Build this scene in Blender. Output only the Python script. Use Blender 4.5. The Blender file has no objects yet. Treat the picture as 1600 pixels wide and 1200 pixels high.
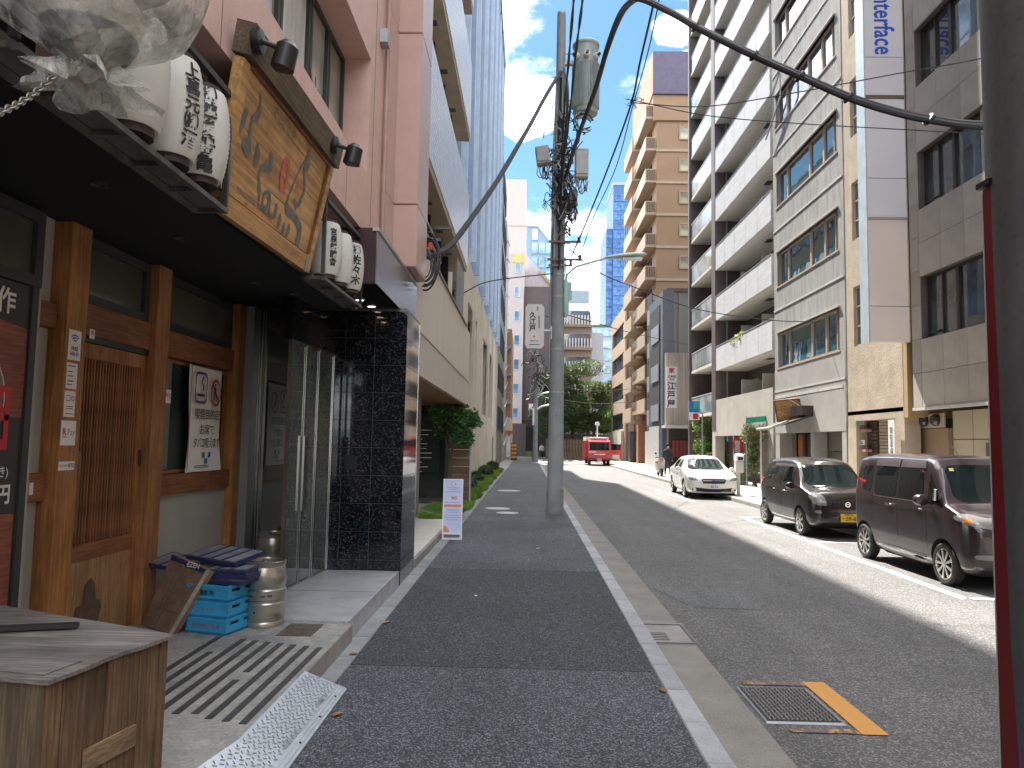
import bpy, bmesh, math, random
import numpy as np
from mathutils import Vector, Matrix
from mathutils.bvhtree import BVHTree
PI = math.pi
R = math.radians
random.seed(7)
scene = bpy.context.scene
C = scene.collection

# ------------------------------------------------------------------ camera
camd = bpy.data.cameras.new('camera')
camd.sensor_width = 36.0
camd.lens = 26.0
camd.clip_start = 0.05
camd.clip_end = 6000
cam = bpy.data.objects.new('camera', camd)
C.objects.link(cam)
cam.matrix_world = Matrix(((0.9996187817756728, -0.016575826076616788, 0.022080154690398833, 0.0),
                           (0.020698491450339675, -0.07934421722630208, -0.9966323633338552, 0.0),
                           (0.01827193730709489, 0.9967094547472815, -0.07897087516561062, 1.72),
                           (0, 0, 0, 1)))
scene.camera = cam

# ------------------------------------------------------------------ light
SUN = Vector((-0.209, 0.638, 1.0)).normalized()          # towards the sun
sd = bpy.data.lights.new('sun', 'SUN')
sd.energy = 3.8
sd.angle = R(0.6)
sd.color = (1.0, 0.945, 0.87)
sun = bpy.data.objects.new('sun', sd)
sun.rotation_euler = SUN.to_track_quat('Z', 'Y').to_euler()
sun.location = (0, 0, 60)
C.objects.link(sun)

world = bpy.data.worlds.new('World')
scene.world = world
world.use_nodes = True
wt = world.node_tree
wt.nodes.clear()
def wn(t, **k):
    n = wt.nodes.new(t)
    for a, b in k.items():
        setattr(n, a, b)
    return n
wo = wn('ShaderNodeOutputWorld')
bg = wn('ShaderNodeBackground')
bg.inputs['Strength'].default_value = 0.05
sky = wn('ShaderNodeTexSky')
sky.sky_type = 'NISHITA'
sky.sun_disc = False
sky.sun_elevation = math.asin(SUN.z)
sky.sun_rotation = math.atan2(SUN.x, SUN.y)
sky.air_density = 1.0
sky.dust_density = 0.3
sky.ozone_density = 1.5
tc = wn('ShaderNodeTexCoord')
def wmath(op, a, b=None):
    n = wn('ShaderNodeMath', operation=op)
    for i, v in enumerate((a, b)):
        if v is None: continue
        if isinstance(v, (int, float)): n.inputs[i].default_value = v
        else: wt.links.new(v, n.inputs[i])
    return n.outputs[0]
def wmix(fac, a, b):
    n = wn('ShaderNodeMix', data_type='RGBA')
    wt.links.new(fac, n.inputs[0])
    for s, v in ((6, a), (7, b)):
        if isinstance(v, tuple): n.inputs[s].default_value = v
        else: wt.links.new(v, n.inputs[s])
    return n.outputs[2]
sep = wn('ShaderNodeSeparateXYZ')
wt.links.new(tc.outputs['Generated'], sep.inputs[0])
zz = wmath('MAXIMUM', wmath('ADD', sep.outputs[2], 0.18), 0.05)
com = wn('ShaderNodeCombineXYZ')
wt.links.new(wmath('DIVIDE', sep.outputs[0], zz), com.inputs[0])
wt.links.new(wmath('DIVIDE', sep.outputs[1], zz), com.inputs[1])
nz = wn('ShaderNodeTexNoise', noise_dimensions='3D')
nz.inputs['Scale'].default_value = 1.7
nz.inputs['Detail'].default_value = 9
nz.inputs['Roughness'].default_value = 0.62
cofs = wn('ShaderNodeVectorMath', operation='ADD'); wt.links.new(com.outputs[0], cofs.inputs[0]); cofs.inputs[1].default_value = (3.1, 0.4, 0.0)
wt.links.new(cofs.outputs[0], nz.inputs['Vector'])
mr = wn('ShaderNodeMapRange', interpolation_type='SMOOTHSTEP')
mr.inputs['From Min'].default_value = 0.44
mr.inputs['From Max'].default_value = 0.62
wt.links.new(nz.outputs['Fac'], mr.inputs['Value'])
cl = mr.outputs[0]
nf = wn('ShaderNodeTexNoise')
nf.inputs['Scale'].default_value = 7
nf.inputs['Detail'].default_value = 8
nf.inputs['Roughness'].default_value = 0.6
wt.links.new(tc.outputs['Generated'], nf.inputs['Vector'])
fine = wmath('MULTIPLY', wmath('SUBTRACT', nf.outputs['Fac'], 0.5), 5.0)
# a few cumulus banks of their own: (direction, horizontal size, vertical size)
for d, sx, sz in (((-0.005, 0.966, 0.455), 0.05, 0.034), ((0.105, 0.992, 0.165), 0.05, 0.05), ((-0.09, 0.966, 0.47), 0.08, 0.045),
                  ((0.20, 0.964, 0.565), 0.05, 0.022), ((0.215, 0.964, 0.50), 0.02, 0.03),
                  ((-0.85, -0.2, 0.4), 0.3, 0.12), ((-0.8, 0.3, 0.55), 0.22, 0.12), ((-0.7, -0.6, 0.3), 0.3, 0.1),
                  ((0.8, -0.3, 0.5), 0.25, 0.12), ((0.2, -0.9, 0.35), 0.35, 0.12)):
    d = Vector(d).normalized()
    side = Vector((d.y, -d.x, 0)).normalized()
    up = side.cross(d)
    vs = wn('ShaderNodeVectorMath', operation='DOT_PRODUCT'); wt.links.new(tc.outputs['Generated'], vs.inputs[0]); vs.inputs[1].default_value = side / sx
    vu = wn('ShaderNodeVectorMath', operation='DOT_PRODUCT'); wt.links.new(tc.outputs['Generated'], vu.inputs[0]); vu.inputs[1].default_value = up / sz
    vd = wn('ShaderNodeVectorMath', operation='DOT_PRODUCT'); wt.links.new(tc.outputs['Generated'], vd.inputs[0]); vd.inputs[1].default_value = d
    u = vs.outputs['Value']; v = vu.outputs['Value']
    r2 = wmath('ADD', wmath('MULTIPLY', u, u), wmath('MULTIPLY', v, v))
    m = wmath('SUBTRACT', 0.9, r2)
    m = wmath('ADD', m, fine)
    m = wmath('MULTIPLY', wmath('MINIMUM', wmath('MAXIMUM', m, 0.0), 1.0), wmath('GREATER_THAN', vd.outputs['Value'], 0.2))
    cl = wmath('MAXIMUM', cl, m)
low = wn('ShaderNodeMapRange', interpolation_type='SMOOTHSTEP')
low.inputs['From Min'].default_value = 0.30
low.inputs['From Max'].default_value = -0.02
low.inputs['To Max'].default_value = 0.6
wt.links.new(sep.outputs[2], low.inputs['Value'])
SKYC = wn('ShaderNodeMix', data_type='RGBA'); SKYC.blend_type = 'MULTIPLY'
SKYC.inputs[0].default_value = 1.0
wt.links.new(sky.outputs[0], SKYC.inputs[6]); SKYC.inputs[7].default_value = (.66, .90, .88, 1)
hz = wmix(low.outputs[0], SKYC.outputs[2], (3.9, 5.0, 5.6, 1))
clc = wmix(cl, hz, (31.0, 31.4, 32.4, 1))
wt.links.new(clc, bg.inputs['Color'])
wt.links.new(bg.outputs[0], wo.inputs[0])

scene.view_settings.view_transform = 'Standard'
scene.view_settings.look = 'None'
scene.view_settings.gamma = 1.0
scene.view_settings.use_curve_mapping = False
scene.view_settings.exposure = 2.05
scene.render.engine = 'CYCLES'
scene.cycles.max_bounces = 8
scene.cycles.diffuse_bounces = 4
scene.cycles.glossy_bounces = 4
scene.cycles.transmission_bounces = 6
scene.cycles.transparent_max_bounces = 8
scene.cycles.use_denoising = True
scene.cycles.sample_clamp_indirect = 6.0
scene.cycles.caustics_reflective = False
scene.cycles.caustics_refractive = False

# ------------------------------------------------------------------ materials
MATS = {}
def lin(c):
    """sRGB 0-255 -> linear"""
    return tuple((v / 255 / 12.92) if v / 255 <= 0.04045 else ((v / 255 + 0.055) / 1.055) ** 2.4 for v in c)
class NT:
    def __init__(s, name):
        s.m = bpy.data.materials.new(name); s.m.use_nodes = True
        s.t = s.m.node_tree
        s.b = s.t.nodes['Principled BSDF']
        s.co = None
    def n(s, t, **k):
        n = s.t.nodes.new(t)
        for a, b in k.items(): setattr(n, a, b)
        return n
    def l(s, a, b): s.t.links.new(a, b)
    def coord(s):
        if s.co is None: s.co = s.n('ShaderNodeTexCoord').outputs['Object']
        return s.co
    def noise(s, scale, detail=4, rough=.55, stretch=None, out='Fac'):
        n = s.n('ShaderNodeTexNoise')
        n.inputs['Scale'].default_value = scale; n.inputs['Detail'].default_value = detail; n.inputs['Roughness'].default_value = rough
        v = s.coord()
        if stretch:
            mp = s.n('ShaderNodeMapping'); mp.inputs['Scale'].default_value = stretch
            s.l(v, mp.inputs[0]); v = mp.outputs[0]
        s.l(v, n.inputs['Vector'])
        return n.outputs[out]
    def ramp(s, f, a, b, lo=0.0, hi=1.0):
        n = s.n('ShaderNodeMapRange', interpolation_type='SMOOTHSTEP')
        n.inputs['From Min'].default_value = a; n.inputs['From Max'].default_value = b
        n.inputs['To Min'].default_value = lo; n.inputs['To Max'].default_value = hi
        s.l(f, n.inputs['Value']); return n.outputs[0]
    def mix(s, f, a, b, mode='MIX'):
        n = s.n('ShaderNodeMix', data_type='RGBA'); n.blend_type = mode
        if isinstance(f, (int, float)): n.inputs[0].default_value = f
        else: s.l(f, n.inputs[0])
        for i, v in ((6, a), (7, b)):
            if isinstance(v, tuple): n.inputs[i].default_value = v[:3] + (1,)
            else: s.l(v, n.inputs[i])
        return n.outputs[2]
    def mul(s, a, b):
        n = s.n('ShaderNodeMath', operation='MULTIPLY')
        for i, v in enumerate((a, b)):
            if isinstance(v, (int, float)): n.inputs[i].default_value = v
            else: s.l(v, n.inputs[i])
        return n.outputs[0]
    def bump(s, h, strength=.3, dist=.01):
        n = s.n('ShaderNodeBump'); n.inputs['Strength'].default_value = strength; n.inputs['Distance'].default_value = dist
        s.l(h, n.inputs['Height'])
        if s.b.inputs['Normal'].is_linked:
            s.l(s.b.inputs['Normal'].links[0].from_socket, n.inputs['Normal'])
        s.l(n.outputs[0], s.b.inputs['Normal'])
    def rnd(s, col, amt):
        oi = s.n('ShaderNodeObjectInfo')
        f = s.ramp(oi.outputs['Random'], 0, 1, 1 - amt, 1 + amt)
        h = s.n('ShaderNodeCombineColor')
        for i in range(3): s.l(f, h.inputs[i])
        return s.mix(1.0, col, h.outputs[0], 'MULTIPLY')
def mat(name, col, rough=.6, metal=0., var=.12, scale=3., bump=0., bscale=40., rnd=0., spec=.5, dirt=0., stretch=None, coat=0., emis=None, trans=0., alpha=1., ior=1.5, bdist=.01, fine=0.):
    if name in MATS: return MATS[name]
    k = NT(name)
    c = tuple(col)
    out = c
    if var > 0:
        f = k.noise(scale, 6, .6, stretch)
        out = k.mix(k.ramp(f, .25, .75), tuple(v * (1 - var) for v in c), tuple(min(1, v * (1 + var)) for v in c))
    if fine > 0:
        f2 = k.noise(160, 2, .5)
        out = k.mix(k.ramp(f2, .3, .7), tuple(v * (1 - fine) for v in (1, 1, 1)), (1, 1, 1), 'MIX') if out is None else k.mix(1.0, out, k.mix(k.ramp(f2, .3, .7), (1 - fine,) * 3, (1 + fine,) * 3), 'MULTIPLY')
    if dirt > 0:
        f3 = k.noise(scale * .4, 8, .7, (1, 1, .25))
        out = k.mix(k.ramp(f3, .5, .8, 0, dirt), out, tuple(v * .45 for v in c))
    if rnd > 0:
        out = k.rnd(out, rnd)
    if isinstance(out, tuple): k.b.inputs['Base Color'].default_value = out + (1,)
    else: k.l(out, k.b.inputs['Base Color'])
    k.b.inputs['Roughness'].default_value = rough
    k.b.inputs['Metallic'].default_value = metal
    k.b.inputs['Specular IOR Level'].default_value = spec
    k.b.inputs['IOR'].default_value = ior
    k.b.inputs['Coat Weight'].default_value = coat
    k.b.inputs['Coat Roughness'].default_value = .04
    k.b.inputs['Transmission Weight'].default_value = trans
    k.b.inputs['Alpha'].default_value = alpha
    if emis:
        k.b.inputs['Emission Color'].default_value = tuple(emis[:3]) + (1,); k.b.inputs['Emission Strength'].default_value = emis[3]
    if bump > 0:
        k.bump(k.noise(bscale, 4, .6, stretch), bump, bdist)
    MATS[name] = k.m
    return k.m
def wood(name, a, b, axis='z', scale=9, rough=.6, bump=.25, rnd=.08, ring=14):
    if name in MATS: return MATS[name]
    k = NT(name)
    st = {'x': (.12, 1, 1), 'y': (1, .12, 1), 'z': (1, 1, .12)}[axis]
    f = k.noise(scale, 8, .65, st)
    g = k.noise(scale * ring, 3, .6, tuple(.04 if v < 1 else 1 for v in st))
    c = k.mix(k.ramp(f, .3, .7), tuple(a), tuple(b))
    c = k.mix(k.ramp(g, .35, .65, .0, .6), c, tuple(v * .4 for v in a))
    c = k.mix(1.0, c, k.mix(k.ramp(k.noise(1.7, 7, .7), .35, .65), (.72, .70, .68), (1.08, 1.08, 1.08)), 'MULTIPLY')
    kn = k.noise(3.1, 3, .5)
    c = k.mix(k.ramp(kn, .66, .74, 0, .6), c, tuple(v * .35 for v in a))
    c = k.rnd(c, rnd)
    k.l(c, k.b.inputs['Base Color'])
    k.b.inputs['Roughness'].default_value = rough
    k.bump(g, bump, .004)
    MATS[name] = k.m
    return k.m
def asphalt(name, col, light=.35, sc=120, bump=.6, patch=.15, stone=.25):
    if name in MATS: return MATS[name]
    k = NT(name)
    v = k.n('ShaderNodeTexVoronoi'); v.inputs['Scale'].default_value = sc; k.l(k.coord(), v.inputs['Vector'])
    sepc = k.n('ShaderNodeSeparateColor'); k.l(v.outputs['Color'], sepc.inputs[0])
    st = k.ramp(sepc.outputs[0], .55, 1.0)
    c = k.mix(st, tuple(x * .62 for x in col), tuple(min(1, x * (1 + light * 3)) for x in col))
    rare = k.ramp(sepc.outputs[1], .94, .97, 0, stone)
    c = k.mix(rare, c, (.42, .42, .42))
    big = k.noise(.55, 5, .6)
    c = k.mix(1.0, c, k.mix(k.ramp(big, .3, .7), (1 - patch,) * 3, (1 + patch,) * 3), 'MULTIPLY')
    lng = k.noise(1.3, 5, .65, (1, .12, 1))
    c = k.mix(1.0, c, k.mix(k.ramp(lng, .35, .65), (.90,) * 3, (1.08,) * 3), 'MULTIPLY')
    spot_ = k.noise(3.3, 3, .5)
    c = k.mix(k.ramp(spot_, .68, .76, 0, .25), c, tuple(x * .5 for x in col))
    mid = k.noise(6, 4, .6)
    c = k.mix(1.0, c, k.mix(k.ramp(mid, .3, .7), (.93,) * 3, (1.07,) * 3), 'MULTIPLY')
    k.l(c, k.b.inputs['Base Color'])
    k.b.inputs['Roughness'].default_value = .82
    k.bump(v.outputs['Distance'], bump, .006)
    MATS[name] = k.m
    return k.m
def glassy(name, col, rough=.02, ior=1.9, wav=.03, spec=.8, metal=0., rnd=.25, wscale=.8):
    """far window pane: dark room behind a reflecting sheet"""
    if name in MATS: return MATS[name]
    k = NT(name)
    c = k.mix(k.ramp(k.noise(.7, 2, .5), .35, .65), tuple(v * .6 for v in col), tuple(v * 1.3 for v in col))
    c = k.rnd(c, rnd)
    k.l(c, k.b.inputs['Base Color'])
    k.b.inputs['Roughness'].default_value = rough
    k.b.inputs['IOR'].default_value = ior
    k.b.inputs['Specular IOR Level'].default_value = spec
    k.b.inputs['Metallic'].default_value = metal
    if wav: k.bump(k.noise(wscale, 2, .5), wav, .1)
    MATS[name] = k.m
    return k.m
def clear_glass(name, tint=(.8, .88, .86), alpha=.3, rough=.01, ior=1.5):
    """thin sheet: fresnel reflection over see-through"""
    if name in MATS: return MATS[name]
    k = NT(name)
    out = [n for n in k.t.nodes if n.type == 'OUTPUT_MATERIAL'][0]
    tr = k.n('ShaderNodeBsdfTransparent'); tr.inputs[0].default_value = tint + (1,)
    gl = k.n('ShaderNodeBsdfGlossy'); gl.inputs['Roughness'].default_value = rough
    fr = k.n('ShaderNodeFresnel'); fr.inputs[0].default_value = ior
    ms = k.n('ShaderNodeMixShader'); k.l(fr.outputs[0], ms.inputs[0]); k.l(tr.outputs[0], ms.inputs[1]); k.l(gl.outputs[0], ms.inputs[2])
    k.l(ms.outputs[0], out.inputs[0])
    MATS[name] = k.m
    return k.m

# ------------------------------------------------------------------ mesh helpers
class MB:
    def __init__(s): s.v = []; s.f = []; s.m = []
    def add(s, vs, fs, m=0):
        o = len(s.v); s.v += [tuple(p) for p in vs]
        s.f += [tuple(i + o for i in f) for f in fs]; s.m += [m] * len(fs)
        return s
    def quad(s, a, b, c, d, m=0): return s.add([a, b, c, d], [(0, 1, 2, 3)], m)
    def box(s, x0, x1, y0, y1, z0, z1, m=0, bev=0):
        if x1 < x0: x0, x1 = x1, x0
        if y1 < y0: y0, y1 = y1, y0
        if z1 < z0: z0, z1 = z1, z0
        if bev <= 0 or min(x1 - x0, y1 - y0, z1 - z0) < 2.2 * bev:
            vs = [(x, y, z) for z in (z0, z1) for y in (y0, y1) for x in (x0, x1)]
            return s.add(vs, [(0, 2, 3, 1), (4, 5, 7, 6), (0, 1, 5, 4), (2, 6, 7, 3), (0, 4, 6, 2), (1, 3, 7, 5)], m)
        bm = bmesh.new()
        bmesh.ops.create_cube(bm, size=1)
        for q in bm.verts:
            q.co = Vector(((x0 + x1) / 2 + q.co.x * (x1 - x0), (y0 + y1) / 2 + q.co.y * (y1 - y0), (z0 + z1) / 2 + q.co.z * (z1 - z0)))
        bmesh.ops.bevel(bm, geom=bm.edges[:], offset=bev, segments=1, affect='EDGES')
        bm.verts.index_update()
        s.add([q.co[:] for q in bm.verts], [[q.index for q in f.verts] for f in bm.faces], m)
        bm.free(); return s
    def prism(s, pts, axis, a, b, m=0):
        """extrude 2-D polygon pts along axis from a to b. axis x: pts=(y,z); y: (x,z); z: (x,y)"""
        n = len(pts)
        def P(p, t): return {'x': (t, p[0], p[1]), 'y': (p[0], t, p[1]), 'z': (p[0], p[1], t)}[axis]
        vs = [P(p, a) for p in pts] + [P(p, b) for p in pts]
        fs = [tuple(range(n))[::-1], tuple(range(n, 2 * n))] + [(i, (i + 1) % n, n + (i + 1) % n, n + i) for i in range(n)]
        return s.add(vs, fs, m)
    def xf(s, M, start=0):
        for i in range(start, len(s.v)): s.v[i] = tuple(M @ Vector(s.v[i]))
        return s
    def cyl(s, p, q, r, n=12, r2=None, m=0, cap=True):
        return s.tube([p, q], [r, r if r2 is None else r2], n, m, cap)
    def tube(s, pts, r, n=8, m=0, cap=True):
        pts = [Vector(p) for p in pts]; k = len(pts)
        rr = r if isinstance(r, (list, tuple)) else [r] * k
        o = len(s.v); u = None
        for i, p in enumerate(pts):
            t = (pts[min(i + 1, k - 1)] - pts[max(i - 1, 0)])
            if t.length < 1e-9: t = Vector((0, 0, 1))
            t.normalize()
            if u is None: u = t.orthogonal().normalized()
            else:
                u = u - t * u.dot(t)
                u = u.normalized() if u.length > 1e-6 else t.orthogonal().normalized()
            w = t.cross(u)
            for j in range(n):
                a = 2 * PI * j / n
                s.v.append(tuple(p + (u * math.cos(a) + w * math.sin(a)) * rr[i]))
        for i in range(k - 1):
            for j in range(n):
                s.f.append((o + i * n + j, o + i * n + (j + 1) % n, o + (i + 1) * n + (j + 1) % n, o + (i + 1) * n + j)); s.m.append(m)
        if cap:
            s.f.append(tuple(o + j for j in range(n))[::-1]); s.m.append(m)
            s.f.append(tuple(o + (k - 1) * n + j for j in range(n))); s.m.append(m)
        return s
    def lathe(s, prof, c=(0, 0, 0), n=24, axis='z', m=0, cap=True):
        o = len(s.v)
        for r, z in prof:
            for j in range(n):
                a = 2 * PI * j / n; x, y = r * math.cos(a), r * math.sin(a)
                s.v.append({'z': (c[0] + x, c[1] + y, c[2] + z), 'x': (c[0] + z, c[1] + x, c[2] + y), 'y': (c[0] + x, c[1] + z, c[2] + y)}[axis])
        k = len(prof)
        for i in range(k - 1):
            for j in range(n):
                s.f.append((o + i * n + j, o + i * n + (j + 1) % n, o + (i + 1) * n + (j + 1) % n, o + (i + 1) * n + j)); s.m.append(m)
        if cap:
            s.f.append(tuple(o + j for j in range(n))[::-1]); s.m.append(m)
            s.f.append(tuple(o + (k - 1) * n + j for j in range(n))); s.m.append(m)
        return s
    def mesh(s, name, mats, smooth=False):
        me = bpy.data.meshes.new(name)
        me.from_pydata(s.v, [], s.f)
        for mm in (mats if isinstance(mats, (list, tuple)) else [mats]): me.materials.append(mm)
        if any(s.m): me.polygons.foreach_set('material_index', s.m)
        if smooth: me.polygons.foreach_set('use_smooth', [True] * len(s.f))
        me.update()
        return me
def setp(o, label=None, cat=None, group=None, kind=None):
    if label: o['label'] = label
    if cat: o['category'] = cat
    if group: o['group'] = group
    if kind: o['kind'] = kind
    return o
def link(name, me, parent=None, loc=None, rotz=None, **k):
    o = bpy.data.objects.new(name, me); C.objects.link(o)
    if parent is not None:
        o.parent = parent
        if parent.type == 'EMPTY' and parent.get('_w') is None:
            o.matrix_parent_inverse = parent.matrix_basis.inverted()
    if loc is not None: o.location = loc
    if rotz is not None: o.rotation_euler.z = rotz
    setp(o, **k)
    return o
def mk(name, mb, mats, parent=None, smooth=False, loc=None, rotz=None, **k):
    me = mb.mesh(name, mats, smooth)
    if smooth:
        try: me.set_sharp_from_angle(angle=R(38))
        except Exception: pass
    return link(name, me, parent, loc, rotz, **k)
def thing(name, loc, label, cat, group=None):
    o = bpy.data.objects.new(name, None); C.objects.link(o)
    o.location = loc; o.empty_display_size = .2
    return setp(o, label, cat, group)
def box(name, x0, x1, y0, y1, z0, z1, m, parent=None, bev=0, **k):
    return mk(name, MB().box(x0, x1, y0, y1, z0, z1, 0, bev), m, parent, **k)
def copy_tree(o, parent=None):
    c = o.copy(); C.objects.link(c)
    if parent is not None: c.parent = parent; c.matrix_parent_inverse = o.matrix_parent_inverse.copy()
    for ch in list(o.children): copy_tree(ch, c)
    return c
FACES = {'+x': (Vector((0, 1, 0)), Vector((0, 0, 1))), '-x': (Vector((0, -1, 0)), Vector((0, 0, 1))), '-y': (Vector((1, 0, 0)), Vector((0, 0, 1))),
         'down': (Vector((0, 0, -1)), Vector((1, 0, 0))), 'top': (Vector((0, 1, 0)), Vector((-1, 0, 0)))}
TEXTC = {}
def text(body, size, loc, face, m, parent=None, bold=.012, width=1., ls=1., name='lettering', M=None, ext=.0008, align='CENTER', vertical=False):
    if vertical: body = '\n'.join(body)
    key = (body, bold, ls, ext, align)
    if key not in TEXTC:
        c = bpy.data.curves.new('t', 'FONT'); c.body = body; c.size = 1; c.resolution_u = 2; c.offset = bold
        c.align_x = align; c.align_y = 'CENTER'; c.space_line = ls * .98; c.extrude = ext
        o = bpy.data.objects.new('t', c); C.objects.link(o)
        dg = bpy.context.evaluated_depsgraph_get()
        me = bpy.data.meshes.new_from_object(o.evaluated_get(dg))
        bpy.data.objects.remove(o); bpy.data.curves.remove(c)
        TEXTC[key] = me
    me = TEXTC[key].copy(); me.name = name
    if M is None:
        xa, ya = FACES[face]
        za = xa.cross(ya)
        M = Matrix((xa, ya, za)).transposed().to_4x4()
        M.translation = Vector(loc) + za * .002
    me.transform(M @ Matrix.Diagonal((size * width, size, size, 1)))
    me.materials.clear(); me.materials.append(m)
    return link(name, me, parent)
def wall(mb, P, w, h, t, holes, m=0):
    """wall panel with openings. P(u,v,d)->xyz ; holes (u0,u1,v0,v1)"""
    us = sorted({0, w} | {q for hh in holes for q in hh[:2] if 0 < q < w})
    vs = sorted({0, h} | {q for hh in holes for q in hh[2:] if 0 < q < h})
    for j in range(len(vs) - 1):
        i = 0
        while i < len(us) - 1:
            def hole(i):
                cu, cv = (us[i] + us[i + 1]) / 2, (vs[j] + vs[j + 1]) / 2
                return any(a < cu < b and c < cv < d for a, b, c, d in holes)
            if hole(i): i += 1; continue
            k = i
            while k + 1 < len(us) - 1 and not hole(k + 1): k += 1
            a, b, c, d = us[i], us[k + 1], vs[j], vs[j + 1]
            q = [P(x, y, z) for z in (0, t) for y in (c, d) for x in (a, b)]
            mb.add(q, [(0, 1, 3, 2), (4, 6, 7, 5), (0, 4, 5, 1), (2, 3, 7, 6), (0, 2, 6, 4), (1, 5, 7, 3)], m)
            i = k + 1
    return mb
WIN = {}
def window(parent, c, w, h, face, frame, glass, cols=1, rows=1, fw=.06, depth=.08, name='window', pname='pane', sub=None, dens=None):
    """frame mesh + pane child, centre c, facing direction face"""
    key = (round(w, 3), round(h, 3), cols, rows, fw, depth, frame.name, glass.name, sub)
    if key not in WIN:
        a = MB()
        x0, x1, z0, z1 = -w / 2, w / 2, -h / 2, h / 2
        a.box(x0, x1, 0, depth, z0, z0 + fw); a.box(x0, x1, 0, depth, z1 - fw, z1)
        a.box(x0, x0 + fw, 0, depth, z0 + fw, z1 - fw); a.box(x1 - fw, x1, 0, depth, z0 + fw, z1 - fw)
        xs = [x0 + w * i / cols for i in range(1, cols)] if sub is None else [x0 + w * q for q in sub]
        for x in xs: a.box(x - fw * .4, x + fw * .4, .004, depth - .004, z0 + fw, z1 - fw)
        for i in range(1, rows): z = z0 + h * i / rows; a.box(x0 + fw, x1 - fw, .006, depth - .008, z - fw * .35, z + fw * .35)
        b = MB().quad((x0 + fw, depth * .6, z0 + fw), (x1 - fw, depth * .6, z0 + fw), (x1 - fw, depth * .6, z1 - fw), (x0 + fw, depth * .6, z1 - fw))
        WIN[key] = (a.mesh(name, frame), b.mesh(pname, glass))
    fm, gm = WIN[key]
    rz = {'-y': 0, '-x': -PI / 2, '+x': PI / 2, '+y': PI}[face]
    o = link(name, fm, parent, c, rz)
    g = link(pname, gm, o)
    return o
def leaves(name, blobs, n, size, mats, parent=None, seed=1, flat=.0, **k):
    """many small leaf faces through the crown's volume. blobs: (cx,cy,cz,rx,ry,rz)"""
    rs = np.random.RandomState(seed)
    B = np.array(blobs, float)
    wgt = (B[:, 3] * B[:, 4] * B[:, 5]) ** (.8); wgt /= wgt.sum()
    idx = rs.choice(len(B), n, p=wgt)
    d = rs.normal(size=(n, 3)); d /= np.linalg.norm(d, axis=1)[:, None]
    rad = rs.uniform(.25, 1, n) ** .45
    # sub clumps
    P = B[idx, :3] + d * rad[:, None] * B[idx, 3:]
    nc = max(6, n // 60)
    cc = P[rs.choice(n, nc)]
    near = rs.randint(0, nc, n)
    pull = rs.rand(n) < .0
    P = P + rs.normal(size=(n, 3)) * size * .6
    a = rs.normal(size=(n, 3)); a[:, 2] *= (1 - flat); a /= np.linalg.norm(a, axis=1)[:, None]
    b = np.cross(a, rs.normal(size=(n, 3))); b /= np.linalg.norm(b, axis=1)[:, None]
    s = size * rs.uniform(.6, 1.3, n)[:, None]
    V = np.stack([P - a * s, P + b * s * .45, P + a * s, P - b * s * .45], 1).reshape(-1, 3)
    me = bpy.data.meshes.new(name)
    me.vertices.add(4 * n); me.vertices.foreach_set('co', V.astype(np.float32).ravel())
    me.loops.add(4 * n); me.loops.foreach_set('vertex_index', np.arange(4 * n, dtype=np.int32))
    me.polygons.add(n); me.polygons.foreach_set('loop_start', np.arange(0, 4 * n, 4, dtype=np.int32)); me.polygons.foreach_set('loop_total', np.full(n, 4, np.int32))
    mats = mats if isinstance(mats, (list, tuple)) else [mats]
    for m in mats: me.materials.append(m)
    me.polygons.foreach_set('material_index', rs.randint(0, len(mats), n).astype(np.int32))
    me.update(calc_edges=True)
    return link(name, me, parent, **k)
def leafmat(name, col, tl=.35):
    if name in MATS: return MATS[name]
    k = NT(name)
    c = k.mix(k.ramp(k.noise(1.3, 3, .6), .3, .7), tuple(v * .65 for v in col), tuple(v * 1.4 for v in col))
    k.l(c, k.b.inputs['Base Color']); k.b.inputs['Roughness'].default_value = .5
    tr = k.n('ShaderNodeBsdfTranslucent'); k.l(c, tr.inputs[0])
    ms = k.n('ShaderNodeMixShader'); ms.inputs[0].default_value = tl
    out = [n for n in k.t.nodes if n.type == 'OUTPUT_MATERIAL'][0]
    k.l(k.b.outputs[0], ms.inputs[1]); k.l(tr.outputs[0], ms.inputs[2]); k.l(ms.outputs[0], out.inputs[0])
    MATS[name] = k.m
    return k.m
def trunk(name, pts, radii, m, parent): return mk(name, MB().tube(pts, radii, 8), m, parent, smooth=True)
def cable(name, pts, r, m, label, cat='cable', group=None, n=8, seg=8):
    """smooth curve through pts"""
    P = [Vector(p) for p in pts]
    Q = [P[0] * 2 - P[1]] + P + [P[-1] * 2 - P[-2]]
    out = []
    for i in range(1, len(Q) - 2):
        for j in range(seg):
            t = j / seg; a, b, c, d = Q[i - 1], Q[i], Q[i + 1], Q[i + 2]
            out.append(.5 * ((2 * b) + (c - a) * t + (2 * a - 5 * b + 4 * c - d) * t * t + (3 * b - 3 * c + d - a) * t ** 3))
    out.append(P[-1])
    mb = MB().tube(out, r, n)
    return mb if name is None else mk(name, mb, m, smooth=True, label=label, cat=cat, group=group)
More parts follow.
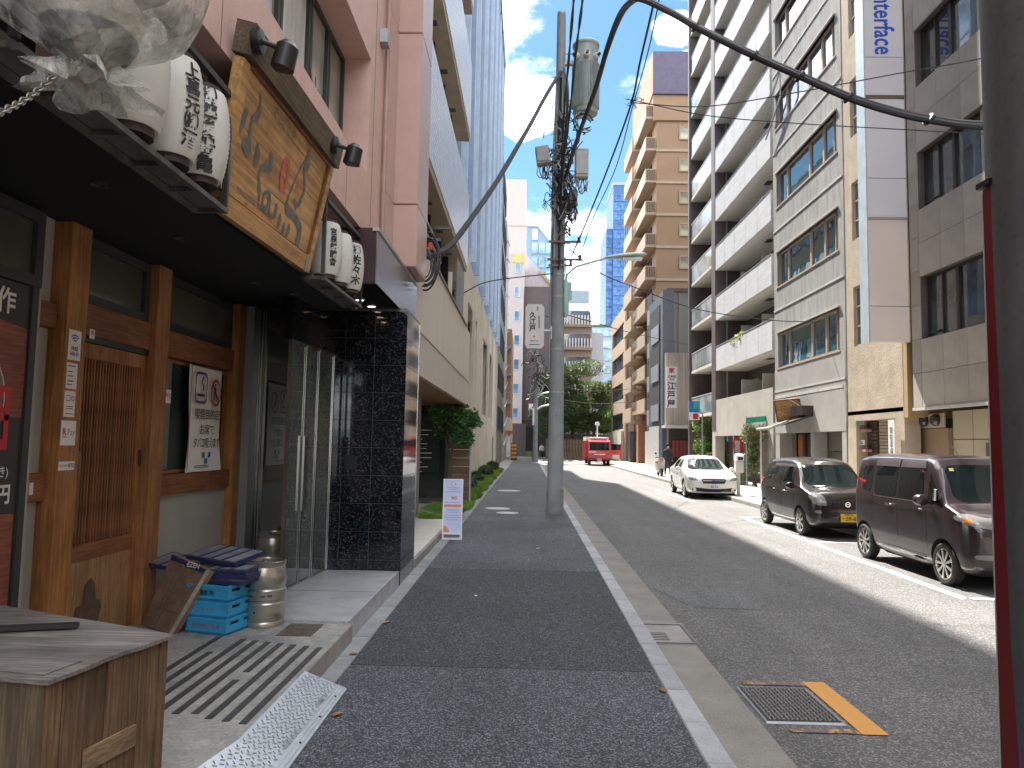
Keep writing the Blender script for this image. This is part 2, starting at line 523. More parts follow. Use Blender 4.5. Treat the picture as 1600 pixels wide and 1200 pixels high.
# ------------------------------------------------------------------ shared materials
m_road = asphalt('road_asphalt', (.135, .132, .127), .25, 90, .35, .10, .12)
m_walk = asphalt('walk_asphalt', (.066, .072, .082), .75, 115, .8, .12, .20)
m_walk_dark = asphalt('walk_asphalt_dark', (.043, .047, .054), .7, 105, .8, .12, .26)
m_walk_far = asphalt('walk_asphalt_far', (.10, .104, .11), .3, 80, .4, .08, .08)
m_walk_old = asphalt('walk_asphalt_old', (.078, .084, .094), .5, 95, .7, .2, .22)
m_conc = mat('concrete', (.30, .285, .26), .85, var=.22, scale=2.2, bump=.35, bscale=60, fine=.12, dirt=.3)
m_kerb = mat('kerb_granite', (.37, .38, .395), .8, var=.15, scale=6, bump=.25, bscale=90, rnd=.12, fine=.15, dirt=.2)
m_gutter = mat('gutter_concrete', (.25, .235, .21), .88, var=.2, scale=1.8, bump=.5, bscale=110, fine=.22, dirt=.35)
m_white = mat('road_paint_white', (.72, .70, .66), .7, var=.1, scale=20, fine=.15)
m_iron = mat('cast_iron', (.12, .115, .11), .5, .6, var=.25, scale=12, bump=.2)
m_steel = mat('steel', (.42, .42, .41), .32, .9, var=.15, scale=6)
m_dsteel = mat('dark_steel', (.10, .10, .105), .45, .6, var=.15, scale=8)
m_galv = mat('galvanised_steel', (.36, .38, .39), .5, .55, var=.15, scale=10)
m_black = mat('black_paint', (.012, .012, .013), .4, var=.1)
m_blackm = mat('matt_black', (.010, .012, .013), .8, var=.2)
m_cable = mat('cable_rubber', (.018, .018, .02), .55, var=.1)
m_red = mat('red_paint', (.5, .03, .03), .4, var=.08)
m_whitep = mat('white_plastic', (.72, .72, .72), .45, var=.05)
m_paper = mat('white_paper', (.84, .82, .77), .6, var=.05)
m_ink = mat('black_ink', (.02, .02, .022), .6, var=0)
m_inkr = mat('red_ink', (.45, .02, .03), .6, var=0)
m_inkb = mat('blue_ink', (.05, .11, .35), .6, var=0)
m_inkg = mat('green_ink', (.05, .30, .20), .6, var=0)

# worn black-speckled orange paint
def worn(name, col, thr=.42):
    k = NT(name)
    f = k.noise(22, 6, .7); g = k.noise(2.2, 3, .5)
    a = k.n('ShaderNodeMath', operation='ADD'); k.l(f, a.inputs[0]); k.l(k.mul(g, .5), a.inputs[1])
    c = k.mix(k.ramp(a.outputs[0], thr, thr + .05), (.12, .115, .11), tuple(col))
    k.l(c, k.b.inputs['Base Color']); k.b.inputs['Roughness'].default_value = .75
    return k.m
m_orange = worn('worn_orange_paint', (.62, .30, .07), .5)
m_orange2 = worn('very_worn_orange_paint', (.55, .28, .08), .76)

# ------------------------------------------------------------------ ground, road, sidewalks
S = dict(kind='structure')
def sheet(name, x0, x1, y0, y1, z, m, **k):
    return mk(name, MB().quad((x0, y0, z), (x1, y0, z), (x1, y1, z), (x0, y1, z)), m, **k)
mk('ground', MB().quad((-1500, -600, -.3), (1500, -600, -.3), (1500, 2500, -.3), (-1500, 2500, -.3)), mat('ground_soil', (.16, .15, .13), .9), **S)
mk('road', MB().box(1.57, 6.9, -14, 76, -.29, -.10).box(-60, 60, 76, 89, -.29, -.10), m_road, **S)
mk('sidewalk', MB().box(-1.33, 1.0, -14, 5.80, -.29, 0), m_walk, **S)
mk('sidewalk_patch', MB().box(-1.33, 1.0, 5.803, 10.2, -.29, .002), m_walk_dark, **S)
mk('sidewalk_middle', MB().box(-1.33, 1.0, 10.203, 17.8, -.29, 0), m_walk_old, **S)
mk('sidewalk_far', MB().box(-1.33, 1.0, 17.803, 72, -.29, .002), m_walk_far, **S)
mk('road_patch', MB().quad((1.9, 8.55, -.096), (2.68, 8.55, -.096), (2.68, 9.75, -.096), (1.62, 9.75, -.096)), asphalt('patch_asphalt', (.15, .152, .15), .2, 90, .3, .05, .1), **S)
gut = mk('gutter', MB().box(1.165, 1.57, -14, 76, -.29, -.094), m_gutter, **S)
kerb = mk('kerb', MB().box(1.006, 1.13, -14, 72, -.29, -.02), m_conc, **S)
st_me = MB().box(0, .155, 0, .592, -.10, .004, 0, .008).mesh('kerb_stone', m_kerb)
y = 2.4; i = 0
while y < 30:
    o = link('kerb_stone', st_me, kerb, (1.003, y, random.uniform(-.003, .003))); y += .6; i += 1
mb = MB()
while y < 72:
    mb.box(1.003, 1.158, y, y + .592, -.10, .004); y += .6
mk('kerb_stone_row', mb, m_kerb, kerb, kind='stuff')
# gutter slab joints are gaps between slabs
gm_ = MB().box(0, .40, 0, 1.97, -.1, .004, 0, .006).mesh('gutter_slab', m_gutter)
y = -2.1
while y < 40:
    if not (6.6 < y + 1 < 8.1): link('gutter_slab', gm_, gut, (1.167, y, -.096))
    y += 2.0
# left edge stones by the shops
m_edge = mat('edge_granite', (.27, .28, .285), .85, var=.2, scale=5, bump=.25, bscale=90, rnd=.12, fine=.18, dirt=.3)
lk = mk('kerb_edge', MB().box(-1.50, -1.335, -14, 72, -.29, -.02), m_conc, **S)
lm = MB().box(0, .16, 0, .592, -.10, .006, 0, .006).mesh('edge_stone', m_edge)
y = 2.4
while y < 26:
    link('edge_stone', lm, lk, (-1.497, y, random.uniform(-.004, .003))); y += .6
mb = MB()
while y < 72: mb.box(-1.497, -1.337, y, y + .592, -.1, .006); y += .6
mk('edge_stone_row', mb, m_edge, lk, kind='stuff')
# gully cover
g = thing('gutter_drain', (1.38, 7.3, -.09), 'small rectangular slotted drain cover set in the concrete gutter', 'drain')
mb = MB().box(1.18, 1.60, 6.95, 7.75, -.12, -.086)
mk('cover', mb, m_conc, g)
mb = MB()
mk('frame', MB().box(1.19, 1.59, 6.96, 6.99, -.1, -.08).box(1.19, 1.59, 7.66, 7.69, -.1, -.08).box(1.56, 1.59, 6.99, 7.66, -.1, -.08), m_dsteel, g)
for k in range(5): box('slot', 1.21, 1.36, 7.08 + .06 * k, 7.105 + .06 * k, -.087, -.0835, m_black, g)
# iron manhole grid in the road with orange paint round it
g = thing('manhole_cover', (1.87, 5.42, -.1), 'square iron manhole cover with diagonal tread beside the gutter', 'manhole cover')
mk('frame', MB().box(1.60, 2.14, 5.08, 5.80, -.12, -.088, 0, .01), mat('iron_rim', (.30, .31, .32), .45, .6, scale=14), g)
box('plate', 1.625, 2.115, 5.105, 5.775, -.1, -.0855, m_black, g)
mb = MB()
for a in range(16):
    for b in range(22):
        cx, cy = 1.64 + a * .0305, 5.12 + b * .0305
        if (a + b) % 2: mb.box(cx - .002, cx + .016, cy + .004, cy + .014, -.086, -.079)
        else: mb.box(cx + .003, cx + .011, cy - .002, cy + .02, -.086, -.079)
mk('tread', mb, mat('tread_iron', (.33, .32, .31), .45, .5, scale=14), g, kind='stuff')
sheet('orange_line', 2.165, 2.335, 4.92, 5.965, -.0925, m_orange, **S)
sheet('orange_line_worn', 1.69, 2.162, 5.865, 5.96, -.0925, m_orange2, **S)
sheet('orange_line_worn', 1.72, 2.16, 4.93, 5.0, -.0925, m_orange2, **S)
# parking bay lines
mk('parking_line', MB().quad((5.36, 9.36, -.096), (5.48, 9.47, -.096), (5.66, 19.6, -.096), (5.54, 19.6, -.096)), m_white, **S)
sheet('parking_line', 5.5, 6.85, 9.34, 9.46, -.092, m_white, **S)
sheet('parking_line', 5.62, 6.85, 14.65, 14.76, -.0955, m_white, **S)
sheet('parking_line', 5.66, 6.85, 19.48, 19.6, -.0965, m_white, **S)
mk('parking_line', MB().quad((5.40, 24.5, -.096), (5.52, 24.5, -.096), (5.4, 31, -.096), (5.28, 31, -.096)), m_white, **S)
for i in range(7): sheet('crosswalk_stripe', 1.2 + i * .95, 1.66 + i * .95, 77.5, 82, -.095, m_white, **S)
sheet('stop_line', 1.7, 4.1, 74.9, 75.3, -.095, m_white, **S)
# far side pavement
mk('right_sidewalk', MB().box(7.10, 14, -14, 76, -.29, .03), mat('right_paving', (.34, .32, .29), .85, var=.15, scale=1.5, fine=.12, bump=.2), **S)
kr = mk('right_kerb', MB().box(6.905, 7.095, -14, 76, -.29, .0), m_conc, **S)
km = MB().box(0, .18, 0, .99, -.12, .035, 0, .008).mesh('kerb_stone', mat('kerb_conc', (.42, .40, .36), .85, var=.15, scale=5, rnd=.08, fine=.1))
y = 8
while y < 45: link('kerb_stone', km, kr, (6.91, y, 0)); y += 1.0
mk('far_pavement', MB().box(-60, 60, 89.05, 135, -.29, .02), m_conc, **S)
mk('left_yard', MB().box(-20, -1.503, 9.5, 76, -.29, -.01), m_conc, **S)
# footpath covers
for n, (x, y_, w, h, lab) in enumerate(((-.75, 19.4, .33, .42, 'larger round pale metal cover in the asphalt footpath near the pole'),
                                  (-.46, 18.25, .27, .28, 'smaller pale metal cover just before the larger one in the footpath'),
                                  (-.63, 26.6, .42, .6, 'farthest round metal cover along the asphalt footpath'))):
    mk('manhole_cover', MB().lathe([(w, 0), (w, .012), (w * .9, .014), (w * .88, .010), (0.01, .010)], (x, y_, .0), 24), mat('pale_cover', (.42, .43, .43), .5, .3, scale=8), smooth=False, label=lab, cat='manhole cover', group='round covers in the footpath')
# fallen leaves
lf = mat('dry_leaf', (.40, .22, .08), .7, rnd=.3)
for x, y_, lab in ((-1.36, 6.05, 'curled dry leaf nearest the step on the edge stones'), (-1.30, 7.1, 'pale dry leaf on the edge of the dark asphalt patch'), (.98, 5.35, 'brown fallen leaf lying against the kerb stones'),
                 (-1.15, 4.75, 'small yellow leaf beside the ramp edge'), (-.55, 8.4, 'white scrap of paper flat on the dark asphalt patch'), (.2, 12.2, 'tiny white scrap on the grey footpath before the pole')):
    mb = MB()
    mb.add([(0, -.04, .004), (.022, -.01, .012), (.012, .035, .016), (0, .05, .006), (-.018, .03, .014), (-.022, -.012, .010), (0, 0, .003)], [(0, 1, 6), (1, 2, 6), (2, 3, 6), (3, 4, 6), (4, 5, 6), (5, 0, 6)])
    mb.xf(Matrix.Translation((x, y_, .006)) @ Matrix.Rotation(random.uniform(0, 6), 4, 'Z'))
    mk('fallen_leaf' if 'leaf' in lab else 'paper_scrap', mb, lf if 'leaf' in lab else m_paper, label=lab, cat='leaf' if 'leaf' in lab else 'litter')
# ------------------------------------------------------------------ left: step, restaurant front
w_or = wood('orange_cedar', (.38, .155, .045), (.54, .24, .07), 'z', 5, .55, .15)
w_br = wood('brown_cedar', (.25, .095, .04), (.36, .15, .06), 'y', 5, .6, .15)
w_brz = wood('brown_cedar_upright', (.34, .14, .05), (.48, .22, .08), 'z', 5, .6, .15)
w_old = wood('weathered_planks', (.12, .066, .034), (.31, .19, .10), 'z', 5, .8, .7, .12)
w_oldtop = wood('weathered_lid', (.19, .165, .145), (.37, .335, .30), 'x', 6, .8, .6, .05)
w_plank = wood('door_planks', (.37, .21, .095), (.52, .32, .155), 'z', 6, .7, .3)
w_sign = wood('sign_cedar', (.60, .31, .105), (.76, .45, .18), 'y', 3.5, .5, .2, .03, 8)
w_signd = wood('sign_cap_wood', (.13, .095, .06), (.22, .16, .10), 'y', 4, .8, .3)
m_greyp = mat('grey_plaster', (.38, .375, .34), .8, var=.08, scale=2, bump=.1)
m_frame = mat('charcoal_frame', (.035, .036, .036), .5, var=.15)
m_step = NT('step_concrete')
_f = m_step.noise(1.6, 8, .7); _g = m_step.noise(7, 8, .75); _h = m_step.noise(45, 3, .5)
_c = m_step.mix(m_step.ramp(_f, .35, .6), (.20, .21, .205), (.34, .33, .30))
_c = m_step.mix(m_step.ramp(_g, .52, .62, 0, .65), _c, (.45, .42, .37))
_c = m_step.mix(1.0, _c, m_step.mix(m_step.ramp(_h, .3, .7), (.86,) * 3, (1.12,) * 3), 'MULTIPLY')
m_step.l(_c, m_step.b.inputs['Base Color']); m_step.b.inputs['Roughness'].default_value = .8
m_step.bump(_g, .3, .01); m_step = m_step.m
m_soff = mat('black_soffit', (.005, .007, .007), .75, var=.2)
m_wg = glassy('old_window_glass', (.11, .115, .09), .12, 1.5, .02, .4, rnd=.15)
m_wg2 = glassy('shop_window_glass', (.05, .065, .06), .03, 1.5, .02, .6, rnd=.1)

step = mk('step', MB().prism([(-4.2, .5), (-1.60, .5), (-1.60, 3.3), (-1.47, 3.9), (-1.47, 6.43), (-4.2, 6.43)], 'z', -.02, .15), m_step, **S)
m_grip = mat('rubber_strip', (.045, .042, .042), .75, var=.25, scale=9, fine=.3)
for k in range(9):
    x = -1.54 - k * .108
    y0, y1 = (4.17, 5.69) if k not in (7,) else (4.6, 5.3)
    if k in (3,): box('grip_strip', x - .022, x + .022, 4.30, 4.9, .145, .154, m_grip, step); y0 = 4.98
    box('grip_strip', x - .022, x + .022, y0 + k * .03, y1 + k * .03, .145, .154, m_grip, step)
box('drain_plate', -1.98, -1.70, 6.0, 6.38, .146, .156, mat('rusty_plate', (.12, .09, .07), .7, .3, var=.4, scale=14, fine=.3), step)
box('step_riser_kerb', -1.50, -1.466, 3.9, 6.43, -.02, .145, m_conc, step)
slab = mk('granite_slab', MB().box(-2.5, -1.50, 6.44, 8.92, -.02, .17), mat('grey_granite', (.42, .42, .44), .35, var=.2, scale=4, fine=.35, spec=.5, bump=.05), **S)
box('slab_joint', -2.5, -1.5, 7.68, 7.686, .168, .1715, m_dsteel, slab)
mk('slab_base', MB().box(-3.4, -2.503, 6.44, 8.92, -.02, .165), m_step, **S)

F = thing('restaurant_front', (-3.3, 6.0, .15), 'old timber restaurant front with brown posts, lattice door and grey panels under a black soffit', 'shop front')
XW = -3.30
# grey panels
box('wall_panel', -3.42, -3.30, 4.70, 4.96, .15, 3.2, m_greyp, F)
box('wall_panel', -3.42, -3.29, 6.45, 8.05, .15, 1.19, m_greyp, F)
box('wall_panel', -3.42, -3.31, 2.0, 4.70, .15, 3.2, mat('dark_wall', (.05, .05, .045), .8), F)
box('wall_panel', -3.60, -3.42, 4.9, 8.4, .15, 3.2, m_blackm, F)
box('post', -3.38, -3.17, 4.965, 5.19, .15, 3.198, w_or, F, .006)
box('post', -3.38, -3.19, 6.225, 6.445, .15, 3.198, w_brz, F, .006)
box('post', -3.38, -3.19, 8.02, 8.2, .15, 3.198, w_or, F, .006)
box('beam', -3.36, -3.24, 5.192, 6.223, 2.45, 2.685, w_br, F, .005)
box('beam', -3.36, -3.24, 6.447, 8.018, 2.44, 2.675, w_br, F, .005)
box('beam', -3.36, -3.24, 4.66, 4.962, 2.44, 2.61, w_br, F, .005)
box('rail', -3.36, -3.23, 6.447, 8.018, 1.19, 1.375, w_br, F, .005)
box('rail', -3.36, -3.25, 4.66, 4.962, 1.27, 1.46, w_br, F, .005)
box('lintel_strip', -3.36, -3.255, 5.192, 6.223, 2.405, 2.448, m_black, F)
window(F, (-3.27, 5.707, 2.94), 1.03, .50, '+x', m_frame, m_wg, fw=.07, depth=.06, name='transom_window')
window(F, (-3.27, 7.232, 2.935), 1.56, .50, '+x', m_frame, m_wg, fw=.07, depth=.06, name='transom_window')
window(F, (-3.20, 4.02, 2.92), 1.40, .50, '+x', m_frame, m_wg, fw=.075, depth=.06, name='transom_window')
window(F, (-3.30, 7.232, 1.905), 1.56, 1.05, '+x', w_brz, m_wg2, fw=.03, depth=.05, name='window')
# curtain / shutters seen dimly in window
box('counter_board', -3.31, -3.285, 6.5, 6.72, 1.42, 2.40, mat('pale_blind', (.16, .18, .16), .6), F)
# door
D = mk('sliding_door', MB().box(-3.31, -3.27, 5.195, 5.26, .16, 2.40).box(-3.31, -3.27, 6.15, 6.22, .16, 2.40).box(-3.31, -3.27, 5.26, 6.15, 2.29, 2.40).box(-3.312, -3.272, 5.26, 6.15, .16, .19), w_brz, F)
box('door_rail', -3.31, -3.262, 5.262, 6.148, .80, .915, w_br, D)
box('door_backing', -3.345, -3.325, 5.2, 6.2, .17, 2.3, mat('door_back', (.02, .012, .008), .7), D)
sm = MB().box(0, .022, 0, .0145, .916, 2.288).mesh('slat', wood('slat_wood', (.27, .10, .045), (.44, .19, .085), 'z', 8, .6, .1, .25))
n = 24
for i in range(n): link('slat', sm, D, (-3.30, 5.268 + i * (.866 / (n - 1)), 0))
for a, b in ((5.262, 5.50), (5.503, 5.80), (5.803, 6.148)): box('plank', -3.305, -3.275, a, b, .192, .798, w_plank, D)
mk('patch_plate', MB().prism([(5.43, .30), (5.72, .30), (5.76, .40), (5.74, .46), (5.68, .48), (5.66, .60), (5.60, .645), (5.53, .60), (5.52, .47), (5.44, .46), (5.41, .38)], 'x', -3.274, -3.268), mat('worn_brown_plate', (.12, .085, .06), .8, var=.3, scale=10), D)
mk('handle', MB().box(-3.24, -3.215, 5.265, 5.305, 1.02, 1.60, 0, .006).box(-3.27, -3.24, 5.27, 5.30, 1.10, 1.16).box(-3.27, -3.24, 5.27, 5.30, 1.42, 1.48), wood('handle_wood', (.20, .12, .05), (.36, .24, .11), 'z', 9), D)
mk('handle', MB().box(-3.262, -3.24, 5.22, 5.245, .90, 1.42, 0, .004), wood('handle_wood2', (.35, .22, .09), (.5, .33, .15), 'z', 9), D)
mk('door_knob', MB().lathe([(.0, 0), (.026, 0), (.028, .012), (.014, .022), (0, .024)], (-3.27, 5.228, .86), 12, 'x'), m_black, D)
mk('door_pull', MB().box(-3.268, -3.255, 6.175, 6.205, 1.47, 1.60, 0, .004), m_black, D)
# awning soffit and fascia: wide flat black canopy
A = thing('awning', (-2.8, 5.4, 3.2), 'flat black canopy running over the whole timber restaurant front', 'awning')
mk('soffit', MB().prism([(-3.6, 1.2), (-2.18, 1.2), (-2.05, 8.39), (-3.6, 8.39)], 'z', 3.2, 3.26), m_soff, A)
mk('fascia', MB().prism([(-2.178, 1.2), (-2.12, 1.2), (-1.99, 8.39), (-2.048, 8.39)], 'z', 3.215, 3.30), mat('grey_flashing', (.10, .095, .085), .6, .3, var=.2), A)
box('backing', -2.62, -2.56, 1.2, 8.3, 3.262, 4.05, m_blackm, A)
for k, (x, y) in enumerate(((-2.55, 4.2), (-2.6, 5.35), (-2.62, 6.9), (-2.4, 7.4))):
    mk('downlight', MB().lathe([(.05, 0), (.05, -.012), (.042, -.014), (.038, -.004), (.001, -.004)], (x, y, 3.2), 14), mat('dark_trim', (.03, .03, .032), .5), A)

# ---- lanterns on their racks
m_lan = NT('lantern_paper')
_w = m_lan.n('ShaderNodeTexWave'); _w.bands_direction = 'Z'; _w.inputs['Scale'].default_value = 17; m_lan.l(m_lan.coord(), _w.inputs['Vector'])
_c = m_lan.mix(m_lan.ramp(m_lan.noise(7, 4, .6), .4, .75, 0, .45), (.86, .85, .80), (.68, .63, .50))
m_lan.l(_c, m_lan.b.inputs['Base Color']); m_lan.b.inputs['Roughness'].default_value = .6
_t = m_lan.n('ShaderNodeBsdfTranslucent'); m_lan.l(_c, _t.inputs[0]); _ms = m_lan.n('ShaderNodeMixShader'); _ms.inputs[0].default_value = .25
_o = [n for n in m_lan.t.nodes if n.type == 'OUTPUT_MATERIAL'][0]
m_lan.l(m_lan.b.outputs[0], _ms.inputs[1]); m_lan.l(_t.outputs[0], _ms.inputs[2]); m_lan.l(_ms.outputs[0], _o.inputs[0])
m_lan = m_lan.m
def lantern(x, y, zb, h, r, label, words=None, tsize=.1, rot=.35, group=None, nm=1.0):
    t = thing('paper_lantern', (x, y, zb), label, 'paper lantern', group)
    prof = []
    N = 36
    for i in range(N + 1):
        u = i / N; s = math.sin(PI * (.08 + .84 * u)) ** .42
        rr = r * (.50 + .50 * s) if True else r
        rr *= 1 + (.018 if i % 2 else -.012)
        prof.append((rr, h * (.06 + .88 * u)))
    mk('paper', MB().lathe(prof, (x, y, zb), 28, cap=False), m_lan, t, smooth=True)
    k = mat('lantern_ring', (.05, .035, .03), .5)
    mk('ring', MB().lathe([(r * .60, 0), (r * .66, 0), (r * .66, h * .07), (r * .60, h * .07)], (x, y, zb), 20), k, t)
    mk('ring', MB().lathe([(r * .55, h * .925), (r * .62, h * .925), (r * .62, h), (r * .55, h)], (x, y, zb), 20), k, t)
    mk('hook', MB().tube([(x, y, zb + h), (x, y, zb + h + .06), (x - .05, y, zb + h + .09)], .006, 6), m_dsteel, t)
    if words:
        # wrap lettering round the barrel
        n = len(words)
        for i, ch in enumerate(words):
            zc = zb + h * .5 + (n / 2 - i - .5) * tsize * .98
            u = ((zc - zb) / h - .06) / .88
            rr = r * (.50 + .50 * math.sin(PI * (.08 + .84 * min(max(u, 0), 1))) ** .42) * 1.03
            o = text(ch, tsize, (0, 0, 0), None, m_ink, t, .03, 1.0, M=Matrix.Identity(4), ext=.0)
            for v in o.data.vertices:
                a = rot + v.co.x / rr
                zz_ = zc + v.co.y
                uu = ((zz_ - zb) / h - .06) / .88
                r2 = r * (.50 + .50 * math.sin(PI * (.08 + .84 * min(max(uu, 0), 1))) ** .42) * 1.03 + .002
                v.co = Vector((x + r2 * math.sin(a), y - r2 * math.cos(a), zz_))
            o.data.update()
    return t
G = 'white paper lanterns on the steel racks'
lantern(-1.84, 3.24, 3.08, .58, .155, 'plain yellowed paper lantern half hidden behind the plastic bag', None, group=G)
lantern(-1.84, 3.60, 3.08, .58, .155, 'middle paper lantern of the big rack, its brushed writing turned away', ['上', '喜', '元', '㈱', '酒'], .09, 1.15, group=G)
lantern(-1.84, 3.95, 3.10, .56, .148, 'paper lantern beside the wooden sign with five bold characters down its front', ['㈱', '越', '後', '鶴', '亀'], .100, .62, group=G)
lantern(-1.86, 6.56, 3.16, .54, .150, 'lantern next to the wooden sign on the small rack with thin dark characters', ['宮', '泉', '銘', '醸', '會'], .07, .75, group=G)
lantern(-1.86, 6.98, 3.18, .54, .150, 'middle lantern of the small rack, its paper nearly blank', None, .08, group=G)
lantern(-1.85, 7.40, 3.20, .54, .150, 'last lantern of the small rack beside the purple canopy with tall characters', ['㈱', '佐', '々', '木'], .105, .75, group=G)
def rack(y0, y1, x0, x1, z, label, n, zt):
    t = thing('lantern_rack', (x0, y0, z), label, 'rack')
    mk('rail', MB().prism([(x0 - .015, y0), (x0 + .02, y0), (x1 + .02, y1), (x1 - .015, y1)], 'z', z, z + .028), m_steel_dirty, t)
    mk('shelf_panel', MB().prism([(x0 - .15, y0), (x0 - .03, y0), (x1 - .03, y1), (x1 - .15, y1)], 'z', z + .031, z + .036), mat('dull_grey_sheet', (.15, .14, .125), .7, .2, var=.3, scale=5), t)
    mk('rail', MB().prism([(x0 - .18, y0), (x0 - .155, y0), (x1 - .155, y1), (x1 - .18, y1)], 'z', z, z + .03), m_steel_dirty, t)
    mk('top_rail', MB().prism([(x0 - .02, y0), (x0 + .02, y0), (x1 + .02, y1), (x1 - .02, y1)], 'z', zt, zt + .035), m_dsteel, t)
    for i in range(n):
        u = i / (n - 1); y = y0 + (y1 - y0) * u; x = x0 + (x1 - x0) * u
        box('crossbar', x - .16, x - .02, y - .012, y + .012, z + .005, z + .03, m_steel_dirty, t)
    for y, x in ((y0, x0), (y1, x1)):
        box('upright', x - .02, x + .012, y - .012, y + .012, z + .045, zt, m_dsteel, t)
        box('bracket', x - .62, x - .02, y - .012, y + .012, zt + .005, zt + .03, m_dsteel, t)
m_steel_dirty = mat('dirty_steel', (.13, .125, .115), .5, .4, var=.35, scale=9, fine=.2)
rack(2.4, 4.22, -1.78, -1.80, 3.03, 'long dirty steel rack carrying the big paper lanterns left of the wooden sign', 6, 3.72)
rack(6.30, 7.66, -1.80, -1.78, 3.10, 'short steel rack carrying the three lanterns right of the wooden sign', 4, 3.80)

# ---- wooden sign board with brushed characters
T = thing('wooden_sign', (-2.0, 5.5, 3.2), 'big orange timber sign board with grey brushed characters tilted over the awning', 'sign')
a0, a1 = Vector((-1.95, 4.38, 3.11)), Vector((-1.95, 6.20, 3.15))    # bottom
b0, b1 = Vector((-1.715, 4.14, 4.01)), Vector((-1.715, 6.04, 4.08))    # top
def sgn(u, v, d=0):
    p = (a0 * (1 - u) + a1 * u) * (1 - v) + (b0 * (1 - u) + b1 * u) * v
    return p + Vector((.968, 0, -.25)) * d
def sbox(name, u0, u1, v0, v1, d0, d1, m, parent=T):
    q = [sgn(u, v, d) for d in (d0, d1) for v in (v0, v1) for u in (u0, u1)]
    return mk(name, MB().add(q, [(0, 2, 3, 1), (4, 5, 7, 6), (0, 1, 5, 4), (2, 6, 7, 3), (0, 4, 6, 2), (1, 3, 7, 5)]), m, parent)
brd = None
for i, (v0, v1) in enumerate(((.145, .36), (.363, .58), (.583, .80), (.803, .93))): sbox('board', .04, .955, v0, v1, 0, .03, w_sign)
sbox('board', .0, .985, .0, .13, -.02, .05, w_sign)
sbox('frame_post', -.02, .035, .135, .93, -.02, .045, w_sign)
sbox('frame_post', .957, 1.0, .0, .93, -.02, .06, w_sign)
sbox('bead', .035, .96, .915, .94, .03, .05, w_br)
sbox('bead', .945, .957, .15, .915, .03, .05, w_br)
for u0, u1 in ((-.03, .47), (.475, .92), (.925, 1.02)): sbox('cap_board', u0, u1, .945, 1.13, -.03, .09, w_signd)
sbox('metal_strap', -.01, .03, -.01, .14, .052, .058, m_galv); sbox('metal_strap', .93, .96, -.01, .14, .052, .058, m_galv)
box('side_board', -2.5, -1.93, 4.14, 4.19, 3.34, 4.02, w_signd, T)
m_brush = mat('grey_brush_paint', (.17, .17, .155), .7, var=.3, scale=12)
def brush(pts, ws, m=m_brush):
    """a brush stroke: ribbon lying 2 mm above the board"""
    mb = MB(); L = []
    n = len(pts)
    P = []
    for i in range(n - 1):
        for j in range(6):
            t = j / 6; p0 = pts[max(i - 1, 0)]; p1 = pts[i]; p2 = pts[i + 1]; p3 = pts[min(i + 2, n - 1)]
            P.append(tuple(.5 * (2 * p1[k] + (p2[k] - p0[k]) * t + (2 * p0[k] - 5 * p1[k] + 4 * p2[k] - p3[k]) * t * t + (3 * p1[k] - 3 * p2[k] + p3[k] - p0[k]) * t ** 3) for k in (0, 1)) + (ws[i] * (1 - t) + ws[i + 1] * t,))
    P.append(tuple(pts[-1]) + (ws[-1],))
    for i, (u, v, w) in enumerate(P):
        q = P[min(i + 1, len(P) - 1)]; r = P[max(i - 1, 0)]
        du, dv = (q[0] - r[0]) * 2.05, (q[1] - r[1]) * 1.0
        l = math.hypot(du, dv) or 1
        nu, nv = -dv / l / 2.05, du / l
        w *= 1.35
        L.append((sgn(u + nu * w, v + nv * w, .0335), sgn(u - nu * w, v - nv * w, .0335)))
    for i in range(len(L) - 1): mb.quad(L[i][0], L[i + 1][0], L[i + 1][1], L[i][1])
    return mk('brush_stroke', mb, m, T)
brush([(.150, .86), (.175, .78), (.165, .72), (.130, .66), (.140, .55), (.155, .46)], [.006, .018, .024, .014, .018, .03])
brush([(.160, .47), (.115, .49), (.10, .46)], [.03, .035, .02])
brush([(.085, .70), (.060, .60), (.055, .53)], [.008, .035, .012])
brush([(.210, .58), (.225, .50), (.222, .42)], [.008, .035, .012])
brush([(.330, .60), (.350, .52), (.300, .47), (.270, .40), (.305, .30), (.315, .24)], [.012, .04, .02, .012, .018, .01])
brush([(.39, .35), (.35, .31), (.36, .22), (.40, .25), (.395, .34), (.415, .30), (.43, .20)], [.010, .014, .012, .010, .012, .014, .008])
brush([(.700, .88), (.712, .78), (.690, .70)], [.012, .05, .015])
brush([(.675, .78), (.620, .58), (.585, .42)], [.006, .008, .008])
brush([(.700, .68), (.740, .60), (.730, .48), (.690, .42)], [.010, .016, .022, .012])
brush([(.585, .42), (.60, .34), (.70, .33), (.79, .28), (.80, .12), (.77, .02), (.725, .015)], [.010, .03, .022, .035, .04, .035, .008])
brush([(.660, .46), (.70, .40)], [.015, .02])
for u, v in ((.485, .26), (.545, .22), (.605, .18), (.66, .20)): brush([(u, v + .06), (u + .005, v), (u - .005, v - .06)], [.008, .026, .008])
m_seal = mat('seal_red', (.62, .12, .09), .6)
brush([(.50, .66), (.53, .62), (.53, .48), (.50, .44), (.475, .5), (.475, .62), (.50, .66)], [.018] * 7, m_seal)
brush([(.655, .58), (.66, .53)], [.02, .02], m_seal)
def sgn_M(u, v):
    xa = (sgn(1, v) - sgn(0, v)).normalized(); ya = (sgn(u, 1) - sgn(u, 0)); ya = (ya - xa * ya.dot(xa)).normalized()
    M = Matrix((xa, ya, xa.cross(ya))).transposed().to_4x4(); M.translation = sgn(u, v, .034); return M
text('てしごとや', .10, None, None, m_brush, T, .01, .95, M=sgn_M(.405, .845))
text('TESHIGOTOYA  FUKUNOTORI', .052, None, None, m_brush, T, .01, .9, M=sgn_M(.29, .205))
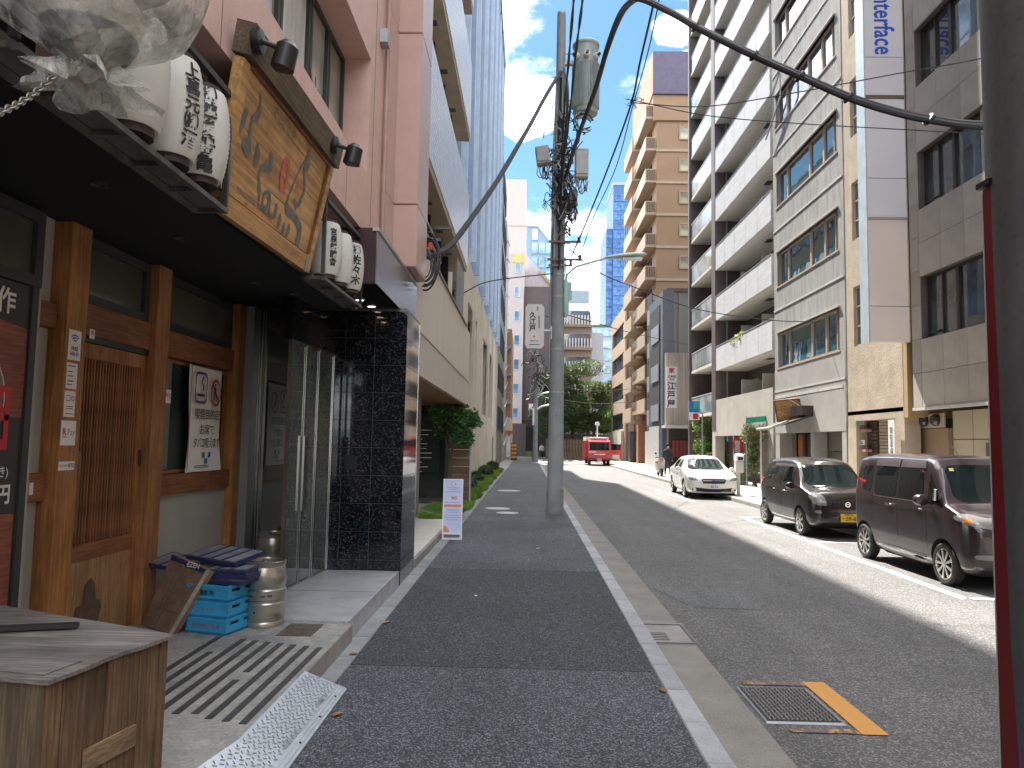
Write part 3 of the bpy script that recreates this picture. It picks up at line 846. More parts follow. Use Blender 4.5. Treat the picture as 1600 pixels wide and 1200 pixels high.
# spotlights
def spot(y, x, z, lab):
    t = thing('spotlight', (x, y, z), lab, 'spotlight', 'black spotlights over the wooden sign')
    mk('mount', MB().lathe([(.0, 0), (.07, 0), (.075, .01), (.07, .05), (0, .055)], (x, y, z), 18, 'x'), m_black, t, smooth=True)
    mk('arm', MB().tube([(x + .05, y, z), (x + .11, y + .03, z - .01), (x + .16, y + .06, z - .03)], .016, 8), m_black, t)
    mk('lamp_head', MB().tube([(x + .19, y + .06, z + .03), (x + .18, y + .06, z + .0), (x + .15, y + .065, z - .13), (x + .15, y + .065, z - .135)], [.035, .065, .07, .05], 18), m_black, t, smooth=True)
spot(4.10, -1.63, 4.02, 'near black spotlight clamped on the sign cap, its head hanging down')
spot(5.80, -1.63, 4.10, 'far black spotlight on the right end of the wooden sign cap')

# ---- big lantern in a plastic bag, top left, with its chain
T = thing('bagged_lantern', (-1.48, 2.33, 2.9), 'large round lantern wrapped in crumpled clear plastic hanging over the shop', 'bagged lantern')
mk('lantern', MB().lathe([(.1, .02), (.14, .0), (.18, .12), (.2, .3), (.2, .55), (.17, .75), (.1, .85)], (-1.48, 2.33, 3.03), 28), mat('bag_lantern_paper', (.75, .71, .62), .6, var=.2, scale=3), T, smooth=True)
mk('lantern_base', MB().lathe([(.0, -.04), (.13, -.04), (.15, .0), (.14, .05)], (-1.48, 2.33, 3.03), 24), mat('lantern_base_metal', (.12, .13, .15), .3, .5), T, smooth=True)
bm = bmesh.new(); bmesh.ops.create_icosphere(bm, subdivisions=6, radius=1)
rs = np.random.RandomState(3); folds = [(rs.uniform(0, 6.28), rs.uniform(.03, .085), rs.randint(5, 17)) for _ in range(7)]
for v in bm.verts:
    p = v.co.copy(); a = math.atan2(p.y, p.x); w = sum(f[1] * math.sin(a * f[2] + f[0] + p.z * 2.2 * (1 + .2 * f[2] % 3)) for f in folds)
    w = abs(w) - .08
    k = .385 * (1 + .35 * w * (1.1 - abs(p.z) * .2))
    zc = p.z * .66
    if p.z < -.62:                       # gathered neck and flared skirt
        k *= 1 - .95 * max(0, min(1, (-.62 - p.z) * 2.2))
    v.co = Vector((p.x * k - 1.48, p.y * k + 2.33, 3.45 + zc * .86 + w * .05))
me = bpy.data.meshes.new('plastic_bag'); bm.to_mesh(me); bm.free()
k = NT('clear_plastic_bag')
_o = [n for n in k.t.nodes if n.type == 'OUTPUT_MATERIAL'][0]
k.b.inputs['Base Color'].default_value = (.80, .79, .74, 1); k.b.inputs['Roughness'].default_value = .10; k.b.inputs['Specular IOR Level'].default_value = 1
k.bump(k.noise(9, 6, .6, (1, 1, .35)), 1.0, .05)
_vv = k.n('ShaderNodeTexVoronoi', feature='DISTANCE_TO_EDGE'); _vv.inputs['Scale'].default_value = 7; _mm = k.n('ShaderNodeMapping'); _mm.inputs['Scale'].default_value = (1, 1, .28); k.l(k.coord(), _mm.inputs[0]); k.l(_mm.outputs[0], _vv.inputs['Vector'])
k.bump(_vv.outputs['Distance'], 1.0, .12)
_t = k.n('ShaderNodeBsdfTransparent'); _t.inputs[0].default_value = (.96, .96, .94, 1); _m = k.n('ShaderNodeMixShader')
k.l(k.ramp(k.noise(6, 7, .7, (1, 1, .3)), .35, .7, .28, .85), _m.inputs[0]); k.l(_t.outputs[0], _m.inputs[1]); k.l(k.b.outputs[0], _m.inputs[2]); k.l(_m.outputs[0], _o.inputs[0])
me.materials.append(k.m); me.polygons.foreach_set('use_smooth', [True] * len(me.polygons))
link('plastic_bag', me, T)
mb = MB(); rows = []
for j in range(6):
    u = j / 5; row = []
    for i in range(40):
        a = 2 * PI * i / 40; r = .05 + .13 * u + (.02 + .035 * u) * math.sin(a * 7 + j * .6) + .015 * math.sin(a * 13 + j)
        row.append((-1.48 + r * math.cos(a) * 1.0, 2.35 + r * math.sin(a), 2.955 - .095 * u + .018 * math.sin(a * 5)))
    rows.append(row)
for j in range(5):
    for i in range(40): mb.quad(rows[j][i], rows[j][(i + 1) % 40], rows[j + 1][(i + 1) % 40], rows[j + 1][i])
mk('bag_skirt', mb, k.m, T, smooth=True)
t = thing('hanging_chain', (-1.5, 2.2, 2.9), 'thin metal chain looping down to the left from the bagged lantern', 'chain')
p0, p1 = Vector((-1.50, 2.28, 2.94)), Vector((-1.50, 1.96, 2.60))
lk_ = MB()
def torus(mb, c, R1, r, ax, long=1.5, n=12, m=5):
    """chain link"""
    o = len(mb.v)
    for i in range(n):
        a = 2 * PI * i / n; base = Vector((R1 * math.cos(a) * long, R1 * math.sin(a), 0)); nn = Vector((math.cos(a), math.sin(a), 0))
        for j in range(m):
            b = 2 * PI * j / m; q = base + nn * r * math.cos(b) + Vector((0, 0, r * math.sin(b)))
            mb.v.append(tuple(c + ax @ q))
    for i in range(n):
        for j in range(m): mb.f.append((o + i * m + j, o + ((i + 1) % n) * m + j, o + ((i + 1) % n) * m + (j + 1) % m, o + i * m + (j + 1) % m)); mb.m.append(0)
torus(lk_, Vector((0, 0, 0)), .0095, .0032, Matrix.Identity(3))
lme = lk_.mesh('chain_link', mat('chain_metal', (.35, .33, .29), .4, .7), True)
N = 24
for i in range(N):
    u = i / (N - 1); p = p0.lerp(p1, u) + Vector((0, 0, -.03 * math.sin(PI * u) * .9))
    q = p0.lerp(p1, u + .01) + Vector((0, 0, -.03 * math.sin(PI * (u + .01)) * .9))
    d = (q - p).normalized(); o = link('chain_link', lme, t)
    o.matrix_basis = Matrix.Translation(p) @ d.to_track_quat('X', 'Z').to_matrix().to_4x4() @ Matrix.Rotation(PI / 2 * (i % 2), 4, 'X')
# ------------------------------------------------------------------ notices on the restaurant
def paper(name, y0, y1, z0, z1, x, m, label, cat='sticker', group=None, th=.002):
    return mk(name, MB().box(x, x + th, y0, y1, z0, z1), m, label=label, cat=cat, group=group)
SG = 'stickers on the orange post'
p = paper('sticker', 4.985, 5.125, 2.235, 2.445, -3.168, m_paper, 'free wifi sticker, topmost on the orange post', group=SG)
for r in (.028, .046, .064):
    mb = MB(); c = (5.055, 2.352)
    for i in range(8):
        a, b = R(45 + i * 11.25), R(45 + (i + 1) * 11.25)
        mb.quad(*[(-3.1655, c[0] + q * math.cos(t), c[1] + q * math.sin(t)) for q, t in ((r, a), (r, b), (r - .011, b), (r - .011, a))])
    mk('wifi_arc', mb, m_inkb, p)
text('FREE', .038, (-3.166, 5.055, 2.315), '+x', m_ink, p, .01); text('Wi-Fi', .042, (-3.166, 5.055, 2.276), '+x', m_inkb, p, .015)
p = paper('sticker', 4.985, 5.105, 2.035, 2.215, -3.168, m_paper, 'second sticker down the orange post with small lines of print', group=SG)
for k, w in ((2.19, .08), (2.15, .05), (2.12, .06), (2.085, .07), (2.06, .05)): box('print_line', -3.1665, -3.165, 5.0, 5.0 + w, k, k + .008, m_inkb, p)
p = paper('sticker', 4.98, 5.10, 1.84, 2.02, -3.168, m_paper, 'third sticker down, with a smoking symbol and a red mark', group=SG)
text('口', .055, (-3.166, 5.02, 1.965), '+x', m_ink, p, .0); text('◎', .05, (-3.166, 5.07, 1.965), '+x', m_inkr, p, .0)
for k in (1.91, 1.895, 1.86): box('print_line', -3.1665, -3.165, 5.0, 5.08, k, k + .005, m_ink, p)
p = paper('sticker', 4.965, 5.13, 1.645, 1.815, -3.168, m_paper, 'square sticker with a red R and Pay, fourth down the post', group=SG)
text('R', .07, (-3.166, 5.0, 1.735), '+x', m_inkr, p, .02); text('Pay', .062, (-3.166, 5.075, 1.735), '+x', mat('pale_ink', (.35, .2, .2), .6), p, .004); box('print_line', -3.1665, -3.165, 4.98, 5.03, 1.70, 1.705, m_inkr, p)
p = paper('sticker', 4.965, 5.14, 1.475, 1.535, -3.168, m_paper, 'narrow sticker with red and black print below the others', group=SG)
text('ホットペッパー', .024, (-3.166, 5.02, 1.505), '+x', m_inkr, p, .02, .6); text('掲載店', .034, (-3.166, 5.1, 1.505), '+x', m_ink, p, .01, .7)
paper('sticker', 5.335, 5.40, 2.43, 2.50, -3.238, m_paper, 'tiny white sticker with a red mark on the beam over the door', group='small stickers')
text('禁', .035, (-3.235, 5.367, 2.468), '+x', m_inkr, bpy.data.objects['sticker.005'])
paper('sticker', 4.80, 4.84, 1.32, 1.40, -3.248, m_paper, 'tiny white tag on the short brown rail left of the door', group='small stickers')
p = paper('sticker', 6.53, 6.66, 2.02, 2.14, -3.255, m_paper, 'small pair of stickers inside the window left of the smoking poster', group='small stickers')
text('RS', .05, (-3.252, 6.58, 2.09), '+x', m_inkr, p); text('C', .06, (-3.252, 6.64, 2.08), '+x', m_inkr, p, .02)
# smoking poster, slightly curled
P = thing('poster', (-3.2, 7.35, 1.37), 'white poster with smoking and no-children symbols and black characters in the restaurant window', 'poster')
mb = MB(); n = 16
def px_(u, v): return -3.228 + .035 * max(0, .35 - v) * 2 * (u - .2) + .018 * math.sin(v * 5) * (1 - u) * .6
for j in range(n):
    for i in range(8):
        q = []
        for a, b in ((i, j), (i + 1, j), (i + 1, j + 1), (i, j + 1)):
            u, v = a / 8, b / n; q.append((px_(u, v), 6.97 + .72 * u + .05 * max(0, .3 - v) * u * 3, 1.38 + 1.04 * v))
        mb.quad(*q)
mk('sheet', mb, m_paper, P, smooth=True)
for y0, y1, z0, z1 in ((6.97, 7.69, 2.405, 2.415), (6.972, 6.98, 1.39, 2.405)): box('border', -3.217, -3.215, y0, y1, z0, z1, m_ink, P)
XP = -3.203
def ring(c, r0, r1, m, parent, name='ring', sy=1.0, sq=0):
    mb = MB(); N = 28
    def pt(r, t):
        cx, sx = math.cos(t), math.sin(t)
        if sq: cx, sx = abs(cx) ** sq * (1 if cx > 0 else -1), abs(sx) ** sq * (1 if sx > 0 else -1)
        return (XP, c[0] + r * cx, c[1] + r * sx * sy)
    for i in range(N):
        a, b = 2 * PI * i / N, 2 * PI * (i + 1) / N
        mb.quad(pt(r1, a), pt(r1, b), pt(r0, b), pt(r0, a))
    return mk(name, mb, m, parent)
m_violet = mat('violet_ink', (.08, .06, .22), .6, var=0)
ring((7.17, 2.20), .115, .135, m_violet, P, 'symbol_frame', 1.15, .4)
mk('cigarette', MB().box(XP, XP + .001, 7.09, 7.25, 2.115, 2.14), m_ink, P)
mk('smoke_mark', MB().tube([(XP, 7.20, 2.17), (XP, 7.22, 2.22), (XP, 7.17, 2.25), (XP, 7.20, 2.31)], .006, 5), m_ink, P)
ring((7.51, 2.17), .105, .125, m_inkr, P, 'prohibition_ring', 1.1)
mk('prohibition_bar', MB().add([(XP, 7.42, 2.25), (XP, 7.435, 2.265), (XP, 7.60, 2.09), (XP, 7.585, 2.075)], [(0, 1, 2, 3)]), m_inkr, P)
mk('figure_mark', MB().add([(XP + .001, 7.45, 2.08), (XP + .001, 7.47, 2.08), (XP + .001, 7.50, 2.17), (XP + .001, 7.52, 2.08), (XP + .001, 7.54, 2.08), (XP + .001, 7.51, 2.23), (XP + .001, 7.475, 2.23)], [(0, 1, 2, 6), (2, 3, 4, 5), (2, 5, 6)]).lathe([(0, 0), (.018, 0), (0, .001)], (XP, 7.492, 2.25), 8, 'x'), m_ink, P)
text('喫煙目的店', .115, (XP, 7.335, 1.935), '+x', m_ink, P, .004)
text('お席で', .115, (XP, 7.34, 1.785), '+x', m_ink, P, .004)
text('タバコ吸えます', .112, (XP + .006, 7.335, 1.655), '+x', m_ink, P, .006, .78)
for y0, z0, m in ((7.26, 1.515, m_inkg), (7.325, 1.515, m_paper), (7.39, 1.515, m_inkb), (7.325, 1.455, m_inkg)): box('emblem', XP, XP + .001, y0, y0 + .055, z0, z0 + .055, m, P)
box('emblem', XP + .0012, XP + .002, 7.27, 7.30, 1.535, 1.56, m_inkb, P); box('emblem', XP + .0012, XP + .002, 7.335, 7.37, 1.475, 1.5, m_inkb, P)
for k in (1.435, 1.42): box('print_line', XP, XP + .001, 7.09, 7.42, k, k + .006, m_ink, P)
# menu board far left
P = thing('menu_board', (-3.2, 4.0, .5), 'tall dark menu board with a red wood photo and white characters at the left edge', 'menu board')
box('backing', -3.28, -3.20, 3.2, 4.62, .42, 2.66, mat('menu_black', (.035, .03, .028), .5, var=.1), P)
box('frame', -3.28, -3.185, 4.62, 4.68, .38, 2.66, m_frame, P); box('frame', -3.28, -3.185, 4.68, 4.70, .15, 2.66, m_greyp, P)
m_mah = wood('mahogany_print', (.28, .07, .04), (.40, .12, .07), 'y', 4, .5, 0)
mk('photo', MB().quad((-3.198, 3.2, 1.82), (-3.198, 4.61, 1.82), (-3.198, 4.61, 2.38), (-3.198, 3.2, 2.55)), m_mah, P)
mk('photo', MB().quad((-3.198, 3.2, .5), (-3.198, 4.60, .5), (-3.198, 4.60, 1.22), (-3.198, 3.2, 1.30)), m_mah, P)
def disc(c, r, x, m, name, sy=1):
    mb = MB(); mb.add([(x, c[0] + r * math.cos(2 * PI * i / 32), c[1] + sy * r * math.sin(2 * PI * i / 32)) for i in range(32)], [tuple(range(32))]); return mk(name, mb, m, P)
disc((4.12, 1.93), .33, -3.197, mat('plate_rim', (.6, .55, .45), .4), 'plate'); disc((4.12, 1.93), .318, -3.1965, mat('grey_stew', (.16, .12, .09), .6, var=.6, scale=14), 'plate_food')
disc((4.05, .80), .47, -3.197, mat('pale_dish', (.36, .30, .24), .5, var=.3, scale=14), 'plate', 1.05)
m_redst = mat('stamp_red', (.55, .02, .03), .5, var=0)
for y0, y1, z0, z1 in ((4.0, 4.5, 1.97, 2.01), (4.45, 4.49, 1.66, 1.97), (4.0, 4.49, 1.62, 1.66), (4.0, 4.49, 1.80, 1.835), (4.22, 4.26, 1.66, 1.80)): box('stamp', -3.1955, -3.1945, y0, y1, z0, z1, m_redst, P)
text('メ', .2, (-3.1945, 4.36, 1.90), '+x', m_redst, P, .05); text('須', .17, (-3.1945, 4.36, 1.73), '+x', m_redst, P, .04)
text('作', .17, (-3.1975, 4.40, 2.52), '+x', m_paper, P, .02); text('(玉子付き)', .075, (-3.1975, 4.35, 1.48), '+x', m_paper, P, .01); text('円', .13, (-3.1975, 4.49, 1.34), '+x', m_paper, P, .03)

# ------------------------------------------------------------------ crates, kegs, trays
m_blue = mat('blue_crate_plastic', (.04, .36, .66), .42, var=.1, scale=5, fine=.1)
m_navy = mat('navy_tray_plastic', (.022, .03, .10), .35, var=.2)
m_greyt = mat('grey_tray', (.22, .23, .26), .5, var=.25, scale=8)
def crate(z, h, lab, words, col, rot=0.0):
    t = thing('blue_crate', (-2.50, 6.18, z), lab, 'crate', 'stacked blue noodle crates')
    x0, x1, y0, y1 = -2.68, -2.31, 5.98, 6.38
    mb = MB().box(x0 + .012, x1 - .012, y0 + .012, y1 - .012, z, z + .02)
    mb.box(x0, x1, y0, y0 + .012, z + .015, z + h, 0, .003).box(x0, x1, y1 - .012, y1, z + .015, z + h).box(x0, x0 + .012, y0, y1, z + .015, z + h)
    # right side with two hand slots
    wall(mb, lambda u, v, d: (x1 - d, y0 + u, z + .015 + v), y1 - y0, h - .015, .012, [(.06, .17, h * .45, h * .62), (.24, .35, h * .45, h * .62)])
    mb.box(x0 - .006, x1 + .006, y0 - .006, y0, z + h - .022, z + h).box(x1, x1 + .006, y0, y1, z + h - .022, z + h)
    mb.box(x0, x1, y0 - .004, y0, z + .02, z + .03).box(x1, x1 + .004, y0, y1, z + .02, z + .03)
    mk('tub', mb, m_blue, t)
    text(words, .045, (-2.49, y0 - .008, z + h * .5), '-y', col, t, .02)
    t.rotation_euler.z = rot
crate(.152, .128, 'bottom blue crate of the stack by the beer keg with red characters', 'ヤマサフラネ', mat('faded_red', (.35, .06, .10), .6), R(-14))
crate(.282, .128, 'middle blue crate of the stack with a faded pink mark', 'フード', mat('faded_pink', (.35, .10, .25), .6), R(-12))
crate(.412, .128, 'top blue crate of the stack with three small black characters', '製麺所', m_ink, R(-14))
def tray(z, tx, ty, lab, dz=0, rx=0, ry=0, name='folded_tray'):
    mb = MB().box(-.26, .26, -.19, .19, .022, .034, 1).box(-.26, .26, -.19, -.175, .0, .035).box(-.26, .26, .175, .19, 0, .035).box(-.26, -.245, -.175, .175, 0, .035).box(.245, .26, -.175, .175, 0, .035)
    for q in (-.12, 0, .12): mb.box(q - .01, q + .01, -.175, .175, .034, .040, 0)
    o = mk(name, mb, [m_navy, m_greyt], label=lab, cat='tray', group='folded navy trays on the crates')
    o.matrix_basis = Matrix.Translation((tx, ty, z)) @ Matrix.Rotation(dz, 4, 'Z') @ Matrix.Rotation(rx, 4, 'X') @ Matrix.Rotation(ry, 4, 'Y')
tray(.545, -2.47, 6.20, 'lowest folded navy tray lying flat on the top blue crate', R(-14))
tray(.583, -2.45, 6.22, 'second folded navy tray on the crates, twisted slightly', R(-9))
tray(.622, -2.47, 6.24, 'third navy tray on the crates lifted at one side', R(-10), R(2), R(-2))
tray(.70, -2.56, 6.38, 'topmost grey-bottomed navy tray tilting toward the timber post', R(-20), R(7), R(3))
tray(.60, -2.95, 6.46, 'navy tray sticking out behind the leaning brown box', R(-10), R(5), R(8))
# leaning brown container (its long ribbed bottom toward us)
t = thing('leaning_container', (-2.9, 6.05, .15), 'brown ribbed container leaning on the crate stack with a pale edge and white print', 'container')
A0, A1, A2, A3 = Vector((-3.17, 6.20, .160)), Vector((-2.80, 5.95, .155)), Vector((-2.53, 5.97, .655)), Vector((-2.93, 6.17, .745))
nrm = (A1 - A0).cross(A3 - A0).normalized()
if nrm.y > 0: nrm = -nrm
def lc(u, v, d): return (A0 * (1 - u) + A1 * u) * (1 - v) + (A3 * (1 - u) + A2 * u) * v + nrm * d
def lbox(name, u0, u1, v0, v1, d0, d1, m):
    q = [lc(u, v, d) for d in (d0, d1) for v in (v0, v1) for u in (u0, u1)]
    return mk(name, MB().add(q, [(0, 2, 3, 1), (4, 5, 7, 6), (0, 1, 5, 4), (2, 6, 7, 3), (0, 4, 6, 2), (1, 3, 7, 5)]), m, t)
m_lc = mat('brown_resin', (.23, .15, .105), .75, var=.3, scale=7, fine=.15, dirt=.3)
lbox('base_panel', 0, .95, 0, 1, -.05, 0, m_lc); lbox('side_wall', .956, .99, 0, .99, -.06, -.014, m_lc)
for u in (.28, .40): lbox('rib', u, u + .018, .02, .97, .0, .006, mat('brown_resin_rib', (.20, .145, .11), .75, var=.2))  # ribs slightly greyer than the base panel
for v in (.12, .3, .72): lbox('rib', .02, .93, v, v + .008, .0, .004, m_lc)
lbox('pale_rim', .955, 1.0, -.02, 1.0, -.012, .012, mat('dirty_cream', (.42, .37, .29), .7, var=.35, scale=15))
lbox('dark_gap', .948, .955, 0, 1, -.06, -.004, m_black)
lbox('label_strip', .02, .94, .935, 1.0, .004, .008, m_navy)
Mx = Matrix(((A1 - A0).normalized(), nrm.cross((A1 - A0).normalized()), nrm)).transposed().to_4x4(); Mx.translation = lc(.5, .967, .010)
text('KANEZEN', .055, None, None, m_paper, t, .02, 1.3, M=Mx)
# kegs
m_keg = mat('keg_steel', (.47, .44, .38), .3, .85, var=.2, scale=4, bump=.08, bscale=30, dirt=.3)
def keg(x, y, z, lab):
    t = thing('beer_keg', (x, y, z), lab, 'keg', 'steel beer kegs')
    prof = [(.155, 0), (.165, .0), (.168, .03), (.160, .045), (.168, .055), (.174, .12), (.174, .19), (.166, .20), (.166, .215), (.176, .225), (.176, .30), (.166, .312), (.166, .325), (.175, .34), (.172, .44), (.160, .49), (.166, .50), (.170, .53), (.160, .535), (.155, .50), (.03, .495), (.02, .49)]
    mk('barrel', MB().lathe(prof, (x, y, z), 36), m_keg, t, smooth=True)
    mk('valve', MB().lathe([(.045, .0), (.045, .03), (.03, .035), (.03, .05), (.001, .05)], (x, y, z + .49), 16), m_steel, t)
    for a in (-2.2, -1.9, -1.3, -1.0):
        mk('stamp', MB().box(-.018, .018, -.002, .002, -.008, .008).xf(Matrix.Translation((x + .1775 * math.cos(a), y + .1775 * math.sin(a), z + .262)) @ Matrix.Rotation(a + PI / 2, 4, 'Z')), m_dsteel, t)
    mk('bung', MB().cyl((x - .02, y - .17, z + .13), (x - .02, y - .18, z + .13), .008), m_black, t)
keg(-2.21, 6.36, .165 - .014, 'steel beer keg standing in front beside the blue crates')
keg(-2.74, 8.08, .165, 'darker beer keg standing behind in the glass entrance corner')

# ------------------------------------------------------------------ wooden cabinet bottom left
t = thing('wooden_cabinet', (-2.0, 3.0, 0), 'weathered plank cabinet with a grey worn lid, close at the lower left', 'cabinet')
cs = [Vector((-1.585, 2.50, 0)), Vector((-1.455, 3.12, 0)), Vector((-2.60, 3.60, 0)), Vector((-2.75, 2.72, 0))]
ctr = sum(cs, Vector()) / 4
lidp = [c for c in cs]
mb = MB()
edge = []
for i in range(4):
    a, b = cs[i], cs[(i + 1) % 4]
    for j in range(7):
        u = j / 7; p = a.lerp(b, u)
        if i == 0 and j in (3, 4): p = p + Vector((-.014, .0, 0))
        edge.append((p.x + random.uniform(-.003, .003), p.y + random.uniform(-.003, .003)))
mb.prism(edge, 'z', .885, .90)
mk('lid', mb, w_oldtop, t)
mk('lid_board', MB().prism([(-2.74, 2.75), (-1.63, 2.55), (-1.60, 2.72), (-2.70, 3.02)], 'z', .901, .905), w_oldtop, t)
def inset(p, d): return ctr + (p - ctr) * d
B = [inset(c, .955) for c in cs]
def side(name, a, b, u0, u1, z0, z1, d0, d1, m):
    dirv = (b - a); nn = Vector((dirv.y, -dirv.x, 0)).normalized()
    if nn.dot(a - ctr) < 0: nn = -nn
    q = [a.lerp(b, u) + nn * d + Vector((0, 0, z)) for d in (d0, d1) for z in (z0, z1) for u in (u0, u1)]
    return mk(name, MB().add(q, [(0, 2, 3, 1), (4, 5, 7, 6), (0, 1, 5, 4), (2, 6, 7, 3), (0, 4, 6, 2), (1, 3, 7, 5)]), m, t)
w_oldd = wood('weathered_planks_dark', (.12, .085, .055), (.22, .15, .09), 'z', 7, .8, .6, .1)
for u0, u1 in ((.0, .125), (.135, .455), (.467, .735), (.748, .928)): side('plank', B[0], B[1], u0, u1, .02, .884, -.02, random.uniform(0, .004), w_old)
side('corner_post', B[0], B[1], .94, 1.0, .0, .884, -.03, .008, w_old)
side('handle_board', B[0], B[1], .30, .72, .52, .60, .006, .016, wood('pale_plank', (.20, .13, .07), (.32, .21, .12), 'y', 7, .8, .5))
for u0, u1 in ((.0, .295), (.305, .645), (.657, 1.0)): side('plank', B[0], B[3], u0, u1, .02, .884, -.02, 0, w_oldd)
for k in range(2): side('plank', B[1], B[2], k * .5, k * .5 + .496, .02, .884, -.02, 0, w_oldd)
side('plank', B[2], B[3], 0, 1, .02, .884, -.02, 0, w_oldd)
side('metal_plate', B[0], B[3], .28, .6, .80, .865, .002, .006, mat('pale_plate', (.33, .31, .27), .6, .2, var=.3, scale=14))
mk('iron_bar', MB().box(-.15, .15, -.017, .017, 0, .022, 0, .003).box(-.15, .15, -.017, -.010, .022, .028).xf(Matrix.Translation((-2.03, 3.12, .9055)) @ Matrix.Rotation(R(17), 4, 'Z')), mat('brown_iron', (.045, .035, .035), .5, .3, var=.2), label='short dark metal bar lying on the lid of the weathered cabinet', cat='metal bar')

# ------------------------------------------------------------------ aluminium kerb ramp
t = thing('kerb_ramp', (-1.35, 4.5, 0), 'silver aluminium ramp plate with raised tread bridging the step and the footpath', 'ramp')
m_alu = mat('aluminium', (.44, .465, .495), .42, .55, var=.12, scale=8, dirt=.15)
def rp(u, v, d=0):   # u across (0 top at step,1 foot), v along y
    x = -1.475 + .265 * u; z = .158 - .140 * u
    y = (3.55 + v * 1.55) + .0 * u + .10 * u * v * 1.0
    if v < .25: x -= (.25 - v) * .5 * (1 - u) * .6; 
    return Vector((x + .45 * d, y, z + .9 * d))
mb = MB()
NV = 20
for j in range(NV):
    for u0, u1 in ((0, .78), (.78, .9), (.9, 1.0)):
        q = [rp(u0, j / NV), rp(u1, j / NV), rp(u1, (j + 1) / NV), rp(u0, (j + 1) / NV)]
        mb.quad(*q); mb.quad(*[p - Vector((0, 0, .006)) for p in reversed(q)])
mb.quad(rp(0, 1), rp(1, 1), rp(1, 1) - Vector((0, 0, .012)), rp(0, 1) - Vector((0, 0, .012)))
mb.quad(rp(1, 0), rp(1, 1), rp(1, 1) - Vector((0, 0, .014)), rp(1, 0) - Vector((0, 0, .014)))
mk('plate', mb, m_alu, t)
mb = MB()
for b in range(46):
    for a in range(7):
        u, v = .06 + a * .10 + (.05 if b % 2 else 0), .01 + b * .0215
        if u > .74: continue
        s = .018 if (a + b) % 2 else -.018
        p = rp(u, v, .001); q = rp(u + .055, v + s * .45, .001)
        d = (q - p).normalized(); w = Vector((0, 0, 1)).cross(d).normalized() * .0028; top = Vector((.0, 0, .0035)) + Vector((.0015, 0, 0))
        mb.add([p - w, p + w, q + w, q - w, p + top, q + top], [(0, 1, 4), (1, 2, 5, 4), (2, 3, 5), (3, 0, 4, 5)])
mk('tread', mb, mat('aluminium_bright', (.50, .53, .56), .3, .7), t, kind='stuff')
for u in (.80, .87, .94): mk('ridge', MB().tube([rp(u, 0, .001), rp(u, 1, .001)], .004, 6), m_alu, t)
for v in (.2, .42, .66, .88): mk('bolt', MB().cyl(rp(.90, v, .0), rp(.90, v, .005), .007), m_black, t)
xa = (rp(.7, 1) - rp(.7, 0)).normalized(); ya = (rp(0, .5) - rp(1, .5)).normalized(); za = xa.cross(ya)
for w_, v_ in (('SUGI PLAN', .42), ('RAMP 10', .80)):
    M = Matrix((xa, ya, za)).transposed().to_4x4(); M.translation = rp(.72, v_, .004); text(w_, .05, None, None, mat('stamped_metal', (.25, .27, .30), .5, .5), t, .004, M=M)

# ------------------------------------------------------------------ glass entrance with the black tiled pier
E_ = thing('glass_entrance', (-2.4, 8.2, .17), 'dark reflecting glass entrance screen set back between timber front and black tiled pier', 'entrance')
m_mirror = glassy('dark_mirror_glass', (.20, .22, .21), .015, 1.6, .0, 1.0, rnd=.05, metal=.7)
m_ent = glassy('entrance_glass', (.42, .46, .44), .008, 1.6, .004, 1.0, rnd=.05, wscale=1.5, metal=.8)
m_trim = mat('polished_steel', (.5, .5, .49), .18, .95, var=.08)
box('mirror_panel', -3.16, -2.50, 8.40, 8.44, .17, 3.2, m_mirror, E_)
box('steel_jamb', -3.19, -3.10, 8.20, 8.40, .16, 3.2, mat('grey_jamb', (.30, .31, .31), .4, .5), E_)
for x in (-3.095, -3.06, -3.03): box('steel_trim', x, x + .012, 8.36, 8.40, .17, 3.2, m_trim, E_)
def gp(u): return Vector((-2.47, 7.56, 0)).lerp(Vector((-2.38, 8.92, 0)), u)
def gbox(name, u0, u1, z0, z1, d0, d1, m, p=E_):
    a, b = gp(u0), gp(u1); n_ = Vector((.998, -.066, 0))
    q = [pt + n_ * d + Vector((0, 0, z)) for d in (d0, d1) for z in (z0, z1) for pt in (a, b)]
    return mk(name, MB().add(q, [(0, 2, 3, 1), (4, 5, 7, 6), (0, 1, 5, 4), (2, 6, 7, 3), (0, 4, 6, 2), (1, 3, 7, 5)]), m, p)
for u0, u1 in ((.006, .30), (.345, .60), (.645, .985)):
    gbox('glass_panel', u0, u1, .19, 2.72, -.006, .006, m_ent)
for u in (.0, .31, .33, .61, .63, .99): gbox('frame_post', u, u + .010, .17, 2.74, -.02, .02, m_trim)
gbox('door_rail', .0, 1, .17, .19, -.018, .018, m_trim); gbox('door_rail', .0, 1, 2.72, 2.75, -.018, .018, m_trim)
gbox('door_handle', .29, .30, .95, 1.75, .02, .045, m_trim); gbox('door_handle', .37, .38, .95, 1.75, .02, .045, m_trim)
gbox('header', 0, 1, 2.752, 3.3, -.12, .012, mat('black_gloss', (.008, .009, .010), .08, spec=.7), E_)
box('inner_wall', -3.1, -2.5, 8.9, 9.0, .17, 3.2, mat('lobby_wall', (.10, .10, .09), .5), E_)
P = thing('tiled_pier', (-2, 9.5, 0), 'black granite tiled pier with pale joints between glass entrance and footpath', 'pier')
k = NT('black_granite')
_v = k.n('ShaderNodeTexVoronoi'); _v.inputs['Scale'].default_value = 75; k.l(k.coord(), _v.inputs[0]); _s = k.n('ShaderNodeSeparateColor'); k.l(_v.outputs['Color'], _s.inputs[0])
_c = k.mix(k.ramp(_s.outputs[0], .72, .95), (.006, .007, .010), (.055, .058, .066)); k.l(_c, k.b.inputs['Base Color']); k.b.inputs['Roughness'].default_value = .06; k.b.inputs['IOR'].default_value = 1.55
m_gran = k.m
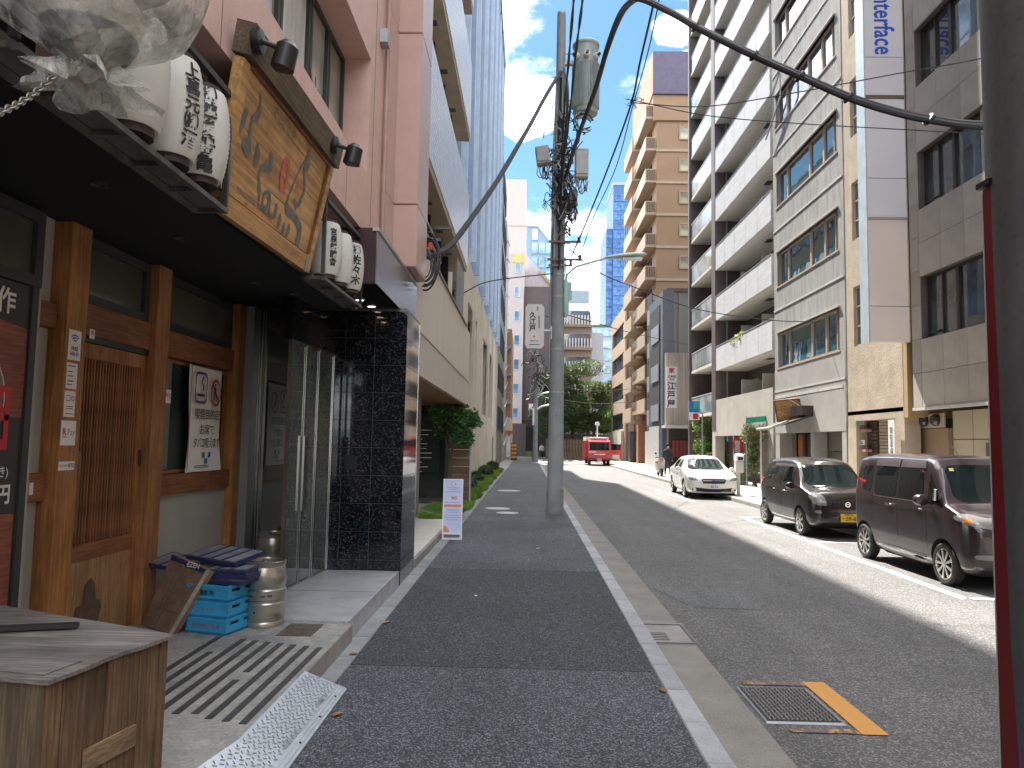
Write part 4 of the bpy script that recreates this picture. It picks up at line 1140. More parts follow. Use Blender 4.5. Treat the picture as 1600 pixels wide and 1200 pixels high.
m_grout = mat('pale_grout', (.16, .17, .18), .8)
box('core', -2.405, -1.505, 8.945, 9.95, -.05, 3.34, m_grout, P)
z = -.04; rowz = []
while z < 3.3: rowz.append((z, min(z + .328, 3.33))); z += .334
for z0, z1 in rowz:
    for x0, x1 in ((-2.405, -2.245), (-2.239, -1.885), (-1.879, -1.504)): box('tile', x0, x1, 8.932, 8.944, z0, z1, m_gran, P)
    for y0, y1 in ((8.934, 9.25), (9.256, 9.6), (9.606, 9.95)): box('tile', -1.5035, -1.492, y0, y1, z0, z1, m_gran, P)
box('black_plate', -2.20, -2.05, 8.922, 8.93, 1.36, 1.52, m_blackm, P)
# purple-brown canopy over the entrance
P = thing('entrance_canopy', (-1.9, 8.5, 3.3), 'glossy purple-brown boxed canopy with steel edge over the glass entrance', 'canopy')
m_purp = mat('purple_brown_panel', (.045, .024, .028), .25, var=.1, spec=.6)
m_fas = mat('satin_fascia', (.38, .35, .34), .22, .85, var=.15, scale=1.5, bump=.06, bscale=2.5)
mk('box_panel', MB().box(-3.3, -1.602, 7.62, 10.25, 3.36, 3.91), m_purp, P)
box('fascia', -1.60, -1.585, 7.50, 10.2, 3.33, 3.88, m_fas, P)
box('end_panel', -3.3, -1.602, 7.50, 7.618, 3.34, 3.92, m_purp, P)
box('coping', -1.64, -1.57, 7.48, 10.2, 3.881, 3.915, m_steel, P)
box('soffit', -3.3, -1.62, 7.50, 8.93, 3.325, 3.338, mat('black_soffit_gloss', (.007, .007, .008), .3), P)
for x, y in ((-1.98, 7.95), (-1.95, 8.35), (-1.9, 8.75), (-2.75, 8.05)):
    o = mk('downlight', MB().lathe([(.065, 0), (.065, -.01), (.05, -.012), (.048, -.004)], (x, y, 3.325), 16, cap=False), m_trim, P)
    mk('lamp', MB().lathe([(.048, 0), (.001, 0)], (x, y, 3.319), 16), mat('lamp_lit', (.8, .7, .55), .4, emis=(1, .85, .7, 1.0)), o)
box('edge_strip', -1.53, -1.488, 9.952, 9.99, 0, 3.33, m_trim, bpy.data.objects['tiled_pier'])
# ------------------------------------------------------------------ pink office building above the restaurant
def bld(name, loc, label, cat='building', group=None): return thing(name, loc, label, cat, group)
m_pink = mat('pink_stone', (.60, .39, .335), .55, var=.07, scale=6, fine=.14, bump=.06, bscale=120, dirt=.18)
m_pink_shade = mat('pink_panel_shaded', (.50, .33, .285), .35, var=.05, scale=3)  # darker pink: the shaded tone of the pier is put into the colour
B_ = bld('pink_building', (-3, 5, 4), 'pink stone office building over the restaurant with a band of recessed windows')
def PX(u, v, d): return (-1.78 - d, -6 + u, 3.93 + v)
holes = []
for f in range(7):
    z0 = .66 + f * 3.3
    holes.append((1.0, 13.75, z0, z0 + 1.28))
mb = MB(); wall(mb, PX, 15.3, 23.6, .32, holes); mk('wall', mb, m_pink, B_)
box('return_wall', -3.6, -2.11, 3.6, 3.7, 3.3, 4.9, m_pink, B_)
box('core', -14, -2.5, -6, 10.1, 3.93, 27.5, mat('pink_core', (.08, .07, .06), .8), B_)
box('roof', -14, -1.5, -6, 10.2, 27.53, 27.9, m_pink, B_)
for f in range(7):
    zc = 3.93 + .66 + .64 + f * 3.3
    if f < 3:
        y = 7.75; ws = [.62, .62, .80, 1.15, 1.15, 1.15, 1.15]
        for w in ws:
            o = window(B_, (-2.06, y - w / 2, zc), w - .02, 1.26, '+x', m_frame, (glassy('office_glass', (.30, .31, .27), .03, 1.5, .02, .5, rnd=.3) if f == 0 else m_wg2), fw=.05, depth=.06)
            y -= w
    else: box('window_band', -2.12, -2.10, -5, 7.7, zc - .62, zc + .62, m_wg2, B_)
# office posters in the windows
text('Nav', .34, (-2.10 + .043, 6.75, 5.0), '+x', m_ink, B_, .0)
box('window_poster', -2.092, -2.086, 7.25, 7.62, 4.66, 5.02, mat('poster_dark', (.06, .05, .09), .5), B_); text('求人', .16, (-2.083, 7.43, 4.86), '+x', mat('gold_ink', (.6, .45, .12), .5), B_, .02)
box('window_poster', -2.092, -2.086, 5.05, 5.85, 4.64, 4.86, mat('poster_blue', (.10, .14, .30), .5), B_)
for x0 in (-2.10,): 
    for yy in (5.2, 6.2): mk('blind', MB().quad((-2.094, yy - .5, 4.9), (-2.094, yy + .4, 4.9), (-2.094, yy + .4, 5.82), (-2.094, yy - .5, 5.82)), mat('white_blind', (.55, .56, .53), .7, var=.25, scale=3, stretch=(1, 3, .4)), B_)
mk('drain_pipe', MB().cyl((-1.74, 8.45, 4.0), (-1.74, 8.45, 27), .028, 8), mat('pink_pipe', (.36, .24, .20), .5), B_)
for zz_ in (6.3, 9.2): box('vent_hood', -1.778, -1.69, 8.15, 8.32, zz_, zz_ + .16, m_galv, B_)
# joints and pier
mb = MB()
for f in range(8): mb.box(-1.783, -1.7785, 7.98 - .004, 7.98 + .004, 3.93, 27)
for y in (4.0, 5.04, 6.9): mb.box(-1.783, -1.7785, y - .003, y + .003, 3.93, 4.585)
mk('joint', mb, mat('pink_joint', (.16, .09, .075), .8), B_)
z = 3.93; h = 0
PP = mk('pier', MB().box(-1.79, -1.475, 9.29, 10.18, 3.94, 27.5), mat('pink_joint', (.16, .09, .075)), B_)
hs = [3.93, 4.75, 7.05, 9.9, 13.2, 16.5, 19.8, 23.1, 27.5]
for a, b in zip(hs[:-1], hs[1:]):
    box('pier_panel', -1.785, -1.462, 9.275, 10.2, a + .006, b - .006, m_pink_shade, PP, .012)
    box('reveal_panel', -1.80, -1.772, 8.75, 9.27, a + .006, b - .006, m_pink_shade, PP)

# ------------------------------------------------------------------ office block with white tile bands over a beige base
B_ = bld('white_tiled_building', (-3, 15, 3), 'office block with pale tile bands, dark window strips and a beige panelled base')
k = NT('white_mosaic')
_br = k.n('ShaderNodeTexBrick'); _sx = k.n('ShaderNodeSeparateXYZ'); k.l(k.coord(), _sx.inputs[0]); _cx = k.n('ShaderNodeCombineXYZ'); k.l(_sx.outputs[1], _cx.inputs[0]); k.l(_sx.outputs[2], _cx.inputs[1]); k.l(_cx.outputs[0], _br.inputs[0])
_br.offset = 0; _br.inputs['Scale'].default_value = 1; _br.inputs['Brick Width'].default_value = .2; _br.inputs['Row Height'].default_value = .10; _br.inputs['Mortar Size'].default_value = .011
_br.inputs['Color1'].default_value = (.58, .59, .66, 1); _br.inputs['Color2'].default_value = (.72, .72, .79, 1); _br.inputs['Mortar'].default_value = (.22, .22, .27, 1)
k.l(_br.outputs[0], k.b.inputs['Base Color']); k.b.inputs['Roughness'].default_value = .3
m_mosw = k.m
m_btile = mat('brown_tile_soffit', (.42, .33, .22), .5, var=.15, scale=3, fine=.2)
m_beige = mat('beige_panel', (.60, .54, .46), .6, var=.05, scale=2, stretch=(1, 3, .1), fine=.04)
m_beiged = mat('beige_panel_lower', (.52, .46, .40), .6, var=.05, scale=2, fine=.04)
YE = 18.5
mk('wall', MB().box(-3.0, -1.60, 10.2, 19.9, 2.68, 3.30, 0), m_beiged, B_)
for a, b in ((10.2, 13.4), (13.41, 16.6), (16.61, 19.6)): box('base_panel', -3.0, -1.585, a, b, 3.306, 4.60, m_beige, B_)
mk('core', MB().box(-12, -2.15, 10.2, YE, 3.31, 28.3), mat('dark_core', (.07, .065, .06), .7), B_)
box('sill', -2.2, -1.55, 10.2, YE - .1, 4.602, 4.64, mat('brown_sill', (.20, .13, .09), .5), B_)
box('wood_soffit', -4.2, -1.62, 10.1, 19.5, 2.655, 2.678, wood('soffit_wood', (.22, .10, .04), (.34, .17, .07), 'y', 3, .5, .1), B_)
m_gA = glassy('strip_glass', (.03, .04, .06), .02, 1.7, .02, .8)
for f in range(7):
    z0 = 4.62 + f * 3.42; zt = z0 + 1.40
    for j, y in enumerate((11.2, 12.9, 14.6, 16.3, 17.7)):
        if f < 4: window(B_, (-2.05, y, (z0 + zt) / 2), 1.5 if j < 4 else 1.1, 1.38, '+x', m_frame, m_gA, cols=2, fw=.05)
    box('soffit_tile', -2.2, -1.62, 10.2, YE, zt + .002, zt + .12, m_btile, B_)
    if f < 6: box('tile_band', -2.2, -1.60, 10.2, YE, zt + .122, zt + 2.0, m_mosw, B_)
    for y in (12.0, 13.8, 15.5, 17.0): box('mullion', -2.05, -1.92, y - .06, y + .06, z0, zt, m_blackm, B_)
    for y in (11.4, 13.0, 14.8, 16.6): box('soffit_light', -1.95, -1.80, y, y + .18, zt - .008, zt, m_dsteel, B_)
    if f == 0:
        for q in (4.85, 5.05, 5.25): mk('guard_rail', MB().cyl((-1.68, 10.2, q), (-1.68, 13.6, q), .018, 6), m_galv, B_)
        for q in range(12): mk('guard_bar', MB().cyl((-1.66, 16.5 + q * .15, 4.64), (-1.66, 16.5 + q * .15, 5.9), .012, 6), m_galv, B_)
# recessed entrance of this block
box('pillar', -2.62, -2.42, 15.9, 16.3, -.0, 2.655, wood('pillar_wood', (.20, .075, .03), (.30, .12, .05), 'z', 4, .5), B_)
box('pillar_edge', -2.418, -2.36, 15.9, 16.3, 0, 2.655, mat('bronze', (.28, .24, .20), .4, .4), B_)
m_eg = glassy('hall_glass', (.02, .03, .026), .02, 1.6, .02, .6)
box('entrance_glass', -3.8, -2.14, 19.40, 19.44, .25, 2.65, m_eg, B_)
box('bottom_rail', -3.8, -2.14, 19.36, 19.46, -.02, .25, m_frame, B_)
box('door_post', -2.14, -2.06, 19.34, 19.46, -.02, 2.65, m_frame, B_)
for i in range(11): box('wood_board', -2.055, -1.50, 19.36, 19.44, -.02 + i * .22, .19 + i * .22, wood('entry_boards', (.14, .085, .05), (.22, .14, .085), 'x', 5, .6), B_)
box('edge_post', -1.498, -1.46, 19.34, 19.46, -.02, 2.42, m_galv, B_)
for i, w in enumerate((.28, .2, .05, .18, .16, .30, .30, .05, .2, .06)):
    box('hall_lettering', -2.80, -2.80 + w, 19.385, 19.392, 2.0 - i * .12, 2.012 - i * .12, m_paper, B_)
porch = mk('porch_floor', MB().box(-4.5, -1.56, 9.99, 19.4, -.02, .10), mat('porch_tile', (.66, .61, .55), .5, var=.12, scale=1.5, fine=.05), **S)
box('porch_edge', -1.555, -1.505, 9.99, 15.2, -.02, .105, m_conc, porch)
# ------------------------------------------------------------------ beige base and glass tower beyond
B_ = bld('glass_tower', (-4, 40, 0), 'tall blue reflecting curtain wall tower on a beige base with deep window slots')
m_bg2 = mat('beige_base', (.56, .50, .41), .65, var=.08, scale=1.2, fine=.05)
def PB(u, v, d): return (-2.4 - d, 19.6 + u, v - .1)
hol = []
for a, b in ((28.5, 33.9), (37.0, 42.0), (45.0, 49.6), (22.5, 26.5)): hol.append((a - 19.6, b - 19.6, 3.3, 7.3))
mb = MB(); wall(mb, PB, 35.0, 8.9, .5, hol); mk('base_wall', mb, m_bg2, B_)
mb = MB()
for i in range(100): mb.box(-2.4, -2.375, 19.7 + i * .35, 19.86 + i * .35, .1, 2.75)
mk('ribbed_cladding', mb, m_bg2, B_, kind='stuff')
for i in range(7): mk('pilaster', MB().box(-2.4, -2.28, 19.7 + i * 5.5, 20.1 + i * 5.5, 0, 8.7), m_bg2, B_)
for a, b in ((28.5, 33.9), (37.0, 42.0), (45.0, 49.6), (22.5, 26.5)):
    window(B_, (-2.75, (a + b) / 2, 5.2), b - a, 4.0, '+x', m_frame, m_gA, cols=3, rows=3, fw=.08)
mk('core', MB().box(-14, -2.95, 19.6, 54.5, -.1, 30.4), mat('dark_core', (.07, .065, .06)), B_)
m_cw = glassy('curtain_glass', (.10, .24, .50), .03, 2.2, .05, 1.0, metal=.35, rnd=.12, wscale=.25)
m_cwm = mat('curtain_mullion', (.30, .36, .46), .3, .6, var=.08)
box('backing', -2.94, -2.47, 19.6, 54.55, 8.85, 30.4, mat('navy_core', (.05, .07, .11), .5), B_)
pm = MB().quad((0, .0, 0), (0, 2.28, 0), (0, 2.28, 3.05), (0, 0, 3.05)).mesh('glass_panel', m_cw)
for i in range(15):
    for j in range(7): link('glass_panel', pm, B_, (-2.45 + random.uniform(-.003, .003), 19.63 + i * 2.33, 8.9 + j * 3.1))
for i in range(16): box('mullion', -2.47, -2.16, 19.6 + i * 2.33 - .07, 19.6 + i * 2.33 + .07, 8.85, 30.4, m_cwm if i % 2 else mat('curtain_fin_pale', (.48, .56, .64), .35, .3), B_)
for j in range(8): box('transom', -2.47, -2.42, 19.6, 54.5, 8.83 + j * 3.1 - .06, 8.83 + j * 3.1 + .06, m_cwm, B_)
box('roof_parapet', -4, -2.13, 19.55, 54.85, 30.42, 30.75, m_cwm, B_)  # cap added to give the tower's cast shadow a straight edge
box('end_fin', -3.5, -2.28, 54.56, 54.8, 0, 30.4, mat('grey_fin', (.25, .26, .28), .5), B_)
# ------------------------------------------------------------------ planting strip
sheet('planting_bed', -2.39, -1.52, 15.4, 46, .03, mat('bed_soil', (.05, .04, .03), .95), **S)
m_grassm = leafmat('grass_green', (.17, .30, .045), .4)
rs = np.random.RandomState(5)
n = 60000
yy = 15.6 + rs.rand(n) ** 1.5 * 30; xx = -2.37 + rs.rand(n) ** .8 * .86 + .12 * np.sin(yy * 1.7)
P0 = np.stack([xx, yy, np.full(n, .03)], 1); hh = .08 + .10 * rs.rand(n) + .06 * np.sin(yy * 2.3 + xx * 4)
tip = P0 + np.stack([rs.normal(0, .05, n), rs.normal(0, .05, n), hh], 1); w = np.stack([rs.normal(0, 1, n), rs.normal(0, 1, n), np.zeros(n)], 1); w = w / np.linalg.norm(w, axis=1)[:, None] * (.006 + .00035 * yy)[:, None]
V = np.stack([P0 - w, P0 + w, tip], 1).reshape(-1, 3)
me = bpy.data.meshes.new('grass'); me.vertices.add(3 * n); me.vertices.foreach_set('co', V.ravel()); me.loops.add(3 * n); me.loops.foreach_set('vertex_index', np.arange(3 * n, dtype=np.int32))
me.polygons.add(n); me.polygons.foreach_set('loop_start', np.arange(0, 3 * n, 3, dtype=np.int32)); me.polygons.foreach_set('loop_total', np.full(n, 3, np.int32)); me.materials.append(m_grassm); me.update(calc_edges=True)
setp(link('grass', me), kind='stuff', label='low green ground cover in the bed beside the footpath', cat='grass')
m_shrub = [leafmat('shrub_grey', (.10, .14, .09), .2), leafmat('shrub_dark', (.04, .085, .03), .2)]
m_bark = mat('bark', (.10, .075, .055), .9, var=.3, scale=12, bump=.5)
for i, (x, y, r, lab) in enumerate(((-2.1, 19.8, .24, 'grey-green round shrub nearest the standing sign'), (-2.1, 22.5, .28, 'grey-green shrub second along the planting bed'), (-2.05, 25.5, .32, 'large grey-green shrub mid way along the planting bed'),
                      (-2.05, 30, .32, 'dark shrub by the ribbed wall'), (-2.0, 36, .36, 'far dark shrub toward the end of the bed'), (-1.95, 42, .4, 'last dark shrub beside the far building entrance'))):
    t = thing('shrub', (x, y, .03), lab, 'shrub', 'shrubs along the planting bed')
    leaves('leaves', [(x, y, .03 + r * .8, r, r * 1.2, r * .8)], 1800, .045 + r * .02, m_shrub[i // 3:i // 3 + 1] or m_shrub[1:], t, seed=i)
    trunk('stem', [(x, y, 0), (x + .02, y, r)], [.02, .01], m_bark, t)
t = thing('maple_tree', (-1.95, 19.0, 0), 'small green-leaved maple in front of the wooden entrance boards', 'tree')
leaves('crown', [(-2.0, 18.9, 2.45, .55, .7, .32), (-1.72, 18.8, 2.15, .35, .6, .4), (-1.5, 18.9, 2.35, .3, .5, .18), (-1.62, 18.6, 1.78, .28, .4, .2), (-1.35, 18.9, 2.2, .2, .3, .1), (-2.2, 19, 2.1, .2, .3, .35)], 3600, .06, [leafmat('maple_a', (.07, .17, .03), .4), leafmat('maple_b', (.035, .09, .03), .25)], t, seed=11, flat=.4)
for pts, rr in (([(-1.98, 19, 0), (-1.96, 18.95, 1.2), (-1.85, 18.9, 2.1), (-1.6, 18.8, 2.45)], [.045, .035, .022, .01]), ([(-1.96, 18.95, 1.2), (-2.15, 19, 2.0), (-2.3, 19, 2.5)], [.03, .02, .008]), ([(-1.9, 18.9, 1.6), (-1.65, 18.7, 1.9), (-1.45, 18.7, 2.1)], [.02, .012, .006])): trunk('trunk', pts, rr, m_bark, t)
# standing sign
t = thing('standing_sign', (-1.3, 13.2, 0), 'white A-frame sign with pale blue panels and orange food pictures on the footpath edge', 'sign')
t.rotation_euler = (0, 0, 0)
tl = R(7)
Mt = Matrix.Translation((-1.30, 13.15, 0)) @ Matrix.Rotation(R(3), 4, 'Z') @ Matrix.Rotation(-tl, 4, 'X')
def ab(name, x0, x1, z0, z1, y0, y1, m): return mk(name, MB().box(x0, x1, y0, y1, z0, z1).xf(Mt), m, t)
ab('frame', -.175, -.158, .0, 1.06, -.012, .012, m_whitep); ab('frame', .158, .175, .0, 1.06, -.012, .012, m_whitep); ab('frame', -.158, .158, 1.045, 1.06, -.012, .012, m_whitep)
ab('foot', -.175, .175, .0, .03, -.03, .03, m_whitep); ab('lower_rail', -.158, .158, .09, .115, -.01, .01, m_whitep)
ab('slot', -.13, .13, .045, .085, -.004, .004, m_dsteel)
ab('panel', -.158, .158, .115, 1.045, -.006, .006, mat('pale_blue_print', (.50, .53, .74), .45, var=.05))
mk('rear_leg', MB().box(-.175, .175, .28, .295, 0, .04).box(-.175, -.158, .10, .29, .0, .02), m_whitep, t, loc=None).matrix_basis = Matrix.Translation((0, 0, 0)) @ Mt @ Matrix.Rotation(tl, 4, 'X')
m_or = mat('orange_print', (.60, .20, .12), .5, var=.35, scale=30)
ab('picture', -.15, .15, .565, .61, -.0085, -.0065, m_or); ab('picture', -.03, .04, .70, .75, -.0085, -.0065, m_or); ab('picture', .04, .075, .70, .76, -.0085, -.0065, mat('mauve_print', (.4, .3, .5), .5))
mk('picture', MB().add([(-.157, -.0075, .125), (-.05, -.0075, .125), (-.06, -.0075, .17), (-.10, -.0075, .225), (-.157, -.0075, .25)], [(0, 1, 2, 3, 4)]).xf(Mt), m_or, t)
for z, w in ((.90, .22), (.865, .16), (.83, .26), (.64, .24), (.52, .2), (.50, .22), (.47, .16), (.42, .24), (.38, .26), (.34, .2)): ab('print_line', -w / 2, w / 2, z, z + .008, -.0085, -.0065, mat('slate_print', (.2, .22, .4), .5))
for q in (Mt @ Matrix.Translation((0, -.008, .97)),):
    mb = MB()
    for i in range(20):
        a, b = 2 * PI * i / 20, 2 * PI * (i + 1) / 20
        mb.quad(*[q @ Vector((r * math.cos(w), 0, r * math.sin(w))) for r, w in ((.045, a), (.045, b), (.038, b), (.038, a))])
    mk('emblem', mb, mat('slate_print', (.2, .22, .4)), t)
# cable knot and meter box on wall of pink building
t = thing('cable_coil', (-1.45, 10.6, 4.5), 'tangle of black cables with a red clip at the corner of the pink building', 'cable coil')
rnd_ = random.Random(4)
for k_ in range(9):
    c = Vector((-1.42 + rnd_.uniform(-.03, .03), 10.35 + rnd_.uniform(-.1, .1), 4.22 + rnd_.uniform(-.12, .12)))
    r = rnd_.uniform(.15, .42); pts = []
    for i in range(9):
        a = -1.8 + i * .45
        pts.append(c + Vector((r * .42 * math.cos(a) - .05, r * .3 * math.sin(a * 1.3), r * math.sin(a) * 1.0)))
    mk('cable_loop', cable(None, pts, .009 + .006 * rnd_.random(), None, None), m_cable, t, smooth=True)
mk('clip', MB().box(-1.45, -1.40, 10.3, 10.36, 4.44, 4.54), m_red, t)
mk('strut', MB().box(-1.60, -1.35, 10.8, 10.86, 4.70, 4.74).box(-1.60, -1.3, 11.9, 11.96, 5.2, 5.24), m_dsteel, t)
# ------------------------------------------------------------------ far left side and the end of the street
def simple_bld(name, x0, x1, y0, y1, h, m, label, roofm=None, z0=-.1):
    B = bld(name, ((x0 + x1) / 2, (y0 + y1) / 2, z0), label)
    box('wall', x0, x1, y0, y1, z0, h, m, B)
    if roofm: box('roof', x0 - .1, x1 + .1, y0 - .1, y1 + .1, h, h + .5, roofm, B)
    return B
def wgrid(B, face, plane, us, zs, w, h, frame, glass, cols=1, rows=1, fw=.08, sink=.02, **k):
    for z in zs:
        for u in us:
            c = {'-y': (u, plane - .075, z), '-x': (plane - .075, u, z), '+x': (plane + .075, u, z)}[face]
            window(B, c, w, h, face, frame, glass, cols, rows, fw, .08, **k)
m_fg = glassy('far_glass', (.05, .07, .10), .05, 1.7, 0, .7, rnd=.6)
m_fgb = glassy('far_glass_blue', (.08, .22, .42), .06, 1.9, 0, .8)
m_wf = mat('white_frame', (.55, .55, .53), .5)
m_olive = mat('olive_panel', (.13, .12, .05), .6, var=.1)
B = simple_bld('olive_building', -8, -2.30, 55.5, 66, 25, m_olive, 'narrow olive-brown office block after the glass tower')
for j in range(7):
    box('window_strip', -8, -2.27, 55.42, 55.48, 2.6 + j * 3.2, 4.4 + j * 3.2, m_fg, B)
    for i in range(3): window(B, (-2.22, 57.5 + i * 3.2, 3.6 + j * 3.2), 2.4, 1.8, '+x', m_frame, m_fg, cols=2)
box('sign_panel', -3.6, -2.25, 55.3, 55.41, 22, 25.5, mat('yellow_panel', (.62, .50, .12), .5), B)
B = simple_bld('zigzag_building', -9, -2.2, 66.3, 74, 22, mat('bluish_panel', (.30, .30, .34), .5, var=.2, scale=1), 'grey block with slanting pale fins beyond the olive building')
mb = MB()
for j in range(12): mb.add([(-2.18, 66.6, 1.5 + j * 1.7), (-2.18, 66.9, 1.5 + j * 1.7), (-2.0, 73.5, 2.6 + j * 1.7), (-2.0, 73.2, 2.6 + j * 1.7), (-2.05, 66.6, 1.5 + j * 1.7), (-2.05, 73.2, 2.6 + j * 1.7)], [(0, 1, 2, 3), (0, 3, 5, 4)])
mk('slanting_fin', mb, mat('pale_fin', (.5, .5, .52), .5), B)
for j in range(6): box('window_strip', -9, -2.19, 66.2, 66.28, 2.6 + j * 3.2, 4.4 + j * 3.2, m_fg, B)
B = simple_bld('brown_shop', -7, -1.75, 74.3, 84, 13.2, mat('tan_brown', (.27, .16, .085), .7, var=.12), 'slim brown shop building with a cream ground floor at the street corner')
box('ground_floor', -7, -1.70, 74.2, 84, -.1, 4.2, mat('cream_render', (.52, .46, .36), .7), B); box('canopy', -3.2, -1.4, 73.6, 74.2, 2.6, 2.9, mat('terracotta', (.30, .11, .06), .6), B)
for j in range(3): box('balcony', -2.6, -1.65, 73.9, 74.25, 5.6 + j * 2.8, 5.9 + j * 2.8, mat('grey_slab', (.25, .23, .21), .7), B)
box('notice_panel', -2.1, -1.72, 74.12, 74.19, .3, 2.4, m_paper, B)
mk('vending_cabinet', MB().box(-3.3, -2.35, 50, 51.4, 0, 2.1).box(-3.28, -2.33, 49.98, 50.0, .1, 2.0), mat('blue_grey_metal', (.10, .14, .20), .4, .3), label='blue-grey metal cabinet standing at the end of the planting bed', cat='cabinet')
t = thing('drinks_rack', (-1.4, 73, 0), 'small rack of orange and white goods on the pavement by the corner shop', 'rack')
box('frame', -1.6, -1.0, 72.8, 73.3, 0, 1.7, m_frame, t)
for j in range(4): box('shelf_goods', -1.55, -1.05, 72.7, 72.79, .2 + j * .38, .45 + j * .38, m_orange if j % 2 else mat('orange_goods', (.55, .25, .05), .5, var=.5, scale=9), t)
# white block with small windows facing us
m_wt = mat('white_render', (.50, .47, .48), .7, var=.06)
B = simple_bld('white_block', -6, -.75, 92, 104, 25.6, m_wt, 'white block with a column of small dark windows facing down the street')
box('dark_base', -6, -.2, 91.6, 91.98, -.1, 4.1, mat('dark_mauve', (.075, .06, .066), .6), B)
wgrid(B, '-y', 92, [-1.55], [5.4 + 3.05 * j for j in range(7)], .75, 1.35, m_wf, m_fgb)
box('cornice', -2.2, -.72, 91.9, 91.99, 24.4, 25.6, mat('yellow_patch', (.62, .52, .2), .6), B)
B = simple_bld('pink_tower', -5.5, -.8, 112, 125, 42.5, mat('pale_pink_render', (.55, .45, .43), .7, var=.05), 'tall pale pink windowless tower rising behind the white block')
box('joint', -5.5, -.79, 111.97, 111.99, 35, 35.2, mat('pink_joint2', (.4, .3, .28)), B)
box('joint', -.79, -.77, 112, 125, 35, 35.2, mat('pink_joint2', (.4, .3, .28)), B)
m_mauve = mat('dark_mauve_tile', (.095, .075, .08), .6, var=.08, scale=1)
B = simple_bld('mauve_building', -.7, 2.6, 92.6, 100, 21.5, m_mauve, 'windowless dark mauve building behind the white hanging sign')
box('ground_band', -.7, 2.6, 92.4, 92.59, 0, 4.6, mat('dark_mauve2', (.05, .042, .046), .7), B)
for j in range(5): mk('vent', MB().lathe([(.22, 0), (.001, 0)], (.5, 92.55, 6 + j * 3.1), 12, 'y'), m_frame, B)
box('white_notice', .1, .65, 92.3, 92.39, 5.0, 6.6, m_paper, B)
B = bld('grey_behind_block', (2, 106, 0), 'pale grey block with a sloping roofline behind the mauve building')
mk('wall', MB().prism([(-.8, -.1), (4.4, -.1), (4.4, 22.5), (-.8, 28)], 'y', 101, 112), mat('pale_grey_render', (.42, .40, .42), .7, var=.08), B)
mb = MB().prism([(-.8, 31), (4.4, 31), (4.4, 24.5), (3.0, 26)], 'y', 100.9, 100.99)
mk('sloping_cornice', MB().prism([(1.2, 25.3), (1.4, 25.6), (4.4, 22.3), (4.4, 21.7)], 'y', 100.7, 100.98), mat('tan_band', (.42, .31, .18), .6), B)
wgrid(B, '-y', 101, [3.0, 3.9], [19.8, 17.4], .6, .9, m_frame, m_fg)
B = bld('blue_office', (3, 160, 0), 'blue glass office block behind the utility pole with a sloping roofline')
mk('wall', MB().prism([(-.9, -.1), (7.5, -.1), (7.5, 39.5), (1.4, 47), (-.9, 47)], 'y', 150, 175), mat('blue_grey_panel', (.22, .32, .46), .5), B)
for j in range(6):
    for i in range(5):
        if 31.3 + j * 2.9 > 46.5 - max(0, (i - .5) * 1.8): continue
        box('glass_panel', .2 + i * 1.45, 1.5 + i * 1.45, 149.8, 149.95, 29 + j * 2.9, 31.3 + j * 2.9, m_fgb if i == 0 else glassy('teal_glass', (.12, .30, .38), .06, 1.9, 0, .8), B)
mk('roof_edge', MB().prism([(-.9, 46.3), (1.3, 46.3), (7.5, 38.7), (7.5, 39.6), (1.4, 47.2), (-.9, 47.2)], 'y', 149.7, 149.99), mat('pale_blue_edge', (.42, .47, .52), .5), B)
mk('antenna', MB().cyl((2.0, 152, 47), (2.0, 152, 51.5), .08, 6).cyl((1.2, 152, 50.6), (2.8, 152, 50.6), .06, 6), m_galv, B)
m_bs = mat('brown_band', (.26, .20, .17), .7, var=.1)
B = simple_bld('striped_apartments', 3.0, 9.2, 108, 122, 20.5, m_bs, 'brown apartment block with vertical white railings behind the trees')
for j in range(5):
    box('balcony_slab', 2.9, 9.3, 107.3, 107.98, 5.2 + j * 3.4, 5.5 + j * 3.4, m_bs, B)
    for i in range(14): box('railing_bar', 3.2 + i * .44, 3.38 + i * .44, 107.2, 107.28, 5.5 + j * 3.4, 6.9 + j * 3.4, m_wf, B)
    box('window_band', 3.2, 9.0, 107.99, 108.02, 5.9 + j * 3.4, 7.6 + j * 3.4, m_fg, B)
B = simple_bld('blue_grey_tower', 5.2, 11.4, 140, 152, 31, mat('slate_blue', (.22, .28, .36), .5), 'slate blue tower just right of the utility pole')
for j in range(8): box('window_band', 5.1, 11.5, 139.8, 139.95, 6 + j * 3, 7.5 + j * 3, m_fgb, B)
box('side_block', 11.5, 14.2, 141, 152, -.1, 23, mat('slate_grey', (.28, .28, .30), .6), B)
B = simple_bld('pale_blue_office', 12.2, 26, 175, 200, 29.5, mat('pale_blue_panel', (.42, .52, .58), .5), 'pale blue and white banded office at the end of the street')
for j in range(8): box('glass_panel', 12.4, 19.8, 174.7, 174.95, 7.0 + j * 2.9, 8.6 + j * 2.9, m_fgb if j < 4 else glassy('pale_teal', (.30, .45, .50), .1, 1.7, 0, .6), B)
mk('roof_garden', MB().box(12.2, 22, 174.9, 178, 29.5, 30.1), mat('roof_green', (.10, .16, .07), .9), B)
